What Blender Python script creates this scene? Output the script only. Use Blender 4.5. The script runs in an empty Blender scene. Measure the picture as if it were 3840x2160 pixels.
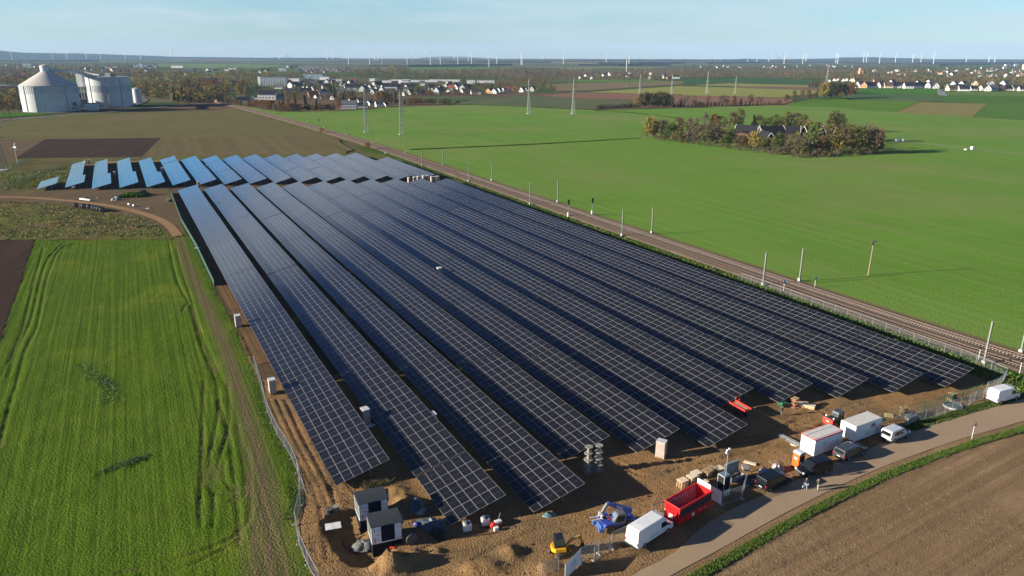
import bpy, bmesh, math, random
import numpy as np
from mathutils import Vector, Matrix, Euler
random.seed(7)
rng = np.random.default_rng(11)
sc = bpy.context.scene
COL = sc.collection
# ------------------------------------------------------------------ camera (solved from the photograph)
FPX, PIT, ROLL, K = 2735.86, 0.30746, 0.00294, 1.13
CH = 48.9388 * K
HD, TILT = -0.48891, 0.24598          # heading of the solar rows, tilt of the tables
RD = Vector((math.sin(HD), math.cos(HD), 0)); ED = Vector((math.cos(HD), -math.sin(HD), 0))
cd = bpy.data.cameras.new('camera'); cam = bpy.data.objects.new('camera', cd); COL.objects.link(cam)
cam.matrix_world = Matrix.Translation((0, 0, CH)) @ Matrix.Rotation(math.pi/2 - PIT, 4, 'X') @ Matrix.Rotation(ROLL, 4, 'Z')
cd.sensor_width = 36; cd.lens = FPX/3840*36; cd.clip_start = 1; cd.clip_end = 60000
sc.camera = cam
_c, _s, _cr, _sr = math.cos(PIT), math.sin(PIT), math.cos(ROLL), math.sin(ROLL)
def G(x, y, z=0.0):
    """point of the plane at height z seen at photo pixel (x, y)"""
    U, V = x-1920, y-1080
    u = _cr*U + _sr*V; v = -_sr*U + _cr*V
    d = Vector((u/FPX, _c - v/FPX*_s, -_s - v/FPX*_c))
    t = (z-CH)/d.z
    return Vector((d.x*t, d.y*t, z))
def depth(P): return P[1]*_c - (P[2]-CH)*_s
def ppm(P): return FPX/depth(P)                 # photo pixels per metre there
def proj(P):
    x, y, z = P[0], P[1], P[2]-CH
    zc = y*_c - z*_s; yc = y*_s + z*_c
    u = FPX*x/zc; v = -FPX*yc/zc
    return (_cr*u - _sr*v + 1920, _sr*u + _cr*v + 1080)
def hgt(P, ytop):
    """height above P whose image row is ytop"""
    a, b = 0., 400.
    for _ in range(40):
        m = (a+b)/2
        if proj((P[0], P[1], P[2]+m))[1] > ytop: a = m
        else: b = m
    return a
def zz(x0, y0, s): return lambda X, Y, z=0.0: G(x0+X*s, y0+Y*s, z)
def Q(c, r): return zz(1280*c, 720*r, .49689)
S = [zz(640*k, 180, .24845) for k in range(6)]
def RT(s, t, z=0.0):
    """point from row coordinates: s across the rows, t along them (metres before scale)"""
    p = (ED*s + RD*t)*K
    return Vector((p.x, p.y, z))
def toRT(P): return P.dot(ED)/K, P.dot(RD)/K
# ------------------------------------------------------------------ naming helpers
def tag(o, label=None, cat=None, group=None, kind=None):
    if label: o['label'] = label
    if cat: o['category'] = cat
    if group: o['group'] = group
    if kind: o['kind'] = kind
    return o
def thing(name, label, cat, loc=(0, 0, 0), rz=0, group=None, sc_=1):
    o = bpy.data.objects.new(name, None); COL.objects.link(o)
    o.location = loc; o.rotation_euler = (0, 0, rz); o.empty_display_size = .2
    if sc_ != 1: o.scale = (sc_, sc_, sc_) if not isinstance(sc_, (tuple, list)) else sc_
    return tag(o, label, cat, group)
def dup(root, loc, rz=0, scale=None, label=None, group=None):
    r = root.copy(); COL.objects.link(r); r.location = loc; r.rotation_euler = (root.rotation_euler.x, root.rotation_euler.y, rz)
    if scale is not None: r.scale = scale if isinstance(scale, (tuple, list)) else (scale,)*3
    if label: r['label'] = label
    if group: r['group'] = group
    for ch in KIDS.get(root.name, root.children):
        c = ch.copy(); COL.objects.link(c); c.parent = r
        for g in KIDS.get(ch.name, ()):
            d = g.copy(); COL.objects.link(d); d.parent = c
    return r
KIDS = {}
def remember(root):
    """note the children once, so copies need no scan"""
    ch = [o for o in COL.objects if o.parent == root]
    KIDS[root.name] = ch
    for c in ch:
        KIDS[c.name] = [o for o in COL.objects if o.parent == c]
    return root
class MB:
    def __init__(s): s.v = []; s.f = []; s.m = []; s.uv = None
    def face(s, pts, m=0):
        n = len(s.v); s.v += [tuple(p) for p in pts]; s.f.append(tuple(range(n, n+len(pts)))); s.m.append(m); return s
    def raw(s, vs, fs, m=0):
        n = len(s.v); s.v += [tuple(p) for p in vs]; s.f += [tuple(i+n for i in f) for f in fs]
        s.m += ([m]*len(fs) if isinstance(m, int) else list(m)); return s
    def box(s, c, d, m=0, rz=0, mat=None):
        hx, hy, hz = d[0]/2, d[1]/2, d[2]/2
        vs = [Vector((x, y, z)) for z in (-hz, hz) for y in (-hy, hy) for x in (-hx, hx)]
        if mat is not None: vs = [mat @ v for v in vs]
        elif rz:
            R = Matrix.Rotation(rz, 3, 'Z'); vs = [R @ v for v in vs]
        c = Vector(c)
        return s.raw([v+c for v in vs], [(0, 2, 3, 1), (4, 5, 7, 6), (0, 1, 5, 4), (2, 6, 7, 3), (0, 4, 6, 2), (1, 3, 7, 5)], m)
    def bar(s, p, q, w, m=0, h=None):
        p, q = Vector(p), Vector(q); d = q-p; L = d.length
        if L < 1e-6: return s
        up = Vector((0, 0, 1)) if abs(d.z) < .95*L else Vector((0, 1, 0))
        x = d/L; y = up.cross(x).normalized(); z = x.cross(y)
        return s.box((p+q)/2, (L, w, h or w), m, mat=Matrix((x, y, z)).transposed())
    def tube(s, p, q, r0, r1=None, n=8, m=0, caps=True):
        p, q = Vector(p), Vector(q); r1 = r0 if r1 is None else r1
        d = (q-p).normalized(); a = (Vector((0, 0, 1)) if abs(d.z) < .9 else Vector((1, 0, 0))).cross(d).normalized(); b = d.cross(a)
        vs = [p+(a*math.cos(2*math.pi*i/n)+b*math.sin(2*math.pi*i/n))*r0 for i in range(n)] + [q+(a*math.cos(2*math.pi*i/n)+b*math.sin(2*math.pi*i/n))*r1 for i in range(n)]
        fs = [(i, (i+1) % n, n+(i+1) % n, n+i) for i in range(n)]
        if caps: fs += [tuple(reversed(range(n))), tuple(range(n, 2*n))]
        return s.raw(vs, fs, m)
    def lathe(s, prof, n=16, m=0, c=(0, 0, 0)):
        vs = []; fs = []; c = Vector(c)
        for r, z in prof: vs += [c+Vector((r*math.cos(2*math.pi*i/n), r*math.sin(2*math.pi*i/n), z)) for i in range(n)]
        for k in range(len(prof)-1):
            fs += [(k*n+i, k*n+(i+1) % n, (k+1)*n+(i+1) % n, (k+1)*n+i) for i in range(n)]
        fs.append(tuple(reversed(range(n)))); fs.append(tuple(range((len(prof)-1)*n, len(prof)*n)))
        return s.raw(vs, fs, m)
    def prism(s, poly, y0, y1, m=0):
        """outline in x,z pushed from y0 to y1"""
        n = len(poly)
        vs = [(x, y0, z) for x, z in poly] + [(x, y1, z) for x, z in poly]
        return s.raw(vs, [tuple(range(n)), tuple(reversed(range(n, 2*n)))] + [(i, n+i, n+(i+1) % n, (i+1) % n) for i in range(n)], m)
    def build(s, name, mats, parent=None, smooth=False, loc=None, bevel=0, rz=None):
        me = bpy.data.meshes.new(name); me.from_pydata(s.v, [], s.f)
        for mm in (mats if isinstance(mats, (list, tuple)) else [mats]): me.materials.append(mm)
        if any(s.m): me.polygons.foreach_set('material_index', s.m)
        me.update()
        bm = bmesh.new(); bm.from_mesh(me); bmesh.ops.recalc_face_normals(bm, faces=bm.faces); bm.to_mesh(me); bm.free()
        if smooth: me.polygons.foreach_set('use_smooth', [True]*len(me.polygons))
        o = bpy.data.objects.new(name, me); COL.objects.link(o)
        if parent is not None: o.parent = parent
        if loc is not None: o.location = loc
        if rz is not None: o.rotation_euler = (0, 0, rz)
        if bevel:
            b = o.modifiers.new('bevel', 'BEVEL'); b.width = bevel; b.segments = 2; b.limit_method = 'ANGLE'
        return o
def npmesh(name, V, F, mats, midx=None, attr=None, smooth=False, parent=None):
    """mesh from arrays (F: all faces of one length)"""
    V = np.asarray(V, np.float32); F = np.asarray(F, np.int32)
    me = bpy.data.meshes.new(name); n, k = F.shape
    me.vertices.add(len(V)); me.vertices.foreach_set('co', V.ravel())
    me.loops.add(n*k); me.loops.foreach_set('vertex_index', F.ravel())
    me.polygons.add(n); me.polygons.foreach_set('loop_start', np.arange(0, n*k, k, dtype=np.int32))
    for mm in (mats if isinstance(mats, (list, tuple)) else [mats]): me.materials.append(mm)
    if midx is not None: me.polygons.foreach_set('material_index', np.asarray(midx, np.int32))
    if smooth: me.polygons.foreach_set('use_smooth', np.ones(n, bool))
    if attr:
        for an, av in attr.items():
            at = me.attributes.new(an, 'FLOAT', 'POINT'); at.data.foreach_set('value', np.asarray(av, np.float32))
    me.update(calc_edges=True); me.validate()
    o = bpy.data.objects.new(name, me); COL.objects.link(o)
    if parent is not None: o.parent = parent
    return o
# ------------------------------------------------------------------ value noise on arrays
_T = np.random.default_rng(3).random((256, 256))
def vn(x, y):
    xi, yi = np.floor(x).astype(int), np.floor(y).astype(int); fx, fy = x-xi, y-yi
    fx = fx*fx*(3-2*fx); fy = fy*fy*(3-2*fy)
    a = _T[xi & 255, yi & 255]; b = _T[(xi+1) & 255, yi & 255]; c = _T[xi & 255, (yi+1) & 255]; d = _T[(xi+1) & 255, (yi+1) & 255]
    return (a*(1-fx)+b*fx)*(1-fy) + (c*(1-fx)+d*fx)*fy
def fbm(x, y, s, o=3, seed=0):
    r = 0; a = 1; t = 0
    for k in range(o):
        r = r + a*vn(x/s+17.3*seed+k*31.7, y/s+5.1*seed-k*11.9); t += a; a *= .5; s *= .5
    return r/t - .5
def inside(x, y, poly):
    c = np.zeros(x.shape, bool); n = len(poly)
    for i in range(n):
        x1, y1 = poly[i][0], poly[i][1]; x2, y2 = poly[i-1][0], poly[i-1][1]
        if y1 == y2: continue
        c ^= ((y1 > y) != (y2 > y)) & (x < (x2-x1)*(y-y1)/(y2-y1)+x1)
    return c
def dline(x, y, pts):
    d = np.full(x.shape, 1e9)
    for a, b in zip(pts[:-1], pts[1:]):
        ax, ay = a[0], a[1]; dx, dy = b[0]-ax, b[1]-ay; L = dx*dx+dy*dy+1e-9
        t = np.clip(((x-ax)*dx+(y-ay)*dy)/L, 0, 1)
        d = np.minimum(d, np.hypot(x-ax-t*dx, y-ay-t*dy))
    return d
def terrain(name, poly, cell, hfun, mat, wear=None, smooth=True, kind='structure', rag=0.0):
    xs = [p[0] for p in poly]; ys = [p[1] for p in poly]
    gx = np.arange(min(xs)-cell, max(xs)+cell, cell); gy = np.arange(min(ys)-cell, max(ys)+cell, cell)
    X, Y = np.meshgrid(gx, gy, indexing='ij')
    cx, cy = X[:-1, :-1]+cell/2, Y[:-1, :-1]+cell/2
    if rag: cx = cx + fbm(cx, cy, 2.2, 2, 5)*rag; cy = cy + fbm(cx, cy, 2.2, 2, 9)*rag
    keep = inside(cx, cy, poly)
    idx = np.arange(X.size).reshape(X.shape)
    F = np.stack([idx[:-1, :-1], idx[1:, :-1], idx[1:, 1:], idx[:-1, 1:]], -1)[keep]
    used = np.zeros(X.size, bool); used[F.ravel()] = True
    mp = -np.ones(X.size, int); mp[used] = np.arange(used.sum())
    x, y = X.ravel()[used], Y.ravel()[used]
    z = hfun(x, y)
    at = {'wear': wear(x, y)} if wear else None
    return tag(npmesh(name, np.stack([x, y, z], 1), mp[F], mat, attr=at, smooth=smooth), kind=kind)
def sheet(name, poly, mat, z=0.0, kind='structure'):
    b = MB(); b.face([(p[0], p[1], z) for p in poly])
    o = b.build(name, mat)
    me = o.data
    if me.polygons[0].normal.z < 0: me.flip_normals()
    return tag(o, kind=kind)
def smooth_line(pts, n=8):
    """Catmull-Rom through points"""
    P = [Vector(p) for p in pts]; out = []
    for i in range(len(P)-1):
        p0 = P[max(i-1, 0)]; p1 = P[i]; p2 = P[i+1]; p3 = P[min(i+2, len(P)-1)]
        for k in range(n):
            t = k/n; out.append(.5*((2*p1)+(p2-p0)*t+(2*p0-5*p1+4*p2-p3)*t*t+(3*p1-p0-3*p2+p3)*t**3))
    return out+[P[-1]]
def ribbon(name, left, right, mat, z, kind='structure', rows=3):
    """surface between two lines with the same number of points"""
    vs = []; fs = []; n = len(left)
    for a, b in zip(left, right):
        for j in range(rows+1):
            p = Vector(a).lerp(Vector(b), j/rows); vs.append((p.x, p.y, z if not callable(z) else z(p)))
    w = rows+1
    for i in range(n-1):
        for j in range(rows): fs.append((i*w+j, i*w+j+1, (i+1)*w+j+1, (i+1)*w+j))
    b = MB(); b.raw(vs, fs); o = b.build(name, mat)
    if o.data.polygons[0].normal.z < 0: o.data.flip_normals()
    return tag(o, kind=kind)
# ------------------------------------------------------------------ materials
def nodes(name):
    m = bpy.data.materials.new(name); m.use_nodes = True; nt = m.node_tree
    return m, nt, nt.nodes['Principled BSDF']
def lin(c): return (c[0], c[1], c[2], 1)
def mixc(nt, fac, a, b):
    n = nt.nodes.new('ShaderNodeMix'); n.data_type = 'RGBA'
    for s, v in ((n.inputs[0], fac), (n.inputs[6], a), (n.inputs[7], b)):
        if isinstance(v, bpy.types.NodeSocket): nt.links.new(v, s)
        elif isinstance(v, (int, float)): s.default_value = v
        else: s.default_value = lin(v)
    return n.outputs[2]
def math_(nt, op, a, b=0.0, c=None, clamp=False):
    n = nt.nodes.new('ShaderNodeMath'); n.operation = op; n.use_clamp = clamp
    for s, v in zip(n.inputs, (a, b, c)):
        if v is None: continue
        if isinstance(v, bpy.types.NodeSocket): nt.links.new(v, s)
        else: s.default_value = v
    return n.outputs[0]
def ramp(nt, val, lo, hi):
    n = nt.nodes.new('ShaderNodeMapRange'); nt.links.new(val, n.inputs[0]); n.inputs[1].default_value = lo; n.inputs[2].default_value = hi
    return n.outputs[0]
def noise(nt, vec, scale, det=4, rough=.55, stretch=None, rot=0):
    if stretch is not None or rot:
        mp = nt.nodes.new('ShaderNodeMapping'); nt.links.new(vec, mp.inputs[0]); mp.vector_type = 'TEXTURE'; mp.inputs['Rotation'].default_value = (0, 0, rot)
        mp.inputs['Scale'].default_value = tuple(1/v for v in (stretch or (1, 1, 1))); vec = mp.outputs[0]
    n = nt.nodes.new('ShaderNodeTexNoise'); nt.links.new(vec, n.inputs['Vector']); n.inputs['Scale'].default_value = scale
    n.inputs['Detail'].default_value = det; n.inputs['Roughness'].default_value = rough
    return n.outputs[0]
def objco(nt): return nt.nodes.new('ShaderNodeTexCoord').outputs['Object']
def bump(nt, bsdf, h, strength, dist=.1):
    n = nt.nodes.new('ShaderNodeBump'); n.inputs['Strength'].default_value = strength; n.inputs['Distance'].default_value = dist
    nt.links.new(h, n.inputs['Height']); nt.links.new(n.outputs[0], bsdf.inputs['Normal'])
def M(name, col, rough=.6, metal=0., col2=None, scale=1.5, spec=.5, bmp=0., bscale=8, coat=0.):
    m, nt, b = nodes(name)
    b.inputs['Roughness'].default_value = rough; b.inputs['Metallic'].default_value = metal
    b.inputs['Specular IOR Level'].default_value = spec; b.inputs['Coat Weight'].default_value = coat
    co = objco(nt)
    c2 = col2 or tuple(x*.8 for x in col)
    nt.links.new(mixc(nt, ramp(nt, noise(nt, co, scale), .35, .65), col, c2), b.inputs['Base Color'])
    if bmp: bump(nt, b, noise(nt, co, bscale), bmp)
    return m
def FIELD(name, a, b_, patch=None, ps=.012, plo=.52, phi=.72, fine=.6, stripe=None, bmp=.6, wearcol=None, bs=3.0, rough=.95, tram=None):
    """soil or crop: fine mottling, broad patches, drill lines, bumps; 'wear' attribute mixes in bare soil"""
    m, nt, b = nodes(name); co = objco(nt)
    b.inputs['Roughness'].default_value = rough; b.inputs['Specular IOR Level'].default_value = .02
    f1 = noise(nt, co, fine, 5, .7)
    c = mixc(nt, ramp(nt, f1, .3, .7), a, b_)
    f2 = noise(nt, co, ps*3.1, 3)
    c = mixc(nt, math_(nt, 'MULTIPLY', ramp(nt, f2, .35, .7), .35), c, tuple(x*.7 for x in a))
    if patch: c = mixc(nt, ramp(nt, noise(nt, co, ps, 5, .6), plo, phi), c, patch)
    if tram:
        hd_, per, amt, tcol = tram; sx = nt.nodes.new('ShaderNodeSeparateXYZ'); nt.links.new(co, sx.inputs[0])
        u = math_(nt, 'ADD', math_(nt, 'ADD', math_(nt, 'MULTIPLY', sx.outputs[0], math.cos(hd_)), math_(nt, 'MULTIPLY', sx.outputs[1], -math.sin(hd_))), 5000)
        u = math_(nt, 'MODULO', u, per); l1 = math_(nt, 'LESS_THAN', math_(nt, 'ABSOLUTE', math_(nt, 'SUBTRACT', u, 2)), .25); l2 = math_(nt, 'LESS_THAN', math_(nt, 'ABSOLUTE', math_(nt, 'SUBTRACT', u, 4)), .25)
        c = mixc(nt, math_(nt, 'MULTIPLY', math_(nt, 'ADD', l1, l2), math_(nt, 'MULTIPLY', ramp(nt, noise(nt, co, .03, 3), .35, .65), amt)), c, tcol)
    h = noise(nt, co, bs, 3, .6)
    if stripe:
        ang, sp, amt, colr = stripe
        s = noise(nt, co, 1/sp, 2, .5, stretch=(1, .012, 1), rot=ang)
        c = mixc(nt, math_(nt, 'MULTIPLY', ramp(nt, s, .42, .62), amt), c, colr)
        h = math_(nt, 'ADD', h, math_(nt, 'MULTIPLY', s, .8))
    if wearcol:
        at = nt.nodes.new('ShaderNodeAttribute'); at.attribute_name = 'wear'
        w = math_(nt, 'ADD', at.outputs['Fac'], math_(nt, 'MULTIPLY', math_(nt, 'SUBTRACT', noise(nt, co, .9, 4, .7), .5), math_(nt, 'MULTIPLY', at.outputs['Fac'], 1.6)))
        c = mixc(nt, math_(nt, 'MULTIPLY', w, 1., clamp=True), c, mixc(nt, f1, wearcol, tuple(x*.65 for x in wearcol)))
    nt.links.new(c, b.inputs['Base Color'])
    if bmp: bump(nt, b, h, bmp, .25)
    return m
# ------------------------------------------------------------------ light
EL, AZ = math.radians(16.2), math.radians(258)           # sun height, and its heading clockwise from +y
sd = Vector((math.sin(AZ)*math.cos(EL), math.cos(AZ)*math.cos(EL), math.sin(EL)))
sl = bpy.data.lights.new('sun', 'SUN'); sl.energy = 5.0; sl.angle = math.radians(.5); sl.color = (1, .91, .76)
so = bpy.data.objects.new('sun', sl); COL.objects.link(so); so.rotation_euler = (-sd).to_track_quat('-Z', 'Y').to_euler()
w = bpy.data.worlds.new('World'); sc.world = w; w.use_nodes = True; nt = w.node_tree
bg = nt.nodes['Background']; bg.inputs['Strength'].default_value = .05
sky = nt.nodes.new('ShaderNodeTexSky'); sky.sky_type = 'NISHITA'; sky.sun_disc = False
sky.sun_elevation = EL; sky.sun_rotation = AZ; sky.altitude = 100; sky.air_density = .72; sky.dust_density = .25; sky.ozone_density = 2.5
tc = nt.nodes.new('ShaderNodeTexCoord')
mp = nt.nodes.new('ShaderNodeMapping'); nt.links.new(tc.outputs['Generated'], mp.inputs[0]); mp.inputs['Scale'].default_value = (1.1, 1.4, 9)
mp.inputs['Rotation'].default_value = (0.0, math.radians(4), .3)
n1 = noise(nt, mp.outputs[0], 1.3, 7, .6)
n2 = noise(nt, mp.outputs[0], 4.5, 8, .62)
cl = math_(nt, 'ADD', math_(nt, 'MULTIPLY', n1, .7), math_(nt, 'MULTIPLY', n2, .3))
sep = nt.nodes.new('ShaderNodeSeparateXYZ'); nt.links.new(tc.outputs['Generated'], sep.inputs[0])
# the veil of high cloud thins out overhead
veil = math_(nt, 'MULTIPLY', ramp(nt, cl, .44, .58), ramp(nt, sep.outputs[2], .125, .05))
veil = math_(nt, 'MULTIPLY', math_(nt, 'ADD', veil, .03), .72, clamp=True)
hs = nt.nodes.new('ShaderNodeHueSaturation'); hs.inputs['Saturation'].default_value = 1.0
nt.links.new(sky.outputs[0], hs.inputs['Color'])
cr_ = nt.nodes.new('ShaderNodeValToRGB'); nt.links.new(sep.outputs[2], cr_.inputs[0]); ce = cr_.color_ramp.elements
st_ = [(0, (1, 1.04, 1.06)), (.035, (.97, 1.06, 1.05)), (.08, (.80, 1.16, 1.14)), (.115, (.85, 1.5, 1.7)), (.16, (.95, 1.8, 2.2)), (.20, (.8, 1.35, 1.7)), (.30, (.5, .75, 1.1)), (.42, (.40, .58, .95)), (.6, (.32, .45, .78)), (1, (.30, .42, .74))]
for k_, (p_, c_) in enumerate(st_):
    e_ = ce[0] if k_ == 0 else ce[1] if k_ == 1 else ce.new(p_)
    e_.position = p_; e_.color = (c_[0]/3, c_[1]/3, c_[2]/3, 1)
hs.inputs['Value'].default_value = 3.0
tint = cr_.outputs[0]
mu = nt.nodes.new('ShaderNodeMix'); mu.data_type = 'RGBA'; mu.blend_type = 'MULTIPLY'; mu.inputs[0].default_value = 1
nt.links.new(hs.outputs[0], mu.inputs[6]); nt.links.new(tint, mu.inputs[7])
skc = mixc(nt, veil, mu.outputs[2], (5.2, 6.2, 6.6))
# a second bank of high cloud, above the picture: the far tables mirror it
vb = math_(nt, 'MULTIPLY', ramp(nt, sep.outputs[2], .165, .215), ramp(nt, sep.outputs[2], .345, .285))
vb = math_(nt, 'MULTIPLY', math_(nt, 'MULTIPLY', vb, ramp(nt, n1, .30, .52)), .85, clamp=True)
skc = mixc(nt, vb, skc, (5.2, 6.0, 7.4))
nt.links.new(skc, bg.inputs['Color'])
sc.view_settings.view_transform = 'Standard'; sc.view_settings.look = 'None'; sc.view_settings.exposure = 1.3; sc.view_settings.gamma = 1
sc.cycles.max_bounces = 6; sc.cycles.transparent_max_bounces = 16; sc.cycles.diffuse_bounces = 2
# ------------------------------------------------------------------ ground, fields, road, railway
P2 = lambda f, L: [f(*p) for p in L]
mBase = None
def base_material():
    m, nt, b = nodes('far farmland'); co = objco(nt); b.inputs['Roughness'].default_value = 1; b.inputs['Specular IOR Level'].default_value = 0
    mp = nt.nodes.new('ShaderNodeMapping'); nt.links.new(co, mp.inputs[0]); mp.inputs['Rotation'].default_value = (0, 0, .5); mp.inputs['Scale'].default_value = (.0016, .0026, 1)
    v = nt.nodes.new('ShaderNodeTexVoronoi'); v.feature = 'F1'; v.distance = 'CHEBYCHEV'; nt.links.new(mp.outputs[0], v.inputs['Vector']); v.inputs['Scale'].default_value = 1
    sp = nt.nodes.new('ShaderNodeSeparateColor'); nt.links.new(v.outputs['Color'], sp.inputs[0])
    r = nt.nodes.new('ShaderNodeValToRGB'); r.color_ramp.interpolation = 'CONSTANT'; nt.links.new(sp.outputs[0], r.inputs[0])
    e = r.color_ramp.elements; cs = [(0, (.065, .10, .03)), (.25, (.11, .10, .05)), (.42, (.05, .085, .028)), (.6, (.13, .12, .06)), (.75, (.08, .13, .035)), (.9, (.14, .09, .055))]
    e[0].position, e[0].color = cs[0][0], lin(cs[0][1]); e[1].position, e[1].color = cs[1][0], lin(cs[1][1])
    for p, c in cs[2:]:
        k = e.new(p); k.color = lin(c)
    c = mixc(nt, math_(nt, 'MULTIPLY', ramp(nt, noise(nt, co, .05, 4, .7), .4, .7), .4), r.outputs[0], (.05, .06, .025))
    nt.links.new(c, b.inputs['Base Color']); return m
mBase = base_material()
def ground_base():
    b = MB(); R = 16000; hx0, hx1, hy0, hy1 = -40, 30, 58, 95      # the excavation lies in this gap, floored by the site soil
    N = 96; ring = [Vector((R*math.sin(2*math.pi*i/N), R*math.cos(2*math.pi*i/N)+2000, 0)) for i in range(N)]
    hole = [Vector(p) for p in ((hx0, hy0, 0), (hx1, hy0, 0), (hx1, hy1, 0), (hx0, hy1, 0))]
    cen = Vector(((hx0+hx1)/2, (hy0+hy1)/2, 0)); inner = []
    for p in ring:
        d = p-cen; t = min(abs((hx1-hx0)/2/d.x) if d.x else 1e9, abs((hy1-hy0)/2/d.y) if d.y else 1e9); inner.append(cen+d*t)
    vs = [(p.x, p.y, -.4) for p in ring]+[(p.x, p.y, -.4) for p in inner]
    b.raw(vs, [(i, (i+1) % N, N+(i+1) % N, N+i) for i in range(N)])
    o = b.build('ground', mBase)
    if o.data.polygons[0].normal.z < 0: o.data.flip_normals()
    tag(o, kind='structure')
ground_base()
GR = dict(plo=.5, phi=.75)
mGreen = FIELD('winter wheat', (.096, .222, .022), (.140, .236, .040), (.200, .200, .075), ps=.008, plo=.46, phi=.80, fine=.9, tram=(math.radians(153.5), 24, .55, (.15, .13, .05)), stripe=(-math.radians(153.5), 3.5, .45, (.165, .225, .060)), bmp=.9, bs=2.2)
mOlive = FIELD('sparse stubble', (.100, .106, .030), (.145, .118, .050), (.150, .112, .056), ps=.012, fine=.5, stripe=(math.radians(25), 7, .3, (.15, .115, .055)), bmp=.5)
mDark = FIELD('dark plough', (.052, .034, .026), (.066, .044, .032), None, fine=.7, stripe=(.28, 5, .6, (.04, .026, .020)), bmp=.7)
mLtBrown = FIELD('light tilled soil', (.125, .088, .050), (.10, .076, .045), (.09, .085, .04), ps=.02, fine=.6, stripe=(-.2, 4, .5, (.15, .105, .06)), bmp=.5)
mPlough = FIELD('tilled brown field', (.25, .165, .088), (.20, .130, .070), (.28, .19, .108), ps=.05, fine=2.2, stripe=(-math.radians(58), .9, .5, (.135, .086, .048)), bmp=.8, bs=5, wearcol=(.22, .15, .075))
mMeadow = FIELD('meadow grass', (.056, .116, .0085), (.090, .132, .014), (.115, .150, .015), ps=.05, fine=1.4, stripe=(math.radians(27), 1.1, .22, (.085, .115, .012)), bmp=1.0, bs=3.2, wearcol=(.155, .112, .066))
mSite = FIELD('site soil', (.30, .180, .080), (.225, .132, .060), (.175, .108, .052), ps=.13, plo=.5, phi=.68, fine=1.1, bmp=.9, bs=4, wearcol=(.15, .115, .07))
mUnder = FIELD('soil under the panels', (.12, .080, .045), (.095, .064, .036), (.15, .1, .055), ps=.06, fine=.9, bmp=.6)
mRough = FIELD('rough grass', (.085, .100, .022), (.14, .125, .042), (.10, .075, .038), ps=.05, plo=.42, phi=.62, fine=.5, stripe=(-.9, 3, .35, (.13, .14, .03)), bmp=1.0, bs=1.6, wearcol=(.17, .115, .06))
mVerge = FIELD('verge grass', (.040, .085, .012), (.075, .115, .022), (.11, .10, .04), ps=.15, plo=.55, phi=.75, fine=2, bmp=1, bs=5)
mStraw = FIELD('straw verge', (.19, .155, .07), (.13, .13, .045), None, fine=1.5, bmp=.5)
def asphalt():
    m, nt, b = nodes('farm road'); co = objco(nt); b.inputs['Roughness'].default_value = .9; b.inputs['Specular IOR Level'].default_value = .2
    c = mixc(nt, ramp(nt, noise(nt, co, 2.5, 6, .7), .3, .7), (.31, .222, .142), (.27, .195, .128))
    c = mixc(nt, math_(nt, 'MULTIPLY', ramp(nt, noise(nt, co, .18, 4, .6), .5, .7), .5), c, (.34, .24, .14))
    nt.links.new(c, b.inputs['Base Color']); bump(nt, b, noise(nt, co, 14, 3), .25, .05); return m
mRoad = asphalt()
mBallast = FIELD('ballast', (.165, .125, .095), (.125, .095, .075), (.19, .15, .12), ps=.06, fine=3, bmp=1, bs=7)
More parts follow.
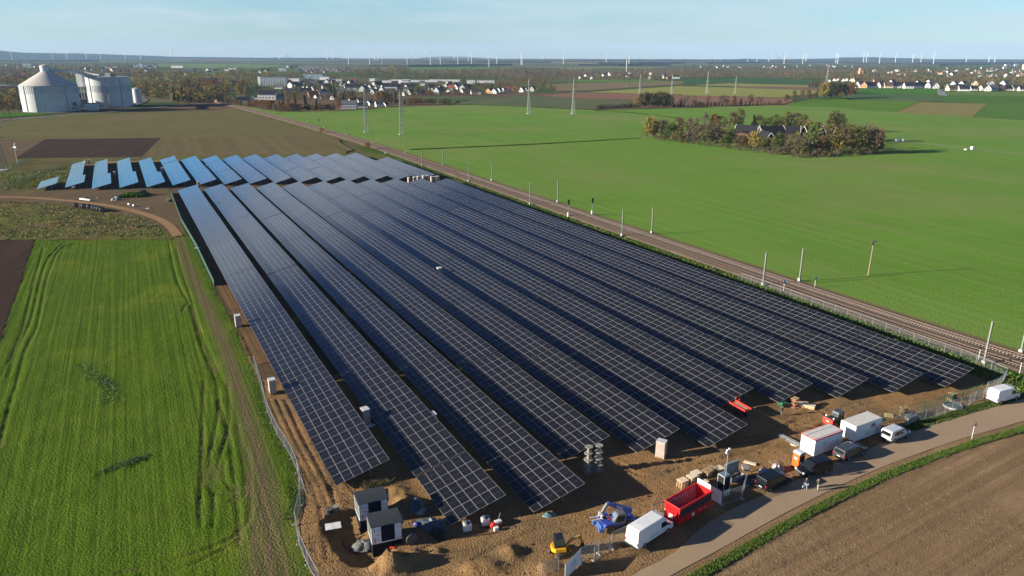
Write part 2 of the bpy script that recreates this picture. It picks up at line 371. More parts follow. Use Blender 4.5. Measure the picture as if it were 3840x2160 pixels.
# --- meadow with wheel ruts
q01, q02 = Q(0, 1), Q(0, 2)
fence_px = P2(q01, [(1285, 10), (1365, 230), (1480, 430), (1610, 710), (1660, 800), (1780, 1030), (1920, 1310)]) + P2(q02, [(1978, 40), (2010, 190), (2083, 365), (2225, 600), (2258, 800), (2290, 890), (2228, 1030), (2240, 1160), (2282, 1290), (2345, 1430), (2420, 1560)])
D_ = 1.49068
meadow_poly = P2(q01, [(265, 358), (1285, 320), (1340, 320)]) + [p for p in fence_px[1:]] + P2(q02, [(2300, 1640), (-260, 1640), (-420, 700), (-300, 0)]) + P2(q01, [(-40, 1290), (0, 1142)])
track = smooth_line(P2(q01, [(1330, 300), (1440, 600), (1560, 860), (1680, 1130), (1790, 1449)])+P2(q02, [(1880, 300), (1960, 600), (2000, 900), (2020, 1200), (2060, 1560)]), 4)
rut_px = [P2(q02, [(1640, -60), (1650, 200), (1610, 420), (1560, 650), (1562, 760), (1625, 835)]), P2(q02, [(1720, -40), (1733, 200), (1720, 350), (1660, 560), (1632, 680), (1655, 790)]),
  P2(q02, [(1660, 150), (1722, 350), (1752, 550), (1777, 780), (1803, 1050), (1803, 1220)]), P2(q02, [(1685, 600), (1692, 720), (1760, 785), (1850, 775)]), P2(q02, [(1540, -30), (1525, 600), (1510, 900), (1515, 1080)]),
  P2(q02, [(1790, 300), (1832, 560), (1856, 750), (1842, 845), (1740, 880)]), P2(q02, [(1558, 770), (1640, 815), (1700, 828), (1795, 818)]), P2(q02, [(1860, 480), (1890, 720), (1890, 980), (1840, 1080)]),
  P2(q02, [(1605, 560), (1600, 700), (1615, 900), (1610, 1080)]), 
  P2(q01, [(470, 392), (365, 500), (310, 650), (262, 850), (230, 980), (130, 1180), (60, 1400)]), P2(q01, [(570, 385), (455, 430), (390, 560), (343, 700), (305, 900), (270, 1040), (190, 1200), (125, 1449)])+P2(q02, [(95, 80), (30, 330), (-10, 480)]),
  P2(q01, [(1270, 350), (1310, 560), (1350, 700), (1432, 850), (1500, 1100), (1580, 1300), (1640, 1449)]), P2(q01, [(1330, 420), (1372, 600), (1442, 800), (1503, 1000), (1592, 1230), (1690, 1449)]),
  P2(q01, [(1380, 900), (1400, 850), (1445, 850), (1470, 930), (1530, 1150)]), P2(q01, [(330, 420), (250, 700), (180, 1000), (60, 1300)]), P2(q01, [(1440, 900), (1520, 1060), (1600, 1300), (1640, 1449)]), P2(q02, [(900, 1420), (1300, 1330), (1600, 1230), (1780, 1140)]), P2(q02, [(1050, 1449), (1400, 1380), (1700, 1240)])]
ruts = [smooth_line(r, 3) for r in rut_px]
def rut_d(x, y):
    d = np.full(x.shape, 1e9)
    for r in ruts:
        bx = [p.x for p in r]; by = [p.y for p in r]
        k = (x > min(bx)-2) & (x < max(bx)+2) & (y > min(by)-2) & (y < max(by)+2)
        if k.any(): d[k] = np.minimum(d[k], dline(x[k], y[k], r))
    return d
def meadow_h(x, y):
    h = .12*fbm(x, y, 1.1, 3, 1)+.22*fbm(x, y, 5, 2, 2)+.035*fbm(x*.89+y*.456, (y*.89-x*.456)*.2, .7, 2, 4)
    d = rut_d(x, y); h = h-.17*np.exp(-(d/.2)**2)+.04*np.exp(-((d-.6)/.22)**2)
    dt = dline(x, y, track); return h*np.clip(.35+dt/6, .35, 1)
def meadow_w(x, y):
    t = dline(x, y, track); wdt = 1.5+np.clip((95-y)/35, 0, 1)*2.0
    wr = np.clip(1.35-t/wdt, 0, 1)*1.0
    lanes = .5+.5*np.cos(t*4.2); wr = wr*(.55+.45*lanes)
    return np.clip(wr+.7*np.exp(-(rut_d(x, y)/.22)**2)*np.clip(.4+fbm(x, y, 3, 2, 8)*2.5, 0, 1), 0, 1)
terrain('meadow', meadow_poly, .3, meadow_h, mMeadow, meadow_w, rag=.5)
left_plough = P2(q01, [(-900, 372), (0, 365), (262, 358), (0, 1142), (-60, 1330), (-1500, 1330)])
terrain('ploughed_field', left_plough, .8, lambda x, y: .12*np.sin((x*math.cos(.34)+y*math.sin(.34))*4.2)*.6+.12*fbm(x, y, 1.2, 3, 3), mDark, rag=.3)
# --- yard and soil of the solar site
q12, q22 = Q(1, 2), Q(2, 2)
road_up_px = [(x*D_, y*D_) for x, y in [(1500, 1530), (1590, 1449), (1690, 1397), (1800, 1305), (2000, 1213), (2200, 1125), (2330, 1075), (2480, 1030), (2576, 1003), (2800, 930), (3100, 850)]]
road_lo_px = [(x*D_, y*D_) for x, y in [(1560, 1530), (1690, 1449), (1800, 1390), (2000, 1280), (2200, 1185), (2400, 1112), (2576, 1060), (2800, 985), (3100, 890)]]
def resample(pts, n):
    L = [0]
    for a, b in zip(pts[:-1], pts[1:]): L.append(L[-1]+(Vector(b)-Vector(a)).length)
    out = []
    for i in range(n):
        s = L[-1]*i/(n-1); k = max(j for j in range(len(L)) if L[j] <= s+1e-9); k = min(k, len(pts)-2)
        t = (s-L[k])/max(L[k+1]-L[k], 1e-9); out.append(Vector(pts[k]).lerp(Vector(pts[k+1]), t))
    return out
road_up = resample(smooth_line([G(*p) for p in road_up_px], 6), 60); road_lo = resample(smooth_line([G(*p) for p in road_lo_px], 6), 60)
ribbon('road', road_up, road_lo, mRoad, .16, rows=4)
yard_poly = fence_px[5:] + P2(q02, [(2500, 1640)])+[G(2050, 2290)] + [p.lerp(q, .12) for p, q in zip(road_up[1:46], road_lo[1:46])] + [RT(124, 57), RT(122, 70), RT(120, 78), RT(14, 112)]
tz = zz(1180, 1780, .3183)
pit_poly = P2(tz, [(300, 520), (430, 440), (560, 560), (700, 860), (1060, 830), (1050, 900), (740, 930), (560, 960), (430, 890), (380, 760)])
pit_c = P2(tz, [(380, 560), (470, 700), (560, 830), (640, 900)])
mounds = [(tz(900, 1110), 2.0, 1.5), (tz(860, 1030), 1.1, .6), (tz(1060, 340), 1.3, .9), (tz(980, 180), 1.4, .5), (tz(1200, 960), 1.0, .55), (tz(1880, 1120), 1.3, .5), (tz(2280, 900), 1.2, .35), (tz(1440, 920), .8, .35), (tz(410, 100), 1.6, .45), (tz(100, 150), 1.4, .35), (Q(1, 2)(1280, 1290), 1.0, .4), (G(2052, 2140), 1.6, .6), (G(1850, 2130), 1.6, .55), (G(2930, 1640), 2, .25), (G(2700, 1700), 2, .3)]
yard_ruts = [smooth_line(P2(q12, L), 3) for L in ([(300, 1420), (900, 1120), (1500, 1010), (2000, 930)], [(1000, 1330), (1400, 1130), (1900, 1010), (2350, 860)], [(1400, 1240), (1900, 1060), (2200, 960)], [(2100, 600), (2300, 700), (2576, 640)], [(2000, 700), (2576, 560)])] + \
  [smooth_line(P2(q22, L), 3) for L in ([(-100, 600), (500, 470), (1000, 330), (1600, 190), (2200, 60)], [(-100, 660), (500, 520), (900, 350), (1600, 160), (2250, 20)], [(400, 420), (900, 270), (1500, 130), (2200, 30)], [(300, 560), (700, 480), (1100, 430), (1180, 380)], [(0, 480), (600, 420), (900, 250), (1300, 150)], [(850, 300), (1000, 330), (1100, 260), (1000, 190), (850, 250)], [(1300, 180), (1800, 120), (2300, 60)])] + \
  [smooth_line([G(1010+dx, 1500), G(1075+dx, 1640), G(1160+dx, 1800), G(1200+dx, 1900), G(1230+dx, 2100)], 3) for dx in (0, 26, 60)]
def yard_h(x, y):
    h = .10*fbm(x, y, 1.3, 4, 1)+.14*fbm(x, y, 4, 2, 6)+.06*fbm(x, y, .5, 2, 7)
    for r in yard_ruts:
        d = dline(x, y, r); h = h-.13*np.exp(-(d/.28)**2)+.07*np.exp(-((d-.55)/.2)**2)
    for c, r, a in mounds:
        d = np.hypot(x-c.x, y-c.y); h = h+a*np.exp(-(d/r)**2)*(1+1.1*fbm(x, y, .8, 3, 12))
    pd = dline(x, y, pit_c); h = h-1.15*np.clip(1.45-pd/2.1, 0, 1)**.6
    near_road = np.minimum(dline(x, y, road_up), 4)/4
    return h*np.clip(near_road*1.3, .15, 1)+.04
yard = terrain('site_yard', yard_poly, .33, yard_h, mSite, lambda x, y: np.clip(1.5-dline(x, y, pit_c)/1.6, 0, 1)*.0+.5*np.clip(fbm(x, y, 6, 2, 21)*3, 0, 1), rag=.25)
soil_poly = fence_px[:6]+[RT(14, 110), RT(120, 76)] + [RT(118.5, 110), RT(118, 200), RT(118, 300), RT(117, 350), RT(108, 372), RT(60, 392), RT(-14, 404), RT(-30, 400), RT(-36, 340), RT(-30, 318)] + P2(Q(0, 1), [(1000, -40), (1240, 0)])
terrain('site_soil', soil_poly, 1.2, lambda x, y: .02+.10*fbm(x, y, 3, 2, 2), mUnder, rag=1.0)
# brown work strip along the first row
strip = resample(smooth_line([p for p in fence_px[:7]], 5), 40); strip_r = [RT(15.2+.0*i, toRT(p)[1]) for i, p in enumerate(strip)]
mStrip = FIELD('trampled strip', (.185, .112, .055), (.135, .082, .042), (.11, .068, .036), ps=.12, fine=1.6, stripe=(-HD, .8, .5, (.115, .07, .036)), bmp=.9, bs=5)
ribbon('soil_strip', [p+ED*.6 for p in strip], [r+ED*3 for r in strip_r], mStrip, lambda p: .14+.08*(float(fbm(np.array([p.x]), np.array([p.y]), 2.2, 2, 1)[0])), rows=7)
# --- storage corner, track and rough grass beyond the meadow
z7 = zz(100, 540, .23465)
rough_poly = [G(-300, 600), G(20, 597), G(270, 592), G(330, 604), G(262, 640), G(236, 715), G(100, 745), G(-300, 750)]
terrain('rough_grass', rough_poly, 1.4, lambda x, y: .1+.5*fbm(x, y, 6, 3, 5), mRough, lambda x, y: np.clip(fbm(x, y, 14, 2, 3)*1.5, 0, .5), rag=2, kind='structure')
rough2 = P2(z7, [(-900, 860), (0, 900), (760, 950), (1500, 1090), (2000, 1200), (2330, 1449), (2330, 1530), (-430, 1540), (-1800, 1560)])
terrain('rough_pasture', rough2, .9, lambda x, y: .1+.45*fbm(x, y, 5, 3, 15), mRough, lambda x, y: np.clip(.15+fbm(x, y, 9, 2, 13)*2.0, 0, .8), rag=1.5)
stor = P2(z7, [(-900, 800), (0, 790), (600, 725), (2290, 700), (2300, 780), (2400, 1000), (2500, 1300), (2560, 1470), (2300, 1460), (2060, 1240), (1500, 1120), (760, 990), (0, 930), (-900, 900)])
terrain('storage_yard', stor, .8, lambda x, y: .17+.14*fbm(x, y, 2.5, 3, 4), mLtBrown, rag=1.0)
trk = smooth_line(P2(z7, [(-800, 850), (0, 865), (700, 920), (1400, 1010), (1950, 1150), (2250, 1290), (2420, 1480)]), 6)
def offs(line, d):
    out = []
    for i, p in enumerate(line):
        a = line[max(i-1, 0)]; b = line[min(i+1, len(line)-1)]; t = (b-a).normalized(); out.append(p+Vector((-t.y, t.x, 0))*d)
    return out
mTrack = FIELD('sandy track', (.30, .19, .10), (.24, .15, .08), None, fine=1.4, bmp=.6)
ribbon('dirt_track', offs(trk, 1.5), offs(trk, -1.5), mTrack, lambda p: .27, rows=3)
# --- green crop east of the railway, and the railway itself
rail_rt = [(133, 0), (130.2, 40), (128.6, 66), (128.0, 95), (128.2, 140), (128.0, 200), (128.2, 272), (128.6, 398), (124.5, 520), (117, 660), (108.7, 790), (96, 960)]
rc = resample(smooth_line([RT(*p) for p in rail_rt], 8), 120)
def rail_off(d): return offs(rc, -d)              # positive to the east
green = [p for p in rail_off(6.6)[:-14]] + [G(1046, 420), G(1280, 416.5)] + P2(S[2], [(700, 900), (1500, 870), (1900, 855), (2576, 880)])+P2(S[3], [(1250, 940)])+P2(S[4], [(0, 905), (1000, 870), (1560, 865), (2576, 910)])+P2(S[5], [(640, 965), (1780, 1045), (2576, 1090)])+[G(4700, 500), G(5600, 900), G(5200, 1700)]
sheet('green_field', green, mGreen, .03)
olive = [G(-500, 457)]+P2(S[0], [(0, 1110), (640, 1040), (1600, 985), (2576, 965)])+P2(S[1], [(700, 945), (960, 900)])+[p for p in reversed(rail_off(-6.5)[57:-16])]+[G(1300, 577), G(900, 580), G(532, 590), G(20, 599), G(-500, 602)]
sheet('stubble_field', olive, mOlive, .0)
sheet('dark_ploughed_field', [G(169, 522), G(604, 517), G(532, 589), G(50, 597)], mDark, .06)
sheet('tilled_field', [G(-500, 530), G(25, 523), G(169, 522), G(50, 597), G(-500, 600)], mLtBrown, .05)
mStub2 = FIELD('brown stubble', (.135, .105, .05), (.105, .095, .040), (.10, .10, .035), ps=.012, fine=.6, stripe=(math.radians(25), 5, .5, (.17, .125, .065)), bmp=.5)
sheet('stubble_strip', [G(604, 517), G(1236, 512), G(1325, 562), G(1270, 577), G(532, 589)], mStub2, .055)
sheet('grass_strip', [G(20, 596), G(532, 589), G(1270, 576), G(1420, 578), G(1500, 600), G(1560, 640), G(1500, 640), G(1330, 590), G(560, 606), G(300, 612), G(20, 606)], mRough, .09)
sheet('headland_path', P2(z7, [(960, 340), (1300, 285), (2400, 262), (2600, 262), (2600, 290), (2400, 290), (1300, 310), (960, 352)]), mTrack, .14)
ribbon('rail_verge', [RT(116.8, t) for t in range(50, 420, 10)], [RT(124.2, t) for t in range(50, 420, 10)], mVerge, lambda p: .08+.15*float(fbm(np.array([p.x]), np.array([p.y]), 3, 2, 1)[0]), rows=6)
ribbon('grass_margin', rail_off(-8.6)[45:-16], rail_off(-4.5)[45:-16], mRough, .05, rows=1)
ribbon('straw_margin', rail_off(4.3)[:-12], rail_off(6.9)[:-12], mStraw, .07, rows=1)
bal = MB(); offs_ = [(-5.2, .02), (-4.4, .42), (4.4, .42), (5.2, .02)]
lines = [rail_off(d) for d, z in offs_]
n = len(rc); vs = []
for j, (d, z) in enumerate(offs_): vs += [(p.x, p.y, z) for p in lines[j]]
bal.raw(vs, [(j*n+i, j*n+i+1, (j+1)*n+i+1, (j+1)*n+i) for j in range(3) for i in range(n-1)])
rail_root = bal.build('railway', mBallast); tag(rail_root, kind='structure')
mSlp = M('concrete sleepers', (.36, .31, .26), .9, col2=(.27, .22, .18)); mSlpOld = M('old sleepers', (.17, .125, .09), .9, col2=(.12, .09, .07)); mRail = M('rail steel', (.20, .14, .10), .45, .6)
for d0, mm in ((-2.3, mSlpOld), (2.3, mSlp)):
    cl_ = rail_off(d0); b = MB(); dist = 0; nxt = 0
    for a, c in zip(cl_[:-1], cl_[1:]):
        L = (c-a).length; t = (c-a)/L; side = Vector((-t.y, t.x, 0))
        while nxt < dist+L and nxt < 330:
            p = a+t*(nxt-dist); b.bar(p-side*1.3+Vector((0, 0, .46)), p+side*1.3+Vector((0, 0, .46)), .26, h=.12); nxt += .65
        dist += L
    tag(b.build('sleepers', mm, rail_root), kind='stuff')
    for e_ in (-.75, .75):
        rl = rail_off(d0+e_); b = MB()
        for a, c in zip(rl[:-1], rl[1:]): b.bar(Vector((a.x, a.y, .60)), Vector((c.x, c.y, .60)), .09, h=.16)
        b.build('rail', mRail, rail_root)
# --- the tilled field across the road with its grassy margin
lo_out = offs(road_lo, -1.1); sgn = 1 if (lo_out[20]-road_up[20]).length > (road_lo[20]-road_up[20]).length else -1
L1, L2_, L3 = offs(road_lo, -1.1*sgn), offs(road_lo, -2.25*sgn), offs(road_lo, -1.9*sgn)
ribbon('road_shoulder', offs(road_lo, .12*sgn), L1, mPlough, lambda p: .11+.05*float(fbm(np.array([p.x]), np.array([p.y]), 1.5, 2, 1)[0]), rows=2)
ribbon('road_verge', offs(road_lo, -1.0*sgn), L2_, mVerge, lambda p: .15+.1*float(fbm(np.array([p.x]), np.array([p.y]), 1, 2, 1)[0]), rows=3)
plough_poly = [p for p in L3]+[G(4800, 1500), G(4700, 2400), G(2300, 2400)]
RU = Vector((road_lo[40].x-road_lo[12].x, road_lo[40].y-road_lo[12].y, 0)).normalized(); PN = Vector((-RU.y, RU.x, 0))
def plough_h(x, y):
    v = x*PN.x+y*PN.y + .35*fbm(x, y, 12, 2, 4)
    return .05+.018*np.sin(v*2*np.pi/.75)+.03*np.sin(v*2*np.pi/3.0)+.09*fbm(x, y, .7, 3, 2)+.1*fbm(x, y, 6, 2, 3)
terrain('tilled_brown_field', plough_poly, .33, plough_h, mPlough, lambda x, y: np.clip(fbm(x, y, .55, 2, 31)*5-.95, 0, 1)*.7)
# upper verge between the road and the fence
up_out = offs(road_up, 1.7*sgn); ribbon('roadside_verge', offs(road_up, -.15*sgn)[24:], up_out[24:], mVerge, lambda p: .17+.08*float(fbm(np.array([p.x]), np.array([p.y]), 1, 2, 1)[0]), rows=3)
# --- fields further off
def F(name, pts, a, b=None, z=.08, patch=None, stripe=None): sheet(name, pts, FIELD(name, a, b or tuple(v*.85 for v in a), patch, ps=.006, fine=.15, stripe=stripe, bmp=.3), z)
F('dull_green_field', P2(S[2], [(1750, 845), (2000, 770), (2576, 735)])+P2(S[3], [(0, 722), (400, 715), (950, 760), (1850, 790), (2000, 860), (1250, 928), (0, 878)]), (.085, .115, .045), (.10, .11, .05), patch=(.12, .105, .055))
F('field_margin', P2(S[2], [(1000, 735), (1500, 730), (2300, 740), (1800, 800), (1650, 850), (1400, 790)]), (.075, .12, .035))
F('red_ploughed_field', P2(S[3], [(330, 716), (1000, 672), (1900, 690), (2576, 710)])+P2(S[4], [(0, 710), (1500, 750), (1700, 790), (1500, 850), (0, 880)])+P2(S[3], [(2430, 860), (1880, 785), (1100, 765)]), (.215, .115, .070), (.19, .105, .065))
F('yellow_green_field', P2(S[3], [(1120, 668), (2576, 570)])+P2(S[4], [(0, 575), (800, 600), (2030, 640), (2010, 690), (1500, 745), (0, 712)])+P2(S[3], [(2576, 702), (1900, 690)]), (.235, .235, .060), (.215, .235, .055), z=.1)
F('pale_strip_field', P2(S[4], [(150, 562), (700, 530), (1900, 560), (1900, 592), (800, 580), (300, 568)]), (.235, .225, .075), z=.1)
F('brown_strip_field', P2(S[4], [(800, 580), (1900, 592), (2080, 605), (2030, 640), (800, 598)]), (.18, .105, .065), z=.1)
F('dark_green_field', P2(S[4], [(0, 478), (500, 460), (1350, 452), (2100, 495), (1880, 558), (800, 525), (0, 545)]), (.040, .105, .026), (.045, .09, .03), z=.1)
F('tan_field', P2(S[3], [(600, 548), (1300, 520), (2576, 498)])+P2(S[4], [(330, 520), (0, 548)])+P2(S[3], [(2400, 555), (1200, 640), (640, 655)]), (.19, .145, .075), (.15, .13, .06), patch=(.2, .12, .075))
F('orchard_grass', P2(S[3], [(940, 482), (2000, 470), (2400, 500), (1000, 518)]), (.10, .19, .03))
F('bright_green_field', P2(S[4], [(1560, 850), (2000, 765), (2576, 772)])+P2(S[5], [(0, 782), (1005, 812), (640, 962), (0, 930)])+P2(S[4], [(2576, 908), (1700, 880)]), (.085, .175, .012), (.10, .18, .02))
F('bluish_green_field', P2(S[5], [(-200, 700), (700, 690), (1320, 700), (1350, 805), (1000, 812), (-100, 780)]), (.060, .125, .040), (.075, .12, .04), patch=(.15, .13, .06))
F('bright_strip_field', P2(S[5], [(60, 612), (1290, 612), (1310, 700), (450, 692), (0, 668)]), (.065, .17, .015))
F('light_green_field', P2(S[5], [(1400, 660), (2576, 658), (3600, 665), (3600, 745), (2576, 732), (1330, 702)]), (.12, .185, .04))
F('mid_green_field', P2(S[5], [(1330, 703), (2576, 733), (3600, 750), (3600, 880), (2576, 856), (2030, 842), (1345, 812)]), (.070, .15, .022), patch=(.12, .15, .03))
F('tan_stubble_field', P2(S[5], [(1010, 815), (2022, 840), (1790, 1046), (650, 966)]), (.215, .165, .070), (.19, .165, .06), stripe=(-math.radians(34), 8, .6, (.18, .19, .05)), z=.12)
F('deep_green_field', P2(S[5], [(2026, 842), (2576, 856), (3700, 885), (3700, 1160), (2576, 1088), (1795, 1046)]), (.075, .165, .022), (.085, .15, .03))
F('far_green_field', P2(S[0], [(2370, 238), (2576, 236)])+P2(S[1], [(0, 236), (1100, 246), (1900, 262), (1300, 312), (550, 312), (0, 290)])+P2(S[0], [(2380, 290)]), (.13, .185, .045), (.12, .16, .05), z=.3)
F('plastic_covered_field', P2(S[1], [(1800, 290), (2576, 298)])+P2(S[2], [(200, 335), (100, 362), (0, 362)])+P2(S[1], [(2000, 335)]), (.19, .185, .20), (.16, .16, .17), z=.3)
F('far_tan_field', P2(S[2], [(-600, 270), (0, 286), (750, 296), (640, 332), (0, 318), (-500, 290)]), (.16, .14, .075), z=.35)
F('far_crop_field', P2(S[2], [(950, 288), (2576, 296)])+P2(S[3], [(200, 300), (0, 312)])+P2(S[2], [(2000, 335), (1050, 332)]), (.065, .15, .03), (.11, .17, .045), z=.4)
F('far_yellow_field', P2(S[3], [(600, 305), (1000, 300), (1500, 318), (800, 335)]), (.2, .19, .07), z=.5)
F('far_pale_field', P2(S[3], [(0, 282), (1400, 272), (2400, 284), (2000, 322), (1000, 300), (200, 296)]), (.15, .15, .075), (.1, .15, .05), z=.45)
F('far_left_field', P2(S[0], [(950, 190), (1500, 184), (2250, 205), (1900, 212), (1100, 196)]), (.12, .18, .06), z=.6)
F('silo_lawn', P2(S[0], [(-500, 960), (0, 985), (330, 975), (640, 972), (880, 985), (640, 1010), (0, 1050), (-500, 1070)]), (.055, .14, .014), z=.1)
F('silo_yard', P2(S[0], [(350, 975), (900, 985), (1250, 950), (1700, 900), (2050, 870), (2200, 820), (2250, 780), (2100, 700), (1200, 640), (330, 700)]), (.14, .13, .115), z=.12)
ap = smooth_line([G(-300, 470)]+P2(S[0], [(0, 1095), (640, 1040), (1300, 995), (1700, 965), (2150, 915), (2576, 880)])+P2(S[1], [(400, 845), (800, 860), (1000, 890)]), 5)
ribbon('access_road', offs(ap, 3), offs(ap, -3), M('old asphalt', (.13, .12, .11), .9), .16, rows=1)
lane = smooth_line(P2(S[3], [(-2000, 760), (-1000, 748), (0, 712), (1000, 660), (1800, 610), (2576, 555)])+P2(S[4], [(700, 523), (1100, 500)]), 5)
ribbon('country_road', offs(lane, 3.2), offs(lane, -3.2), M('dull asphalt', (.09, .085, .075), .9), .2, rows=1)
vl = smooth_line(P2(S[5], [(1370, 720), (1335, 690), (1320, 620)]), 4)
ribbon('village_road', offs(vl, 6), offs(vl, -6), M('village asphalt', (.2, .19, .18), .9), .2, rows=1)
# ------------------------------------------------------------------ solar tables
ORD = 'first second third fourth fifth sixth seventh eighth ninth tenth eleventh twelfth thirteenth fourteenth fifteenth sixteenth seventeenth eighteenth nineteenth twentieth'.split()
MP, UP = 2.384, 7.797/6
ML, MW = MP-.02, UP-.018
CT, ST = math.cos(TILT), math.sin(TILT)
def panel_mats():
    m, nt, b = nodes('solar glass'); co = objco(nt); sx = nt.nodes.new('ShaderNodeSeparateXYZ'); nt.links.new(co, sx.inputs[0])
    x = math_(nt, 'MODULO', sx.outputs[0], MP); y = math_(nt, 'MODULO', sx.outputs[1], UP)
    mid = math_(nt, 'LESS_THAN', math_(nt, 'ABSOLUTE', math_(nt, 'SUBTRACT', x, ML/2)), .016)
    cy = math_(nt, 'LESS_THAN', math_(nt, 'ABSOLUTE', math_(nt, 'SUBTRACT', math_(nt, 'MODULO', math_(nt, 'ADD', y, .06), MW/6), .06)), .011)
    cx = math_(nt, 'LESS_THAN', math_(nt, 'MODULO', x, ML/22), .006)
    oi = nt.nodes.new('ShaderNodeObjectInfo')
    c = mixc(nt, oi.outputs['Random'], (.0068, .0068, .0080), (.0100, .0098, .0110))
    c = mixc(nt, cy, c, (.030, .031, .038)); c = mixc(nt, cx, c, (.02, .021, .028)); c = mixc(nt, mid, c, (.085, .085, .085))
    nt.links.new(c, b.inputs['Base Color']); b.inputs['Roughness'].default_value = .07; b.inputs['IOR'].default_value = 1.48
    m2 = M('module frame', (.37, .36, .36), .5, .0, spec=.3, col2=(.31, .31, .31)); return m, m2
mGlass, mFrame = panel_mats()
mGalv = M('galvanised steel', (.35, .36, .36), .45, .5, col2=(.26, .27, .28))
def module_arrays(x0, y0, fr=.018):
    """one framed module: glass, frame ring, rim"""
    a = [(0, 0), (ML, 0), (ML, MW), (0, MW)]; i_ = [(fr, fr), (ML-fr, fr), (ML-fr, MW-fr), (fr, MW-fr)]
    v = [(x+x0, y+y0, 0) for x, y in a]+[(x+x0, y+y0, -.002) for x, y in i_]+[(x+x0, y+y0, -.035) for x, y in a]
    f = [(4, 5, 6, 7), (0, 1, 5, 4), (1, 2, 6, 5), (2, 3, 7, 6), (3, 0, 4, 7), (1, 0, 8, 9), (2, 1, 9, 10), (3, 2, 10, 11), (0, 3, 11, 8), (11, 10, 9, 8)]
    return v, f, [0, 1, 1, 1, 1, 1, 1, 1, 1, 1]
v_, f_, m_ = module_arrays(0, 0)
modmesh = bpy.data.meshes.new('solar_module'); modmesh.from_pydata(v_, [], f_); modmesh.materials.append(mGlass); modmesh.materials.append(mFrame); modmesh.polygons.foreach_set('material_index', m_)
ARR = {}
def array_mesh(cols, rows, fr=.018):
    if (cols, rows, fr) not in ARR:
        V = []; F_ = []; Mi = []
        for c in range(cols):
            for r in range(rows):
                v, f, mm = module_arrays(c*MP, r*UP, fr); n = len(V); V += v; F_ += [tuple(i+n for i in q) for q in f]; Mi += mm
        me = bpy.data.meshes.new('module_array'); me.from_pydata(V, [], F_); me.materials.append(mGlass); me.materials.append(mFrame)
        me.polygons.foreach_set('material_index', Mi); me.update(); ARR[(cols, rows, fr)] = me
    return ARR[(cols, rows, fr)]
ROWROT = math.atan2(RD.y, RD.x); Z0 = .9
SUB = {}
def sub_mesh(cols, rows):
    if (cols, rows) not in SUB:
        b = MB(); L = cols*MP; w = rows*UP
        for u in (.9, 2.9, 4.9, 6.9):
            if u < w: b.bar((.1, -u*CT, Z0+u*ST-.2), (L-.1, -u*CT, Z0+u*ST-.2), .07, h=.1)
        x = 1.6 if cols > 3 else .8
        while x < L:
            b.bar((x, -.5*CT, Z0+.5*ST-.32), (x, -(w-.5)*CT, Z0+(w-.5)*ST-.32), .08, h=.12)
            if x > 9:
                for u in (1.5, w-2.4): b.bar((x, -u*CT, -.2), (x, -u*CT, Z0+u*ST-.34), .12, h=.12)
            x += 3.6
        SUB[(cols, rows)] = b.build('substructure', mGalv); me = SUB[(cols, rows)].data; COL.objects.unlink(SUB[(cols, rows)]); SUB[(cols, rows)] = me
    return SUB[(cols, rows)]
_pb = MB(); _pb.box((0, 0, .5), (.14, .10, 1)); _po = _pb.build('post', mGalv); postmesh = _po.data; bpy.data.objects.remove(_po)
NMOD = 0
def table(s, t, cols, rows, label, group, single, posts):
    global NMOD
    root = thing('solar_table', label, 'solar table', RT(s, t), ROWROT+math.radians(random.gauss(0, .08)), group)
    root.location.z += random.uniform(-.04, .06); dt = math.radians(max(-.5, min(.5, random.gauss(0, .28))))
    w = rows*UP; TT = TILT+dt; c, sn = math.cos(TT), math.sin(TT)
    if single:
        for k in range(cols):
            for r in range(rows):
                o = bpy.data.objects.new('solar_module', modmesh); COL.objects.link(o); o.parent = root; u = (r+1)*UP
                o.location = (k*MP, -u*c, Z0+u*sn); o.rotation_euler = (-TT+random.gauss(0, .0015), random.gauss(0, .0015), 0); NMOD += 1
    else:
        o = bpy.data.objects.new('module_array', array_mesh(cols, rows, .018 if t < 200 else .010)); COL.objects.link(o); o.parent = root
        o.location = (0, -w*c, Z0+w*sn); o.rotation_euler = (-TT, 0, 0)
    o = bpy.data.objects.new('substructure', sub_mesh(cols, rows)); COL.objects.link(o); o.parent = root
    if posts:
        x = 1.6 if cols > 3 else .8
        while x < min(9, cols*MP):
            for u in (1.5, w-2.4):
                p = bpy.data.objects.new('post', postmesh); COL.objects.link(p); p.parent = root; p.location = (x, -u*CT, -.2); p.scale = (1, 1, Z0+u*ST-.12)
            x += 3.6
    return root
front = [(75.54, [15]*7), (62.44, [5]+[15]*7), (60.16, [5]+[15]*7), (68.05, [15]*7), (65.08, [15]*7), (62.03, [15]*7), (69.86, [11]+[15]*6), (66.87, [11]+[15]*6), (64.11, [11]+[15]*6), (61.39, [10]+[15]*6), (58.93, [9]+[15]*6)]
for i, (t0, cs) in enumerate(front):
    s = 16.8+9.0*i; t = t0
    for j, c in enumerate(cs):
        end = ' ending at the building yard' if j == 0 else ' ending at the cross path' if j == len(cs)-1 else ''
        table(s, t, c, 6, f'{ORD[j]} panel table from the road in {ORD[i]} near row counted from the meadow', 'solar tables of the near block', t < 138, j == 0)
        t += (c*MP+.22)/K
back = [(-29.9, 324.5, [(9, 6)]), (-20.7, 323.9, [(10, 6), (12, 5), (11, 5)]), (-11.6, 316.2, [(14, 6), (15, 5), (9, 5)]), (-2.3, 314.2, [(15, 6), (15, 5), (9, 5)]), (6.9, 310.8, [(14, 6), (15, 5), (10, 5)])]
for j in range(5, 15): back.append((-29.4+9.08*j, 324.9-2.93*j+ (1 if j == 5 else 0), [(15, 6), (15, 6), (8 if j != 9 else 9, 6)]))
back.append((106.6, 280.2, [(15, 6), (14, 6)]))
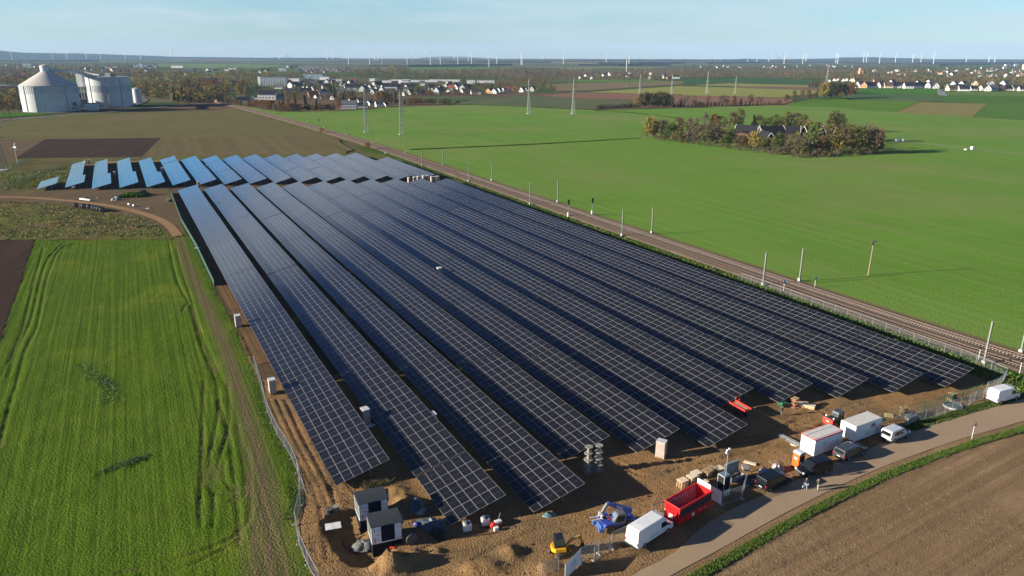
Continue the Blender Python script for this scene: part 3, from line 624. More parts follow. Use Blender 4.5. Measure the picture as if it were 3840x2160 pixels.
for i, (s, t0, cs) in enumerate(back):
    t = t0
    for j, (c, r) in enumerate(cs):
        where = 'lone short panel table standing by the rough grass left of the far block' if i == 0 else f'{ORD[j]} panel table from the cross path in {ORD[i-1]} far row from the rough grass'
        table(s, t, c, r, where, 'solar tables of the far block', False, j == 0); t += (c*MP+.22)/K
# ------------------------------------------------------------------ vehicles
mTyre = M('tyre rubber', (.018, .018, .019), .85); mRim = M('wheel rim', (.45, .46, .47), .35, .7); mBlk = M('black plastic', (.02, .02, .022), .6)
mWin = M('dark car glass', (.012, .016, .020), .08, 0, spec=.6); mLampR = M('red tail lamp', (.45, .015, .02), .25); mLampW = M('headlamp glass', (.75, .76, .78), .12); mPlate = M('number plate', (.75, .75, .72), .5)
mWhite = M('white paint', (.78, .78, .77), .32, coat=.4, col2=(.72, .72, .71)); mBlackP = M('black car paint', (.006, .007, .010), .3, spec=.35, coat=.12); mDkGrey = M('dark grey car paint', (.065, .075, .085), .28, .3, coat=.5); mSilver = M('silver white paint', (.60, .62, .64), .3, .15, coat=.4)
def poly_prism_y(mb, pts, y0, y1):
    """flat outline in (x, y(z), z) thickened"""
    n = len(pts); vs = [(x, y0(z), z) for x, z in pts]+[(x, y1(z), z) for x, z in pts]
    mb.raw(vs, [tuple(range(n)), tuple(reversed(range(n, 2*n)))]+[(i, n+i, n+(i+1) % n, (i+1) % n) for i in range(n)])
def vehicle(name, label, cat, pr, pf, side, wb, L, W, H, paint, kind, taper=.14, sidewin=None, roofstrip=False):
    """pr, pf: contact points of the camera-side rear and front wheel"""
    d = (pf-pr).normalized(); left = Vector((-d.y, d.x, 0)); c = (pr+pf)/2 - left*side*(W/2-.12)
    root = thing(name, label, cat, (c.x, c.y, .16 if name != 'none' else 0), math.atan2(d.y, d.x))
    ro, fo = (L-wb)*.52, (L-wb)*.48; x0, x1 = -wb/2-ro, wb/2+fo
    if kind == 'van':
        xs, xw, hb = x1-.95, x1-1.95, 1.35 if H > 2.3 else 1.2
        prof = [(x0+.05, .42), (x0, .62), (x0, 1.1), (x0+.06, H*.82), (x0+.13, H-.1), (x0+.35, H-.01), (x0+1, H), (xw-.3, H), (xw, H-.07), (xs, hb), (x1-.28, hb-.22), (x1-.06, hb-.45), (x1, .62), (x1-.05, .40)]
        ws = ((xs, hb), (xw, H-.07))
    else:                                    # pickup with hard top
        xs, xw, hb = x1-1.35, x1-2.15, 1.15
        prof = [(x0+.05, .5), (x0, .7), (x0, 1.02), (x0+.16, H-.12), (x0+.4, H-.04), (xw-1.3, H), (xw-.25, H), (xw, H-.05), (xs, hb), (x1-.25, hb-.12), (x1-.04, hb-.35), (x1, .7), (x1-.06, .5)]
        ws = ((xs, hb), (xw, H-.05))
    yw = lambda z: W/2*(1-taper*max(0, z-1.0)/max(H-1.0, .1))
    b = MB(); b.prism(prof, -W/2, W/2); b.v = [(x, y*(yw(z)/(W/2)), z) for x, y, z in b.v]
    if name != 'pickup_truck' or True:
        nose = [i for i, (x, y, z) in enumerate(b.v) if x > x1-.3]
        for i in nose: x, y, z = b.v[i]; b.v[i] = (x, y*.93, z)
    b.build('body', paint, root, bevel=.07)
    for sx in (-1, 1):
        for sy in (-1, 1):
            wr = thing('wheel', None, None); wr.parent = root; wr.location = (sx*wb/2, sy*(W/2-.13), .35)
            t = MB(); t.lathe([(.24, -.12), (.33, -.12), (.355, -.08), (.355, .08), (.33, .12), (.24, .12)], 20); t.v = [(x, z, y) for x, y, z in t.v]; t.build('tyre', mTyre, wr, smooth=False)
            t = MB(); t.lathe([(.05, -.125), (.22, -.13), (.23, 0), (.22, .13), (.05, .125)], 14); t.v = [(x, z, y) for x, y, z in t.v]; t.build('rim', mRim if kind != 'van' or paint != mBlackP else M('grey rim', (.2, .21, .22), .4, .6), wr)
            a = MB(); n = 12; arc = [(sx*wb/2+.43*math.cos(math.pi*i/n), .35+.43*math.sin(math.pi*i/n)) for i in range(n+1)]
            inn = [(sx*wb/2+.37*math.cos(math.pi*i/n), .35+.37*math.sin(math.pi*i/n)) for i in range(n+1)]
            for i in range(n):
                y = sy*(W/2+.006); a.face([(arc[i][0], y, arc[i][1]), (arc[i+1][0], y, arc[i+1][1]), (inn[i+1][0], y, inn[i+1][1]), (inn[i][0], y, inn[i][1])])
                y2 = sy*(W/2-.05); a.face([(inn[i][0], y, inn[i][1]), (inn[i+1][0], y, inn[i+1][1]), (inn[i+1][0], y2, inn[i+1][1]), (inn[i][0], y2, inn[i][1])])
            a.build('wheel_arch', mBlk, root)
    # windscreen, a slab proud of the body
    (ax, az), (bx, bz) = ws; nx, nz = (az-bz), (bx-ax); l = math.hypot(nx, nz); nx, nz = -nx/l, -nz/l
    if nz < 0: nx, nz = -nx, -nz
    p = lambda f, y, o: ((ax+(bx-ax)*f)+nx*o, y, (az+(bz-az)*f)+nz*o)
    b = MB(); b.raw([p(.06, -yw(az)*.86, .012), p(.06, yw(az)*.86, .012), p(.94, yw(bz)*.86, .012), p(.94, -yw(bz)*.86, .012), p(.06, -yw(az)*.86, -.02), p(.06, yw(az)*.86, -.02), p(.94, yw(bz)*.86, -.02), p(.94, -yw(bz)*.86, -.02)], [(0, 1, 2, 3), (4, 7, 6, 5), (0, 4, 5, 1), (1, 5, 6, 2), (2, 6, 7, 3), (3, 7, 4, 0)])
    b.build('windscreen', mWin, root)
    if sidewin is None:
        zb = 1.32 if H > 2.3 else 1.15; zt = min(zb+.72, H-.25); sidewin = [[(xw-.55, zb), (xs-.12, zb), (xw+.12, zt), (xw-.55, zt)]]
    for poly in sidewin:
        for sy in (-1, 1):
            b = MB(); poly_prism_y(b, poly, lambda z: sy*(yw(z)+.012), lambda z: sy*(yw(z)-.03)); b.build('side_window', mWin, root)
    if cat != 'van' or paint is not mWhite:   # glazed tail
        zb, zt = (1.15, min(H-.25, 1.75)) if kind == 'van' else (1.12, H-.2)
        xr = lambda z: x0+.06*(z-1.1)/(H*.82-1.1) if kind == 'van' else x0+.16*(z-1.02)/(H-.12-1.02)
        b = MB(); b.raw([(xr(z)+dx, y, z) for dx in (-.012, .03) for z in (zb, zt) for y in (-W*.37, W*.37)], [(0, 1, 3, 2), (4, 6, 7, 5), (0, 4, 5, 1), (2, 3, 7, 6), (0, 2, 6, 4), (1, 5, 7, 3)]); b.build('rear_window', mWin, root)
    for sy in (-1, 1):
        b = MB(); b.box((x0-.003, sy*(W/2-.1), 1.0 if kind == 'van' else .95), (.05, .13, .42)); b.build('tail_lamp', mLampR, root)
        b = MB(); b.box((x1-.14, sy*(W/2-.27), .86 if H < 2.3 else .98), (.22, .34, .18)); b.build('headlamp', mLampW, root, bevel=.03)
        b = MB(); b.box((xs-.25, sy*(yw(1.3)+.13), (1.3 if H < 2.3 else 1.5)), (.12, .2, .26)); b.build('mirror', mBlk, root, bevel=.03)
        b = MB(); b.box((0, sy*(W/2-.005), .47), (wb-.85, .05, .13)); b.build('side_trim', mBlk, root)
        b = MB(); b.box((-wb*.12, sy*(W/2+.004-.0), 1.06), (wb*.42, .018, .035)); b.build('door_rail', mBlk, root)
        b = MB(); b.box((xs-1.12, sy*(W/2+.006), 1.0), (.16, .02, .04)); b.build('door_handle', mBlk, root)
    b = MB(); b.box((x0-.02, 0, .48), (.16, W*.96, .2)); b.build('rear_bumper', mBlk, root, bevel=.03)
    b = MB(); b.box((x1-.02, 0, .52), (.14, W*.86, .26)); b.build('front_bumper', mBlk if paint is not mBlackP else mDkGrey, root, bevel=.04)
    b = MB(); b.box((x1-.03, 0, .82), (.1, W*.5, .14)); b.build('grille', mBlk if paint is not mBlackP else mRim, root)
    b = MB(); b.box((x0-.03, 0, .74), (.03, .52, .11)); b.build('number_plate', mPlate, root)
    if paint is mWhite and kind == 'van':
        b = MB(); b.box((x0+.015, 0, 1.35), (.012, .02, 1.5)); b.build('door_seam', mBlk, root)
        b = MB(); b.box((x0+.07, 0, H-.16), (.06, .5, .07)); b.build('brake_lamp', mBlk, root)
        for k in range(6):
            b = MB(); b.box((-.2, (k-2.5)*.24, H+.004), (wb*.9, .06, .016)); b.build('roof_rib', paint, root)
    if roofstrip:
        for y in (-.62, .62):
            b = MB(); b.tube((xw-1.9, y, H+.05), (xw-.1, y, H+.03), .025, m=0); b.build('roof_rail', mRim, root)
    return root
w1 = Q(1, 2); w2 = Q(2, 2)
vehicle('delivery_van', 'big white panel van parked at the road end in front of the red skip', 'van', w1(2285, 1245), w1(2455, 1135), -1, 4.3, 6.8, 2.0, 2.72, mWhite, 'van', taper=.10)
vehicle('passenger_van', 'black van seen from behind, parked nearest the banner corner', 'van', w2(655, 825), w2(790, 770), -1, 3.4, 5.2, 1.95, 2.08, mBlackP, 'van', sidewin=[[(-1.95, 1.18), (-.75, 1.18), (-.75, 1.72), (-1.85, 1.72)], [(-.65, 1.18), (.45, 1.18), (.45, 1.72), (-.65, 1.72)], [(.55, 1.18), (1.25, 1.18), (.85, 1.72), (.55, 1.72)]])
vehicle('passenger_van', 'black van facing the viewer beside the orange toilet cabin', 'van', w2(1070, 690), w2(958, 718), 1, 3.0, 5.05, 1.98, 2.12, mBlackP, 'van')
vehicle('pickup_truck', 'dark grey pickup with hard top parked beside the red rimmed container', 'pickup', w2(1247, 588), w2(1355, 545), -1, 3.1, 5.35, 1.95, 1.86, mDkGrey, 'pickup', sidewin=[[(-.15, 1.16), (.42, 1.16), (.42, 1.68), (-.15, 1.7)], [(.5, 1.16), (1.15, 1.16), (.72, 1.66), (.5, 1.68)], [(-1.9, 1.2), (-.5, 1.2), (-.5, 1.62), (-1.8, 1.6)]], roofstrip=True)
vehicle('minibus', 'silver white minibus with dark windows parked beside the plain white container', 'minibus', w2(1590, 452), w2(1690, 410), -1, 3.2, 5.0, 1.95, 1.97, mSilver, 'van', sidewin=[[(-1.75, 1.16), (-.55, 1.16), (-.55, 1.7), (-1.68, 1.7)], [(-.48, 1.16), (.55, 1.16), (.55, 1.7), (-.48, 1.7)], [(.65, 1.16), (1.3, 1.16), (.95, 1.68), (.65, 1.7)]])
vehicle('delivery_van', 'white panel van parked alone at the fence where the road leaves the picture', 'van', w2(2395, 160), w2(2510, 128), -1, 4.0, 6.0, 2.05, 2.5, mWhite, 'van', taper=.12)
# ------------------------------------------------------------------ skip, containers, toilet
def corner_frame(L_, N_, R_):
    """rotation with local x from near corner along N->R"""
    d = (R_-N_).normalized(); return math.atan2(d.y, d.x)
m20 = zz(2000, 1700, .31746); k4 = zz(2900, 1480, .24845)
mRed = M('red skip paint', (.62, .012, .012), .4, col2=(.50, .010, .012)); mInner = M('worn skip inside', (.42, .36, .33), .8, col2=(.25, .19, .17), scale=3)
def skip():
    N, R_, L_ = m20(1715, 880), w2(205, 945), m20(1530, 800)
    rz = corner_frame(L_, N, R_); L = 6.3; W = 2.35; H = 2.5
    root = thing('roll_off_skip', 'red open roll off skip with a black side panel', 'skip', (N.x, N.y, .12), rz)
    t = .07; zb = .22
    b = MB(); b.box((L/2, t/2, (H+zb)/2), (L, t, H-zb)); b.box((L/2, W-t/2, (H+zb)/2), (L, t, H-zb)); b.box((t/2, W/2, (H+zb)/2), (t, W-2*t, H-zb)); b.box((L-t/2, W/2, (H+zb)/2), (t, W-2*t, H-zb)); b.box((L/2, W/2, zb+.05), (L-2*t, W-2*t, .1))
    b.build('body', mRed, root)
    b = MB(); b.box((L/2, W-t-.012, H*.52), (L-.3, .02, H*.80)); b.box((L/2, W/2, zb+.112), (L-.3, W-.3, .02)); b.build('lining', mInner, root)
    b = MB(); b.box((L/2, -.012, 1.72), (L-.1, .03, .95)); b.build('side_panel', M('black panel', (.028, .026, .028), .5), root)
    b = MB()
    for p, q in (((0, 0), (L, 0)), ((0, W), (L, W))): b.box(((p[0]+q[0])/2, p[1], H+.03), (L+.1, .14, .12))
    for x in (0, L): b.box((x, W/2, H+.03), (.14, W-.14, .12))
    b.build('rim', mRed, root, bevel=.02)
    for y in (.35, .95, 1.45, 2.0):
        b = MB(); b.box((-.05, y, 1.25), (.1, .1, 1.9)); b.build('end_rib', mRed, root)
    for x in (1.2, 2.4, 3.6, 4.8):
        b = MB(); b.box((x, -.04, .72), (.1, .08, .9)); b.build('side_rib', mRed, root)
    b = MB(); b.box((-.11, 1.2, .95), (.02, .62, .62)); b.box((-.125, 1.2, 1.05), (.01, .5, .1), 1); b.build('notice_plate', [mPlate, mLampR], root)
    b = MB(); b.box((2.6, -.095, .78), (.5, .02, .42)); b.build('side_label', mPlate, root)
    b = MB(); b.box((4.6, -.045, .8), (1.6, .012, .05)); b.build('white_line', mPlate, root)
    for z in (.95, 1.15, 1.35):
        b = MB(); b.box((-.03, 2.25, z), (.03, .14, .1)); b.build('reflector', mPlate, root)
    for x in (.6, L-.6):
        for y in (.25, W-.25):
            b = MB(); b.tube((x, y-.12, .13), (x, y+.12, .13), .13, n=12); b.build('roller', mBlk, root)
    o = MB(); o.box((0, 0, .45), (1.1, .7, .5)); o.box((.1, .0, .73), (.9, .62, .05), 1)
    o = o.build('cardboard_box', [M('cardboard', (.38, .24, .14), .9), M('lid cardboard', (.45, .30, .19), .9)], None)
    R3 = Matrix.Rotation(rz, 3, 'Z'); p = R3 @ Vector((2.7, 1.0, .36)); o.location = (N.x+p.x, N.y+p.y, .5); o.rotation_euler = (.12, .1, rz+.5)
    tag(o, 'brown cardboard box lying inside the red skip', 'box')
skip()
mCont = M('container white', (.74, .75, .76), .5, col2=(.66, .67, .68), scale=.8); mRoofG = M('container roof', (.56, .54, .50), .7, col2=(.48, .46, .43)); mRedTrim = M('red trim', (.62, .045, .030), .5); mSeam = M('grey seam', (.22, .23, .24), .7)
def container(name, label, L_, N, R_, red, H):
    rz = corner_frame(L_, N, R_); L, W = 6.0, 2.43
    root = thing(name, label, 'container', (N.x, N.y, .15), rz)
    b = MB(); b.box((L/2, W/2, H/2+.12), (L, W, H-.12))
    b.build('walls', mCont, root)
    b = MB()
    if red: b.box((L/2, .83, H+.09), (L-.16, 1.18, .06)); b.box((L/2, 2.0, H+.09), (L-.16, .74, .06))
    else: b.box((L/2, W/2, H+.06), (L-.02, W-.02, .08))
    b.build('roof', mRoofG, root)
    if red:
        b = MB()
        for y in (-.01, W+.01): b.box((L/2, y, H+.02), (L+.06, .1, .17))
        for x in (-.01, L+.01): b.box((x, W/2, H+.02), (.1, W-.1, .17))
        b.build('rim', mRedTrim, root)
        for x in (.9, 3.1, 4.9): MB().box((x, -.008, 1.35), (.03, .025, 2.1)).build('wall_seam', mSeam, root)
        MB().box((2.1, -.01, 1.62), (.95, .03, .85)).build('window', M('blind grey', (.62, .64, .66), .4), root)
        dr = MB().box((4.05, -.012, 1.2), (.9, .03, 2.05)).build('door', mCont, root); MB().box((.35, -.03, 0), (.1, .03, .04)).build('handle', mSeam, dr, loc=(4.05, 0, 1.15))
        for y in (.8, 1.65): MB().box((-.008, y, 1.35), (.025, .03, 2.1)).build('end_seam', mSeam, root)
        MB().box((-.008, W/2, .95), (.02, W-.1, .03)).build('end_seam', mSeam, root)
    else:
        b = MB()
        x = .25
        while x < L-.1: b.box((x, -.018, H/2+.1), (.13, .036, H-.35)); x += .27
        b.build('side_corrugation', mCont, root)
        b = MB(); y = .22
        while y < W-.1: b.box((-.018, y, H/2+.1), (.036, .13, H-.35)); y += .27
        b.build('end_corrugation', mCont, root)
        b = MB()
        for x in (0, L):
            for y in (0, W): b.box((x, y, H/2+.08), (.16, .16, H-.02))
        b.build('corner_posts', mCont, root)
        sg = MB().box((4.1, -.055, 1.78), (1.05, .03, .34)).build('sign_plate', mRedTrim, root)
        t = MB().box((4.1, -.055, 2.08), (.85, .02, .12)).box((4.0, -.055, 2.2), (.5, .02, .06)).build('sign_lettering', mBlk, root)
        MB().box((4.1, -.073, 1.78), (.7, .012, .08)).build('white_lettering', mPlate, sg)
        for x in (2.6, 3.2, 5.1): MB().box((x, -.05, .9), (.05, .03, 1.1)).build('lock_bar', mSeam, root)
    return root
container('site_container', 'white office container with a red rim around its flat roof', k4(370, 872), k4(600, 962), k4(1005, 812), True, 2.72)
container('storage_container', 'plain white corrugated container with a small red sign', k4(1000, 650), k4(1210, 742), k4(1580, 602), False, 2.62)
def toilet():
    N = k4(370, 1145); rz = corner_frame(None, k4(600, 962), k4(1005, 812)); root = thing('portable_toilet', 'orange portable toilet cabin with a white roof', 'toilet cabin', (N.x, N.y, .12), rz)
    mO = M('orange plastic', (.72, .13, .015), .5, col2=(.62, .10, .012)); w = 1.15; h = 2.15
    MB().box((w/2, w/2, h/2+.1), (w, w, h)).build('cabin', mO, root, bevel=.04)
    b = MB(); b.prism([(0, h+.1), (0, h+.22), (.25, h+.38), (w-.25, h+.38), (w, h+.22), (w, h+.1)], -.02, w+.02); b.build('roof', M('translucent white roof', (.62, .64, .68), .5), root)
    d = MB().box((-.02, w/2, 1.15), (.04, w*.78, 1.85)).build('door', mO, root); MB().box((-.05, w/2, 1.55), (.03, .5, .3)).build('emblem', mPlate, d); MB().box((-.05, w*.82, 1.05), (.03, .06, .16)).build('handle', mBlk, d)
    MB().box((w*.5, -.015, 1.1), (.8, .03, 1.7)).build('side_panel', M('dark orange panel', (.08, .02, .012), .6), root)
    MB().box((w/2, w/2, .06), (w+.1, w+.1, .12)).build('skid', mBlk, root)
toilet()
# ------------------------------------------------------------------ transformer kiosks
def textmesh(body, size, mat, name, parent, loc, rot, ext=.004):
    cu = bpy.data.curves.new('txt', 'FONT'); cu.body = body; cu.size = size; cu.extrude = ext; cu.align_x = 'CENTER'; cu.align_y = 'CENTER'
    t = bpy.data.objects.new('txt', cu); COL.objects.link(t); dg = bpy.context.evaluated_depsgraph_get()
    me = bpy.data.meshes.new_from_object(t.evaluated_get(dg)); bpy.data.objects.remove(t)
    me.materials.clear(); me.materials.append(mat); o = bpy.data.objects.new(name, me); COL.objects.link(o); o.parent = parent; o.location = loc; o.rotation_euler = rot; return o
mNavy = M('dark navy panel', (.010, .014, .026), .75, spec=.1); mKRoof = M('anthracite roof', (.040, .046, .056), .8, spec=.1, col2=(.034, .039, .047), scale=4); mKSide = M('olive grey panel', (.115, .12, .105), .6); mPanelW = M('kiosk white', (.66, .69, .78), .45)
mBlueBar = M('blue stripe', (.03, .22, .6), .5); mInk = M('grey lettering', (.16, .16, .2), .6); mInkR = M('maroon lettering', (.26, .05, .07), .6)
def kiosk(label, N, R_, dz):
    rz = corner_frame(None, N, R_); L, W, H = 3.55, 2.75, 2.95
    root = thing('transformer_kiosk', label, 'transformer kiosk', (N.x, N.y, dz), rz)
    b = MB(); b.box((L/2, W/2, -.32), (L, W, 1.96)); b.build('plinth', mNavy, root)
    zb = .66
    MB().box((L/2, W/2, (zb+H)/2), (L-.02, W-.02, H-zb)).build('housing', mNavy, root)
    MB().box((-.005, W/2, (zb+.14+H)/2), (.05, W-.1, H-zb-.2)).build('end_wall', mKSide, root)
    b = MB(); b.box((-.01, W/2, zb+.05), (.1, W+.1, .11)); b.box((L/2+.05, -.01, zb+.05), (L-.1, .1, .11))
    for x, y in ((-.01, -.01), (-.01, W+.01)): b.box((x, y, (zb+.11+H)/2), (.1, .1, H-zb-.11))
    b.build('edge_trim', M('white trim', (.82, .82, .80), .4), root)
    b = MB(); b.prism([(y, z) for y, z in ((-.12, H), (-.12, H+.09), (W/2, H+.22), (W+.12, H+.09), (W+.12, H))], -.12, L+.12); b.v = [(y, x, z) for x, y, z in b.v]; b.build('roof', mKRoof, root)
    for name, x, w in (('door_panel', .58, .98), ('vent_panel', L-.46, .78)):
        d = MB().box((x, -.025, (zb+.13+H)/2), (w, .05, H-zb-.17)).build(name, mPanelW, root)
        if name == 'door_panel':
            MB().box((x-.26, -.055, H-.42), (.12, .015, .5)).build('blue_stripe', mBlueBar, d); MB().box((x-.26, -.055, zb+.5), (.11, .015, .55)).build('navy_stripe', mNavy, d)
            textmesh('FABER', .17, mInkR, 'lettering', d, (x+.08, -.056, (zb+H)/2+.06), (math.pi/2, 0, 0))
            for k in range(3): MB().box((x+.12, -.053, H-.35-.14*k), (.4-.06*k, .01, .03)).build('small_print', mInk, d)
            for k in range(3): MB().box((x+.12, -.053, zb+.66-.13*k), (.42, .01, .025)).build('small_print', mInk, d)
    MB().box((L*.53, -.012, (zb+.13+H)/2), (1.2, .035, H-zb-.2)).build('louvre_door', M('louvre black', (.010, .014, .026), .8, spec=.1), root)
    MB().box((-.035, W*.35, H-.55), (.02, .13, .2)).build('warning_label', M('yellow label', (.6, .45, .05), .5), root)
    b = MB(); b.box((L+.35, W*.85, 1.9), (.6, .05, 1.9)); b.build('open_door', mKSide, root)
NA, RA = tz(685, 880), tz(1040, 800); NB, RB = tz(540, 600), tz(870, 520)
kiosk('black and white transformer kiosk standing nearest the pit edge', NA, RA, 0); kiosk('black and white transformer kiosk half hidden behind its twin', NB, RB, 0)
# ------------------------------------------------------------------ machines
mBlue = M('machine blue', (.030, .055, .30), .4, col2=(.022, .04, .22)); mBlueL = M('machine light blue', (.07, .15, .42), .4); mYel = M('machine yellow', (.80, .40, .012), .4, col2=(.68, .32, .01)); mGreyM = M('machine grey', (.13, .135, .14), .5); mMud = M('muddy rubber', (.10, .075, .045), .95, col2=(.05, .04, .03), scale=4)
z22 = zz(2200, 1820, .16563)
def wheel_part(root, x, y, r, w, m, rimm, name='wheel'):
    wr = thing(name, None, None); wr.parent = root; wr.location = (x, y, r)
    t = MB(); t.lathe([(r*.6, -w/2), (r*.93, -w/2), (r, -w*.3), (r, w*.3), (r*.93, w/2), (r*.6, w/2)], 18); t.v = [(a, c, b_) for a, b_, c in t.v]; t.build('tyre', m, wr)
    t = MB(); t.lathe([(r*.15, -w*.45), (r*.55, -w*.4), (r*.6, 0), (r*.55, w*.4), (r*.15, w*.45)], 14); t.v = [(a, c, b_) for a, b_, c in t.v]; t.build('rim', rimm, wr)
def telehandler():
    fl, fr, rr = z22(310, 930), z22(600, 1040), z22(1000, 860)
    c = (fl+rr)/2; d = ((fl+fr)/2-rr); d = Vector((d.x, d.y, 0)).normalized()
    rz = math.atan2(d.y, d.x); c = (fl+fr)/2 - d*1.25
    root = thing('telehandler', 'blue telehandler with pallet forks standing behind the mesh fence', 'telehandler', (c.x, c.y, .05), rz)
    for x in (-1.35, 1.35):
        for y in (-.95, .95): wheel_part(root, x, y, .58, .42, mMud, mGreyM)
    b = MB(); b.prism([(-2.3, .55), (-2.35, 1.15), (-1.9, 1.25), (.6, 1.0), (1.9, .95), (2.0, .6), (1.6, .45), (-1.9, .42)], -.72, .72); b.build('chassis', mBlue, root, bevel=.04)
    b = MB(); b.prism([(-1.9, 1.2), (-1.9, 1.75), (-.7, 1.62), (.5, 1.12), (.5, 1.0)], -1.05, -.45); b.build('engine_cover', mBlueL, root, bevel=.05)
    for y in (-.95, .95):
        b = MB(); b.prism([(.6, 1.22), (.75, 1.42), (1.95, 1.38), (2.2, 1.0), (2.1, .95), (1.8, 1.24), (.8, 1.28)], y-.26, y+.26); b.build('mudguard', mBlue, root)
    b = MB(); b.box((2.35, 0, .42), (.3, 2.2, .2)); b.box((2.45, -.85, .55), (.7, .3, .35)); b.box((2.45, .85, .55), (.7, .3, .35)); b.box((2.2, 0, .7), (.3, 1.2, .36)); b.build('front_frame', mBlueL, root, bevel=.03)
    b = MB(); b.prism([(-.75, 1.0), (-.8, 2.25), (-.5, 2.4), (.35, 2.38), (.75, 1.7), (.78, .95)], .12, 1.02); b.build('cab', mGreyM, root, bevel=.03)
    b = MB(); b.raw([(.80, .2, 1.05), (.80, .95, 1.05), (.79, .95, 1.68), (.79, .2, 1.68), (.40, .95, 2.36), (.40, .2, 2.36)], [(0, 1, 2, 3), (3, 2, 4, 5)]); b.build('windscreen', M('cab glass', (.16, .18, .22), .06), root)
    b = MB(); b.prism([(-.62, 1.35), (-.66, 2.2), (.28, 2.22), (.58, 1.68), (.6, 1.3)], 1.025, 1.04); b.build('side_window', mWin, root)
    MB().box((-.15, .57, 2.43), (.9, .86, .06)).build('cab_roof', mGreyM, root)
    p0, p1 = Vector((-2.15, -.2, 1.75)), Vector((1.15, -.3, 3.35))
    b = MB(); b.bar(p0, p0.lerp(p1, .72), .46, h=.5); b.build('boom', mBlue, root, bevel=.03)
    b = MB(); b.bar(p0.lerp(p1, .72), p1, .36, h=.38); b.build('inner_boom', mBlue, root)
    for k in range(2): MB().bar(p0.lerp(p1, .40)+Vector((0, .245, .06-.16*k)), p0.lerp(p1, .68-.06*k)+Vector((0, .245, .06-.16*k)), .012, h=.07).build('lettering', mPlate, root)
    b = MB(); b.bar(p1, p1+Vector((.75, .1, -1.05)), .3, h=.35); b.build('boom_head', mGreyM, root)
    q = p1+Vector((.85, .1, -1.15))
    b = MB(); b.box(q+Vector((.05, 0, 0)), (.1, 1.25, .12)); b.box(q+Vector((.05, 0, -.4)), (.1, 1.25, .12)); b.build('fork_carriage', M('carriage grey', (.35, .33, .29), .6), root)
    for y in (-.3, .3): MB().box(q+Vector((.72, y, -.52)), (1.3, .17, .07)).box(q+Vector((.12, y, -.25)), (.07, .17, .5)).build('fork', M('bare steel fork', (.62, .60, .57), .35, .2), root)
    MB().box((.9, .05, 1.25), (.5, .12, .06)).build('red_hose', mRedTrim, root)
telehandler()
def excavator():
    c = m20(300, 1185); d = (m20(420, 1135)-m20(245, 1225)); rz = math.atan2(d.y, d.x)
    root = thing('mini_excavator', 'yellow mini excavator with a black cab on the yard soil', 'excavator', (c.x, c.y, .05), 0)
    R = lambda b, a: setattr(b, 'v', [tuple(Matrix.Rotation(a, 3, 'Z') @ Vector(v)) for v in b.v])
    for y in (-.68, .68):
        b = MB(); b.prism([(-1.0, .12), (-.86, .02), (.86, .02), (1.0, .12), (1.04, .28), (.9, .44), (-.9, .44), (-1.04, .28)], y-.17, y+.17); R(b, rz); b.build('crawler_track', mMud, root, bevel=.04)
    b = MB(); b.box((0, 0, .38), (.9, 1.0, .28)); R(b, rz); b.build('undercarriage', mBlk, root)
    b = MB(); b.box((1.2, 0, .25), (.08, 1.6, .34)); R(b, rz); b.build('dozer_blade', mYel, root)
    u = .15
    b = MB(); n = 14
    out = [(-.95+.12*math.cos(t), .78*math.sin(t)) for t in np.linspace(math.pi*.5, math.pi*1.5, 8)]
    pts = [(.75, .72), (-.55, .76), (-.92, .45), (-.98, 0), (-.92, -.45), (-.55, -.76), (.75, -.72)]
    b.raw([(x, y, .6) for x, y in pts]+[(x*.97, y, 1.12) for x, y in pts], [tuple(range(7)), tuple(range(7, 14))]+[(i, (i+1) % 7, 7+(i+1) % 7, 7+i) for i in range(7)]); R(b, u); b.build('body', mYel, root, bevel=.06)
    MB().lathe([(.5, .5), (.5, .62)], 16).build('turntable', mBlk, root)
    b = MB(); b.prism([(-.6, 1.08), (-.62, 2.35), (-.5, 2.42), (.42, 2.42), (.62, 1.9), (.66, 1.08)], -.55, .55); R(b, u); b.build('cab', M('cab black', (.016, .018, .02), .35), root, bevel=.03)
    for nm, pl, y in (('side_window', [(-.48, 1.45), (-.48, 2.28), (.0, 2.28), (.0, 1.45)], .556), ('side_window', [(.08, 1.25), (.08, 2.28), (.36, 2.28), (.52, 1.88), (.54, 1.25)], .556), ('side_window', [(-.48, 1.45), (-.48, 2.28), (.36, 2.28), (.52, 1.88), (.54, 1.45)], -.568)):
        b = MB(); b.prism(pl, y, y+.012); R(b, u); b.build(nm, M('green cab glass', (.06, .085, .07), .08), root)
    b = MB(); b.box((-.628, 0, 1.85), (.02, .8, .7)); R(b, u); b.build('rear_window', mWin, root)
    b = MB(); b.box((-.985, 0, .9), (.03, .5, .12)); R(b, u); b.build('side_stripe', M('orange stripe', (.6, .14, .02), .5), root)
    A = [(.8, 0, .95), (1.5, 0, 1.75), (2.45, 0, 2.15)]; B = [(2.45, 0, 2.15), (2.85, 0, 1.05)]
    for nm, pl, wd in (('boom', A, .2), ('dipper', B, .16)):
        b = MB()
        for p, q in zip(pl[:-1], pl[1:]): b.bar(p, q, wd, h=.24)
        R(b, u); b.build(nm, M('dull machine yellow', (.30, .17, .03), .7), root)
    b = MB(); b.bar((1.0, 0, 1.1), (1.7, 0, 2.1), .08); b.bar((1.9, 0, 2.1), (2.6, 0, 1.7), .07); R(b, u); b.build('hydraulic_ram', mGreyM, root)
    b = MB(); b.prism([(2.7, 1.05), (3.0, 1.1), (3.02, .7), (2.8, .45), (2.5, .5), (2.62, .75)], -.28, .28); R(b, u); b.build('bucket', mBlk, root)
excavator()
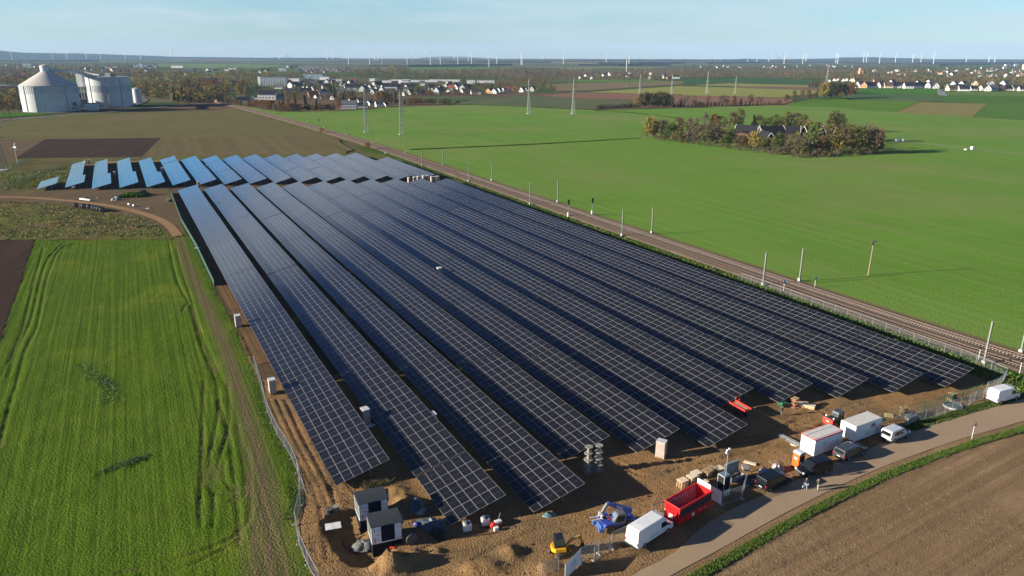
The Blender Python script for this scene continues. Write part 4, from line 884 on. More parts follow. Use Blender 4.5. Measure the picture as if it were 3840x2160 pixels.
def loader():
    z8 = zz(2880, 1480, .12422); pl, pr, back_ = z8(1690, 940), z8(1935, 1020), z8(2200, 800)
    N = k4(890, 520); L_ = k4(765, 455); c = (N+L_)/2; d = (L_-N).normalized(); x = Vector((-d.y, d.x, 0)); x = -x if x.y > 0 else x
    rz = math.atan2(x.y, x.x)
    root = thing('compact_tractor', 'red fronted tractor with a dark cab behind the two containers', 'tractor', (c.x-x.x*1.3, c.y-x.y*1.3, .05), rz)
    for xx, r in ((.75, .45), (-1.1, .62)):
        for y in (-.75, .75): wheel_part(root, xx, y, r, .32, mMud, mGreyM)
    MB().box((0, 0, .78), (3.0, .8, .55)).build('chassis', mBlk, root)
    MB().box((.75, 0, 1.28), (1.2, 1.1, .5)).build('bonnet', mBlk, root, bevel=.06)
    f = MB().box((1.5, 0, .95), (.28, 1.75, 1.0)).build('front_panel', M('signal red', (.72, .05, .025), .45), root, bevel=.04); MB().box((1.65, 0, 1.05), (.02, .5, .12)).build('lettering', mPlate, f)
    for y in (-.7, .7): MB().lathe([(.06, 0), (.12, .05), (.12, .26), (.05, .3)], 10).build('headlamp', mLampW, root, loc=(1.2, y, 1.5))
    MB().prism([(-1.3, 1.0), (-1.3, 2.1), (-1.15, 2.3), (-.05, 2.3), (.2, 1.6), (.2, 1.0)], -.62, .62).build('cab', M('cab frame', (.03, .035, .04), .4), root, bevel=.04)
    MB().box((-.6, 0, 2.33), (1.15, 1.2, .07)).build('cab_roof', mDkGrey, root)
    b = MB(); b.raw([(.215, -.5, 1.1), (.215, .5, 1.1), (.215, .5, 1.6), (.215, -.5, 1.6), (-.03, .5, 2.22), (-.03, -.5, 2.22)], [(0, 1, 2, 3), (3, 2, 4, 5)]); b.build('windscreen', M('olive glass', (.05, .06, .05), .1), root)
    for y in (-.63, .62): MB().prism([(-1.1, 1.4), (-1.1, 2.1), (-.1, 2.1), (.1, 1.55), (.1, 1.4)], y, y+.01).build('side_window', mWin, root)
loader()
def carrier():
    a, b_ = zz(2150, 1380, .27174)(2290, 660), zz(2150, 1380, .27174)(2165, 600); c = zz(2150, 1380, .27174)(2290, 640); d = zz(2150, 1380, .27174)(2400, 690)-zz(2150, 1380, .27174)(2170, 560)
    rz = math.atan2(d.y, d.x); root = thing('platform_carrier', 'red platform carrier loaded with planks between two panel rows', 'platform carrier', (c.x, c.y, .05), rz)
    mR = M('lift red', (.60, .035, .025), .45); L = 3.4
    for y in (-.5, .5): MB().prism([(-1.2, .05), (1.2, .05), (1.35, .3), (1.2, .5), (-1.2, .5), (-1.35, .3)], y-.15, y+.15).build('crawler_track', mBlk, root)
    for x in (-.9, .9): MB().bar((x, -.4, .5), (-x, -.4, 1.3), .08).bar((x, .4, .5), (-x, .4, 1.3), .08).build('scissor_arm', mR, root)
    MB().box((0, 0, 1.38), (L, 1.3, .14)).build('deck', mR, root)
    b = MB()
    for y in (-.68, .68): b.box((0, y, 1.55), (L+.1, .1, .26))
    b.build('side_rail', mR, root)
    for x in (-L/2, -L/2+.75): MB().box((x, .68, 1.95), (.1, .1, .6)).build('stake', mR, root)
    p = MB()
    for k in range(4): p.box((.1, -.35+.22*k, 1.5), (2.8, .2, .1))
    p = p.build('plank_load', M('planks', (.52, .32, .20), .8, col2=(.40, .24, .15)), None); p.location = root.location; p.rotation_euler = root.rotation_euler
    tag(p, 'pinkish brown planks lying on the red platform carrier', 'planks')
carrier()
# ------------------------------------------------------------------ fences and banners
mMesh = M('fence wire', (.20, .215, .22), .6, .0, spec=.2); mTubeF = M('fence tube', (.30, .32, .33), .5, .1, spec=.3); mFoot = M('concrete foot', (.40, .36, .29), .9); mGreenF = M('green fence', (.015, .085, .045), .5, col2=(.012, .07, .04)); mGreenNet = M('green windbreak net', (.008, .065, .035), .8)
mBanner = M('banner cloth', (.70, .69, .70), .7, col2=(.66, .65, .66))
def fence_panel(P, R_, label, group, h=2.0, banner=None, wires=True, foot=True):
    d = R_-P; L = Vector((d.x, d.y, 0)).length; rz = math.atan2(d.y, d.x)
    root = thing('mesh_fence', label, 'fence', (P.x, P.y, max(P.z, .02)), rz, group)
    b = MB(); r = .028
    for x in (.02, L-.02): b.tube((x, 0, .05), (x, 0, h), r, n=6)
    for z in (.12, h): b.tube((.02, 0, z), (L-.02, 0, z), r, n=6)
    b.build('frame', mTubeF, root)
    if wires:
        b = MB(); x = .12
        while x < L-.05: b.box((x, 0, h/2+.05), (.009, .006, h-.12)); x += .12
        for z in (.4, .75, 1.1, 1.45, 1.75): b.box((L/2, .004, z), (L-.06, .006, .012))
        b.build('mesh_infill', mMesh, root)
    if foot:
        for x in (.02, L-.02): MB().box((x, 0, .07), (.22, .66, .14)).build('foot', mFoot, root, bevel=.03)
    if banner:
        bn = MB().box((L/2, -.045, h/2+.06), (L-.02, .02, h-.1)).build('banner', mBanner, root)
        textmesh('FABER', .48, mInk if banner == 1 else mInkR, 'lettering', bn, (L/2+.1, -.058, h*.56), (math.pi/2, 0, 0), .002)
        MB().box((L/2+.1, -.057, h*.42), (.8, .008, .035)).box((L/2+.1, -.057, h*.33), (1.1, .008, .03)).build('small_print', mInk if banner == 1 else mInkR, bn)
        MB().box((L-.35, -.057, h*.86), (.28, .008, .04)).build('small_print', mInkR, bn)
        if banner == 2: MB().box((L-.7, -.057, h*.24), (.9, .008, .03)).build('small_print', mInk, bn)
    return root
z9 = zz(2080, 1980, .12422)
b0, b1 = z9(300, 1560), z9(760, 1090)
fence_panel(b0, b1, 'mesh panel behind a white banner lettered FABER at the road end', 'site fence panels by the road', banner=1)
fence_panel(z9(770, 1060), z9(1330, 800), 'mesh panel between the white banner and the leaning middle panel', 'site fence panels by the road')
fence_panel(z9(1180, 1020), z9(1720, 640), 'open mesh gate panel swung in front of its neighbour', 'site fence panels by the road')
fence_panel(z9(1700, 590), z9(2240, 330), 'mesh panel beside the rear of the big white van', 'site fence panels by the road')
fence_panel(z9(2260, 320), z9(2900, -20), 'mesh panel hidden in part by the roof of the big white van', 'site fence panels by the road')
fence_panel(z9(-400, 1560), z9(120, 1330), 'mesh panel cut by the bottom edge left of the white banner', 'site fence panels by the road')
z26 = zz(2600, 1660, .17947)
fence_panel(z26(70, 1010), z26(580, 1310), 'mesh panel with a FABER banner half hidden by the red skip', 'site fence panels by the road', banner=2)
fence_panel(z26(600, 1320), z26(1000, 1180), 'mesh panel in front of the camera tower', 'site fence panels by the road')
fence_panel(z26(1010, 1180), z26(1100, 900), 'mesh panel turned towards the yard beside the black van', 'site fence panels by the road')
sg = MB().box((0, 0, 0), (.95, .03, .85)).box((-.2, -.02, -.25), (.22, .012, .22), 1).box((.2, -.02, -.25), (.22, .012, .22), 1).box((0, -.02, .2), (.6, .012, .06), 1).build('notice_board', [mPlate, mNavy])
pp = z26(680, 1200); sg.location = (pp.x, pp.y-.05, 1.15); dd = z26(1000, 1180)-z26(600, 1320); sg.rotation_euler = (0, 0, math.atan2(dd.y, dd.x)); tag(sg, 'white notice board hanging on the fence in front of the camera tower', 'notice board')
hl = P2(q01, [(1918, 1310), (1950, 1400)])+P2(q02, [(1978, 40), (2010, 190), (2080, 365), (2155, 480), (2225, 600), (2258, 700), (2275, 800), (2292, 890), (2235, 960), (2228, 1040), (2240, 1150), (2282, 1290), (2345, 1410), (2410, 1530)])
hl2 = resample(hl, 17)
for i, (a, c) in enumerate(zip(hl2[:-1], hl2[1:])):
    fence_panel(a, c, f'{ORD[15-i]} mesh panel of the meadow fence counted from the bottom edge', 'mesh fence panels beside the meadow')
lp = fence_panel(z26(1, 1)*0+q02(2262, 690), q02(2310, 830), 'spare mesh panel leaning askew against the meadow fence', 'mesh fence panels beside the meadow', foot=False); lp.rotation_euler = (.14, 0, lp.rotation_euler.z)
def post_fence(label, pts, step, h, mat, netmat=None, bars=True, topbar=False, posts_mat=None, net_h=None):
    line = resample(pts, max(2, int(sum((Vector(b)-Vector(a)).length for a, b in zip(pts[:-1], pts[1:]))/step)+1)); o = line[0]
    root = thing('fence', label, 'fence', (o.x, o.y, 0))
    for p in line: MB().box((p.x-o.x, p.y-o.y, h/2), (.07, .07, h)).build('post', posts_mat or mat, root)
    b = MB()
    for a, c in zip(line[:-1], line[1:]):
        a, c = a-o, c-o; n = max(2, int((c-a).length/.13))
        if netmat: b.bar(a+Vector((0, 0, (net_h or h)*.5)), c+Vector((0, 0, (net_h or h)*.5)), .02, h=(net_h or h)*.94)
        else:
            for k in range(1, n): p = a.lerp(c, k/n); b.box((p.x, p.y, h*.47), (.012, .012, h*.9))
            for z in (.15, .45, .8, 1.15, h-.1): b.bar(a+Vector((0, 0, z)), c+Vector((0, 0, z)), .016)
    b.build('infill', netmat or mat, root)
    if topbar:
        b = MB()
        for a, c in zip(line[:-1], line[1:]): b.bar(a-o+Vector((0, 0, h)), c-o+Vector((0, 0, h)), .05)
        b.build('top_rail', mTubeF, root)
    return root
post_fence('green netted fence between meadow and first panel row', [p+Vector((.3, 0, 0)) for p in P2(q01, [(1285, 12), (1365, 230), (1480, 430), (1610, 712)])], 5, 1.7, mGreenF, mGreenNet)
rf = P2(Q(2, 1), [(440, 668), (600, 720), (840, 808), (1110, 905), (1420, 1015), (1755, 1138), (2140, 1270), (2440, 1405)])
post_fence('wire fence with pale posts running beside the railway', rf, 3.2, 1.9, mMesh, posts_mat=mTubeF, topbar=True)
post_fence('wire fence closing the corner beside the far white van', [Q(2, 1)(2440, 1405), Q(2, 2)(2400, 22), Q(2, 2)(2290, 60)], 3, 1.9, mMesh, posts_mat=mTubeF, topbar=True)
z32 = zz(3280, 1440, .21739)
post_fence('green post fence with thin wires along the building yard', [z32(90, 690), z32(280, 610), z32(640, 540), z32(820, 490), z32(1000, 420), z32(1175, 370), z32(1510, 260), z32(1680, 210), z32(1830, 165)], 4.6, 2.0, mGreenF)
rf2 = resample([z32(330, 760), z32(590, 700), z32(715, 660), z32(1060, 590), z32(1170, 550), z32(1345, 470), z32(1490, 420), z32(1610, 385), z32(1690, 325), z32(1880, 265), z32(1920, 200)], 12)
for i, (a, c) in enumerate(zip(rf2[:-1], rf2[1:])):
    if (c-a).length > .8: fence_panel(a, c, f'{ORD[i]} mesh panel of the road fence counted from the silver minibus', 'mesh fence panels between minibus and far van', foot=False)
post_fence('green wire fence crossing the rough grass by the tall pylon', P2(zz(0, 400, .20708), [(220, 1120), (330, 1060), (480, 1000), (610, 960)]), 2.6, 1.9, mGreenF)
post_fence('low green fence running through the rough grass', P2(zz(0, 400, .20708), [(200, 1449), (620, 1290), (900, 1160), (1280, 1020)]), 5, 1.2, mGreenF)
post_fence('thin field fence leading to the wooded farm', P2(Q(2, 0), [(1510, 1072), (1750, 1085), (2100, 1125), (2576, 1172), (3000, 1215)]), 9, 1.5, M('grey wood', (.16, .14, .11), .9))
# ------------------------------------------------------------------ wrapped pallets, pallets, drums
mWrap = M('wrapped panel boxes', (.42, .34, .285), .7, col2=(.34, .275, .23), scale=2.5); mWrapTop = M('wrap top', (.55, .54, .53), .6); mWood = M('pallet wood', (.52, .37, .20), .85, col2=(.40, .27, .15), scale=6); mWoodPale = M('pale boards', (.72, .60, .44), .8, col2=(.62, .50, .35), scale=3)
def pallet_geo(b, z, L=1.2, W=.8, m=0):
    for y in (-W/2+.07, 0, W/2-.07): b.box((0, y, z+.02), (L, .1, .03), m)
    for x in (-L/2+.07, 0, L/2-.07):
        for y in (-W/2+.07, 0, W/2-.07): b.box((x, y, z+.075), (.14, .1, .08), m)
    for k in range(5): b.box((0, -W/2+.07+k*(W-.14)/4, z+.13), (L, .11, .03), m)
def wrapped(P, label, rz, h=2.6, w=1.15, d=1.35):
    root = thing('panel_carton_stack', label, 'wrapped pallet', (P.x, P.y, .1), rz, 'wrapped pallets of panel cartons')
    b = MB(); pallet_geo(b, 0, d, w); b.build('pallet', mWood, root)
    b = MB(); n = 4
    for k in range(n): b.box((random.uniform(-.02, .02), random.uniform(-.02, .02), .16+(h-.2)*(k+.5)/n), (d-.04*random.random(), w-.04, (h-.2)/n-.012))
    b.build('carton', mWrap, root, bevel=.02)
    MB().box((0, 0, h-.02), (d+.02, w+.02, .06)).build('cover', mWrapTop, root)
rowa = ROWROT
wrapped(zz(2150, 1380, .27174)(1205, 1230), 'tall wrapped carton stack at the open end of the fifth near row', rowa+.55)
wrapped(q01(1800, 1018), 'tall wrapped carton stack on the brown strip farthest up the meadow fence', rowa)
wrapped(q02(2060, 70), 'tall wrapped carton stack on the brown strip beside the mesh panels', rowa)
wrapped(w1(185, 300), 'tall wrapped carton stack between first and second near row by a white board', rowa+.1)
wrapped(RT(23.6+9.0, 84.5)*1.0, 'tall wrapped carton stack rising between second and third near row', rowa)
def move_to(root_xy_top, label, rz, h=2.6): P = G(root_xy_top[0], root_xy_top[1], h+.1); wrapped(Vector((P.x, P.y, 0)), label, rz, h)
move_to((1647, 1003), 'white topped carton stack showing between third and fourth near row', rowa)
for i, (X, Y) in enumerate([(1425, 535), (1512, 528), (1575, 520), (1660, 505), (1722, 503), (1790, 525), (1840, 522), (1885, 515)]):
    wrapped(zz(1200, 560, .23465)(X, Y), f'{ORD[i]} carton stack from the left in the line at the gap between the blocks', rowa, 2.5)
for P, lab in ((z7(1000, 325), 'carton stack at the back beside the rough grass strip'), (z7(1410, 520), 'carton stack between second and third far row'), (z7(2175, 455), 'carton stack between fourth and fifth far row'), (zz(640, 560, .23465)(595, 330), 'carton stack between seventh and eighth far row'), (zz(640, 560, .23465)(450, 600), 'white topped carton stack at the far end of the first near row')):
    wrapped(P, lab, rowa, 2.3)
bd = MB().box((0, 0, .12), (1.5, .9, .04)).build('white_board', mPlate); bd.location = w1(220, 322)+Vector((0, 0, .06)); bd.rotation_euler = (0, .1, 1); tag(bd, 'white board lying on the ground between first and second near row', 'board')
bd = MB().box((0, 0, .2), (1.9, 1.25, .05)).build('white_board', mPlate); bd.location = tz(218, 620); bd.rotation_euler = (.05, 0, .3); tag(bd, 'square pale board lying left of the transformer kiosks', 'board')
bd = MB().box((0, 0, .2), (1.6, .9, .05)).build('white_board', mPlate); bd.location = q01(1492, 426); bd.rotation_euler = (.0, 0, .3); tag(bd, 'small white board on the brown strip inside the green netted fence', 'board')
def pallet_stack(P, n, label, rz, top=None, L=1.2, W=1.0, jit=.04, red=False):
    root = thing('pallet_stack', label, 'pallet stack', (P.x, P.y, .08), rz, 'stacks of wooden pallets')
    for k in range(n):
        b = MB(); pallet_geo(b, k*.15, L, W); o = b.build('pallet', mWood, root); o.location = (random.uniform(-jit, jit), random.uniform(-jit, jit), 0); o.rotation_euler = (0, 0, random.uniform(-jit, jit))
    if top: MB().box((0, 0, n*.15+.03), (L+.06, W+.06, .05)).build('top_board', mWoodPale, root)
    if red: MB().box((.1, 0, n*.15+.25), (.4, .4, .45)).build('red_crate', mRedTrim, root)
    return root
z24 = zz(2400, 1600, .24845); sk = .55
pallet_stack(z24(635, 915), 7, 'board topped pallet stack nearest the yard behind the red skip', sk, True)
pallet_stack(z24(775, 880), 9, 'tallest board topped pallet stack behind the red skip', sk+.1, True)
pallet_stack(z24(945, 920), 6, 'board topped pallet stack touching the FABER banner fence', sk-.05, True)
pallet_stack(z24(845, 770), 5, 'board topped pallet stack behind the tallest stack', sk, True)
pallet_stack(z24(1010, 745), 6, 'weathered pallet stack without a cover beside the camera tower', sk+.15)
pallet_stack(z24(1080, 660), 3, 'open wooden crate stack farthest from the red skip', sk+.3)
pallet_stack(z24(1190, 660), 2, 'low pallet pair beside the mast foot', sk, True)
z8 = zz(2880, 1480, .12422)
for k, (z, n) in enumerate(((0, 0),)):
    r = pallet_stack(z8(800, 390), 1, 'loose pallets piled with red goods between at the eighth near row', .4)
    for j, zt in enumerate((.55, 1.05, 1.5)):
        b = MB(); pallet_geo(b, 0, 1.2, .9); o = b.build('pallet', mWood, r); o.location = (random.uniform(-.15, .15), random.uniform(-.15, .15), zt); o.rotation_euler = (random.uniform(-.06, .06), random.uniform(-.06, .06), random.uniform(-.5, .5))
        MB().box((.05*j, .05, zt-.2), (.5, .45, .38)).build('red_goods', mRedTrim if j != 1 else mBlk, r)
r = thing('board_pile', 'flat pile of long pale boards beside the loose pallets', 'board pile', z8(1170, 380), -.55)
for k in range(5): MB().box((0, random.uniform(-.04, .04), .1+.1*k), (2.5, 1.15, .085)).build('board_layer', mWoodPale if k == 4 else mWood, r)
MB().box((-1.2, .7, .25), (2.4, 1.1, .4)).build('lower_boards', mWood, r)
gb = thing('grit_bin', 'green lidded bin below the end of the eighth near row', 'bin', z8(440, 370), .4)
MB().prism([(-.55, 0), (-.62, .65), (.62, .65), (.55, 0)], -.45, .45).build('tub', mGreenF, gb, loc=(0, 0, .08)); MB().prism([(-.66, .65), (-.5, .85), (.5, .85), (.66, .65)], -.5, .5).build('lid', M('lid green', (.01, .14, .07), .5), gb, loc=(0, 0, .08))
pallet_stack(z32(240, 560), 2, 'single pale pallet pair lying behind the plain white container', -.3)
r = pallet_stack(z32(500, 560), 1, 'ragged pallet pile with dark goods inside the green post fence', .5)
for j, zt in enumerate((.5, .95, 1.35)):
    b = MB(); pallet_geo(b, 0, 1.2, .9); o = b.build('pallet', mWood, r); o.location = (random.uniform(-.15, .15), random.uniform(-.1, .1), zt); o.rotation_euler = (0, 0, random.uniform(-.4, .4)); MB().box((.1, 0, zt-.18), (.45, .5, .35)).build('dark_goods', mBlk, r)
r = pallet_stack(z32(1330, 285), 2, 'pallet pile carrying a black crate near the far white van', .3)
MB().box((0, 0, .75), (.9, .8, .8)).build('black_crate', mBlk, r); b = MB(); pallet_geo(b, 1.18, 1.2, .9); b.build('pallet', mWood, r)
tarpm = M('dark tarpaulin', (.03, .033, .038), .5, col2=(.05, .055, .06), bmp=.4); tarpb = M('blue grey sheeting', (.075, .105, .125), .5, col2=(.04, .055, .07), scale=2, bmp=.4)
def heap(name, label, cat, P, rx, ry, h, mat, rz=0, seed=1, n=26, lump=.5):
    vs = []; fs = []; rs = np.random.default_rng(seed)
    for i in range(9):
        for j in range(n):
            a = 2*math.pi*j/n; q = i/8; rr = math.cos(q*math.pi/2); nz = float(fbm(np.array([math.cos(a)*1.7+seed]), np.array([math.sin(a)*1.7+q*2.5]), .8, 3, seed))
            vs.append((rx*rr*math.cos(a)*(1+lump*nz), ry*rr*math.sin(a)*(1+lump*nz), h*math.sin(q*math.pi/2)*(1+lump*1.4*nz)-.05))
    for i in range(8): fs += [(i*n+j, i*n+(j+1) % n, (i+1)*n+(j+1) % n, (i+1)*n+j) for j in range(n)]
    b = MB(); b.raw(vs, fs); o = b.build(name, mat, smooth=True); o.location = (P.x, P.y, P.z+.02); o.rotation_euler = (0, 0, rz); return tag(o, label, cat)
heap('tarpaulin', 'dark tarpaulin bundle draped over goods behind the mesh road fence', 'tarpaulin', z32(640, 590), 1.6, 1.0, 1.1, tarpm, .5, 3)
pb = MB().box((0, 0, .8), (2.6, .25, 1.4)).build('concrete_panel', M('grey panel', (.22, .23, .22), .8), None, bevel=.03); pb.location = z32(600, 690); pb.rotation_euler = (.25, 0, .52); tag(pb, 'grey slab leaning behind the mesh road fence', 'slab')
rt_ = thing('round_trampoline', 'low round tub with a dark top between the mesh road fence and the yard', 'round tub', z32(1340, 400), 0)
MB().lathe([(1.35, 0), (1.42, .1), (1.42, .42), (1.33, .42), (1.31, .36)], 26).build('rim', M('tub rim', (.42, .43, .42), .6), rt_); MB().lathe([(1.31, .3), (1.31, .4)], 26).build('cover', M('slate cover', (.055, .085, .095), .6), rt_)
# profile bundle
pr_ = thing('steel_profile_bundle', 'bundle of galvanised profiles on the soil left of the red rimmed container', 'steel bundle', k4(230, 715), math.atan2(*( (k4(310, 755)-k4(140, 670)).yx)))
for k in range(3):
    b = MB()
    for z in (0, .28): b.bar((-1.9, .3*k-.3, .25+z), (1.9, .3*k-.3, .25+z), .07)
    for j in range(8): b.bar((-1.8+.5*j, .3*k-.3, .25), (-1.6+.5*j, .3*k-.3, .53), .04)
    b.build('profile', mGalv, pr_)
MB().box((0, 0, .08), (3.2, .9, .14)).build('bearer', mWoodPale, pr_)
# cable drums
mDrumW = M('drum wood grey', (.27, .245, .21), .9, col2=(.19, .175, .15), scale=5); mCable = M('black cable', (.025, .026, .03), .6); mCore = M('bare drum core', (.34, .28, .21), .9)
def drum(P, z, label, r=.68, h=.62, flat=True, rz=0, cable=False, group=None, tilt=0):
    root = thing('cable_drum', label, 'cable drum', (P.x, P.y, P.z+z), rz, group)
    if not flat: root.rotation_euler = (math.pi/2+tilt, 0, rz); root.location.z = z+r
    o = 0 if flat else -h/2
    for zf in (0, h-.06):
        MB().lathe([(.08, zf+o), (r, zf+o), (r, zf+.06+o), (.08, zf+.06+o)], 22).build('flange', mDrumW if not cable else M('dark flange', (.11, .095, .09), .8, col2=(.075, .065, .065)), root)
    MB().lathe([(r*(.36 if not cable else .85), .06+o), (r*(.36 if not cable else .85), h-.06+o)], 18).build('core' if not cable else 'cable_winding', mCore if not cable else mCable, root)
    return root
for (X, Y), n, w_ in (((645, 222), 4, 'left'), ((765, 205), 4, 'right')):
    for k in range(n): drum(m20(X, Y), .06+1.0*k, f'empty grey cable drum, {ORD[k]} from the ground in the {"nearer" if w_ == "left" else "farther"} drum tower', (.70, .66, .62, .56)[k], .98, group='empty cable drums stacked in the yard', rz=k)
for i, (X, Y) in enumerate([(790, 1028), (915, 1040), (1003, 1048), (1078, 1066), (1122, 1074), (1160, 1082), (1208, 1094)]):
    drum(z7(X, Y), .15, f'{ORD[i]} full cable drum from the left in the line beside the sandy track', 1.0, .75, False, 1.1, True, 'full cable drums by the sandy track')
drum(z7(1812, 838), .1, 'dark full cable drum beside the weed mound, the lower of a pair', .95, .8, False, .5, True, 'cable drums beside the weed mound'); drum(z7(1885, 828), .15, 'dark full cable drum beside the weed mound, the taller of a pair', 1.2, .9, False, .5, True, 'cable drums beside the weed mound')
drum(tz(1140, 815), .0, 'dark cable drum standing right of the nearer transformer kiosk', .75, .5, False, .6, True, 'drums around the kiosks'); drum(tz(175, 450), .05, 'dark bucket sized drum left of the farther transformer kiosk', .5, .6, True, 0, True, 'drums around the kiosks'); drum(tz(255, 430), .3, 'pale topped small drum left of the farther transformer kiosk', .42, .5, True, 0, False, 'drums around the kiosks')
# sheeting and hoses in the yard
heap('sheeting', 'crumpled blue grey sheeting behind the nearer transformer kiosk', 'sheeting', tz(1190, 380), 1.7, 1.0, .75, tarpb, 2.1, 5, lump=.9)
heap('sheeting', 'pale crumpled foil on the soil heap between kiosks and second near row', 'sheeting', tz(1250, 450), .9, .7, .6, M('pale foil', (.26, .28, .28), .4, col2=(.12, .13, .14), scale=3), .3, 6, lump=1.2)
heap('sheeting', 'long dark blue sheeting spread right of the nearer transformer kiosk', 'sheeting', tz(1400, 590), 2.3, 1.2, .55, tarpb, -.35, 8, lump=.9)
heap('blue_bag', 'bright blue bag on the soil right of the nearer transformer kiosk', 'bag', tz(1205, 595), .5, .38, .5, M('bright blue', (.02, .03, .22), .5), 0, 9)
def coil(P, label, r, n, mat):
    b = MB()
    for k in range(n):
        rr = r*(.55+.45*random.random()); off = Vector((random.uniform(-.15, .15), random.uniform(-.15, .15), .1+.05*k)); pts = [off+Vector((rr*math.cos(t), rr*math.sin(t)*.9, .08*math.sin(3*t+k))) for t in np.linspace(0, 2*math.pi, 18)]
        for p, q in zip(pts[:-1], pts[1:]): b.tube(p, q, .035, n=5, caps=False)
    o = b.build('cable_coil', mat); o.location = P; tag(o, label, 'cable coil')
coil(tz(1440, 700), 'loose coil of black cable on the soil right of the kiosks', .95, 9, mCable); coil(tz(1330, 440), 'loose coil of grey hose beside the crumpled sheeting', .85, 6, M('grey hose', (.12, .125, .13), .6)); coil(tz(1480, 760), 'smaller coil of black cable next to the larger coil', .6, 6, mCable)
hs_ = smooth_line([tz(1480, 780), tz(1640, 760), tz(1850, 735), tz(2000, 715), tz(2150, 690)], 5); b = MB()
for p, q in zip(hs_[:-1], hs_[1:]): b.tube(p+Vector((0, 0, .16)), q+Vector((0, 0, .16)), .05, n=5)
tag(b.build('ground_cable', mCable), 'black cable running across the yard soil from the coils', 'cable')
def bigbag(P, label, s, mat2):
    root = thing('bulk_bag', label, 'bulk bag', P, .3, 'bulk bags below the second near row')
    MB().box((0, 0, .5*s), (1.0*s, .95*s, .95*s)).build('bag', M('white woven bag', (.62, .58, .52), .8, bmp=.3), root, bevel=.12); heap('filling', None, None, Vector((0, 0, .93*s)), .42*s, .42*s, .25*s, mat2, 0, 3).parent = root
bigbag(tz(1795, 650), 'white bulk bag at the low corner of the second near row', 1.05, tarpb); bigbag(tz(2010, 585), 'white bulk bag with a blue top beside the red and white machine', 1.05, tarpb)
vp = thing('vibrating_plate', 'small red and white machine beside a bulk bag', 'small machine', tz(2130, 610), .5)
MB().box((0, 0, .25), (1.5, .7, .35)).build('base', mRedTrim, vp, bevel=.05); MB().box((.35, 0, .6), (.9, .55, .3)).build('hood', mPlate, vp, bevel=.05); MB().box((-.3, -.1, .55), (.5, .4, .35)).build('engine', mRedTrim, vp); MB().tube((.5, .2, .7), (.85, .3, 1.5), .035).build('handle', mGreyM, vp); MB().box((-.3, -.75, .25), (.55, .4, .45)).build('fuel_can', mPlate, vp)
heap('sheeting', 'small blue sheeting bundle under the end of the third near row', 'sheeting', m20(190, 735), .9, .5, .4, M('teal sheeting', (.10, .18, .20), .5, col2=(.06, .10, .12)), 0, 11)
pmp = thing('pump_unit', 'small white pump standing on the soil below the coils', 'pump', tz(1200, 950), .4)
MB().box((0, 0, .3), (.55, .4, .5)).build('housing', mPlate, pmp, bevel=.05); MB().lathe([(.2, 0), (.2, .3)], 12).build('motor', mBlk, pmp, loc=(.1, .1, .55)); MB().tube((0, 0, .1), (-.1, -.7, .05), .06).build('outlet', mPlate, pmp)
ps = MB().box((0, 0, .65), (.06, .06, 1.3)).build('marker_post', M('yellow wood', (.45, .30, .08), .8)); ps.location = tz(1348, 950); tag(ps, 'short wooden marker post right of the white pump', 'post')
rb = MB().box((0, 0, .12), (.6, .3, .16)).build('red_can', mRedTrim, bevel=.04); rb.location = tz(915, 870); tag(rb, 'small red can on the soil in front of the nearer kiosk', 'can')
heap('gravel', None, None, tz(570, 760)-Vector((0, 0, .9)), 1.6, 1.1, .5, M('grey gravel', (.26, .265, .25), .95, col2=(.14, .145, .14), scale=6, bmp=.8, bscale=14), .6, 14, lump=.6)['kind'] = 'stuff'
pl_ = MB()
pts = [(1.7*math.cos(t), 1.5*math.sin(t), 0) for t in np.linspace(math.pi*.45, math.pi*1.75, 16)]
for p, q in zip(pts[:-1], pts[1:]): pl_.tube(p, q, .07, n=6)
pl_ = pl_.build('drain_pipe', mBlk); pl_.location = tz(500, 730)+Vector((0, 0, -.75)); tag(pl_, 'black bent pipe lying in the pit beside the kiosks', 'pipe')
# two empty steel troughs by the skip
tr_ = thing('steel_rack', 'rusty upright steel frame between telehandler and red skip', 'steel frame', z22(1590, 590), .5)
for x in (-.75, .75): MB().bar((x, 0, 0), (x, 0, 1.3), .1).build('post', mGreyM, tr_)
MB().bar((-.75, 0, 1.2), (.75, 0, 1.2), .08).build('crossbar', mGreyM, tr_)
# rubbish corner behind the vans
cg = thing('mesh_box', 'galvanised steel box with its lid standing open beside the camera tower', 'steel box', z26(860, 800), .52)
MB().box((0, 0, .45), (2.3, 1.3, .1)).box((0, -.63, .75), (2.3, .05, .6)).box((-1.13, 0, .75), (.05, 1.2, .6)).box((1.13, 0, .75), (.05, 1.2, .6)).build('tub', mGalv, cg)
b = MB(); b.box((0, .75, 1.6), (2.6, .1, 1.9)); b.box((0, .70, 2.55), (2.6, .35, .1)); b.build('lid', M('zinc sheet', (.30, .33, .34), .5, .4, col2=(.2, .22, .23)), cg)
for x in np.linspace(-.9, .9, 6): MB().box((x, 0, .55), (.08, 1.2, .05)).build('slat', mGreyM, cg)
rd = MB().lathe([(.62, 0), (.62, .08)], 20).build('wooden_disc', mWoodPale); rd.location = z26(1080, 640)+Vector((0, 0, .9)); rd.rotation_euler = (.5, .3, 0); tag(rd, 'pale wooden drum disc leaning beside the steel box', 'disc')
rd = MB().lathe([(.55, 0), (.55, .08)], 20).build('wooden_disc', mWoodPale); rd.location = z26(1120, 590)+Vector((0, 0, .5)); rd.rotation_euler = (.9, .2, .4); tag(rd, 'second pale wooden disc tucked behind the leaning one', 'disc')
lk = M('clear foil', (.45, .45, .47), .35, col2=(.28, .27, .28), scale=5)
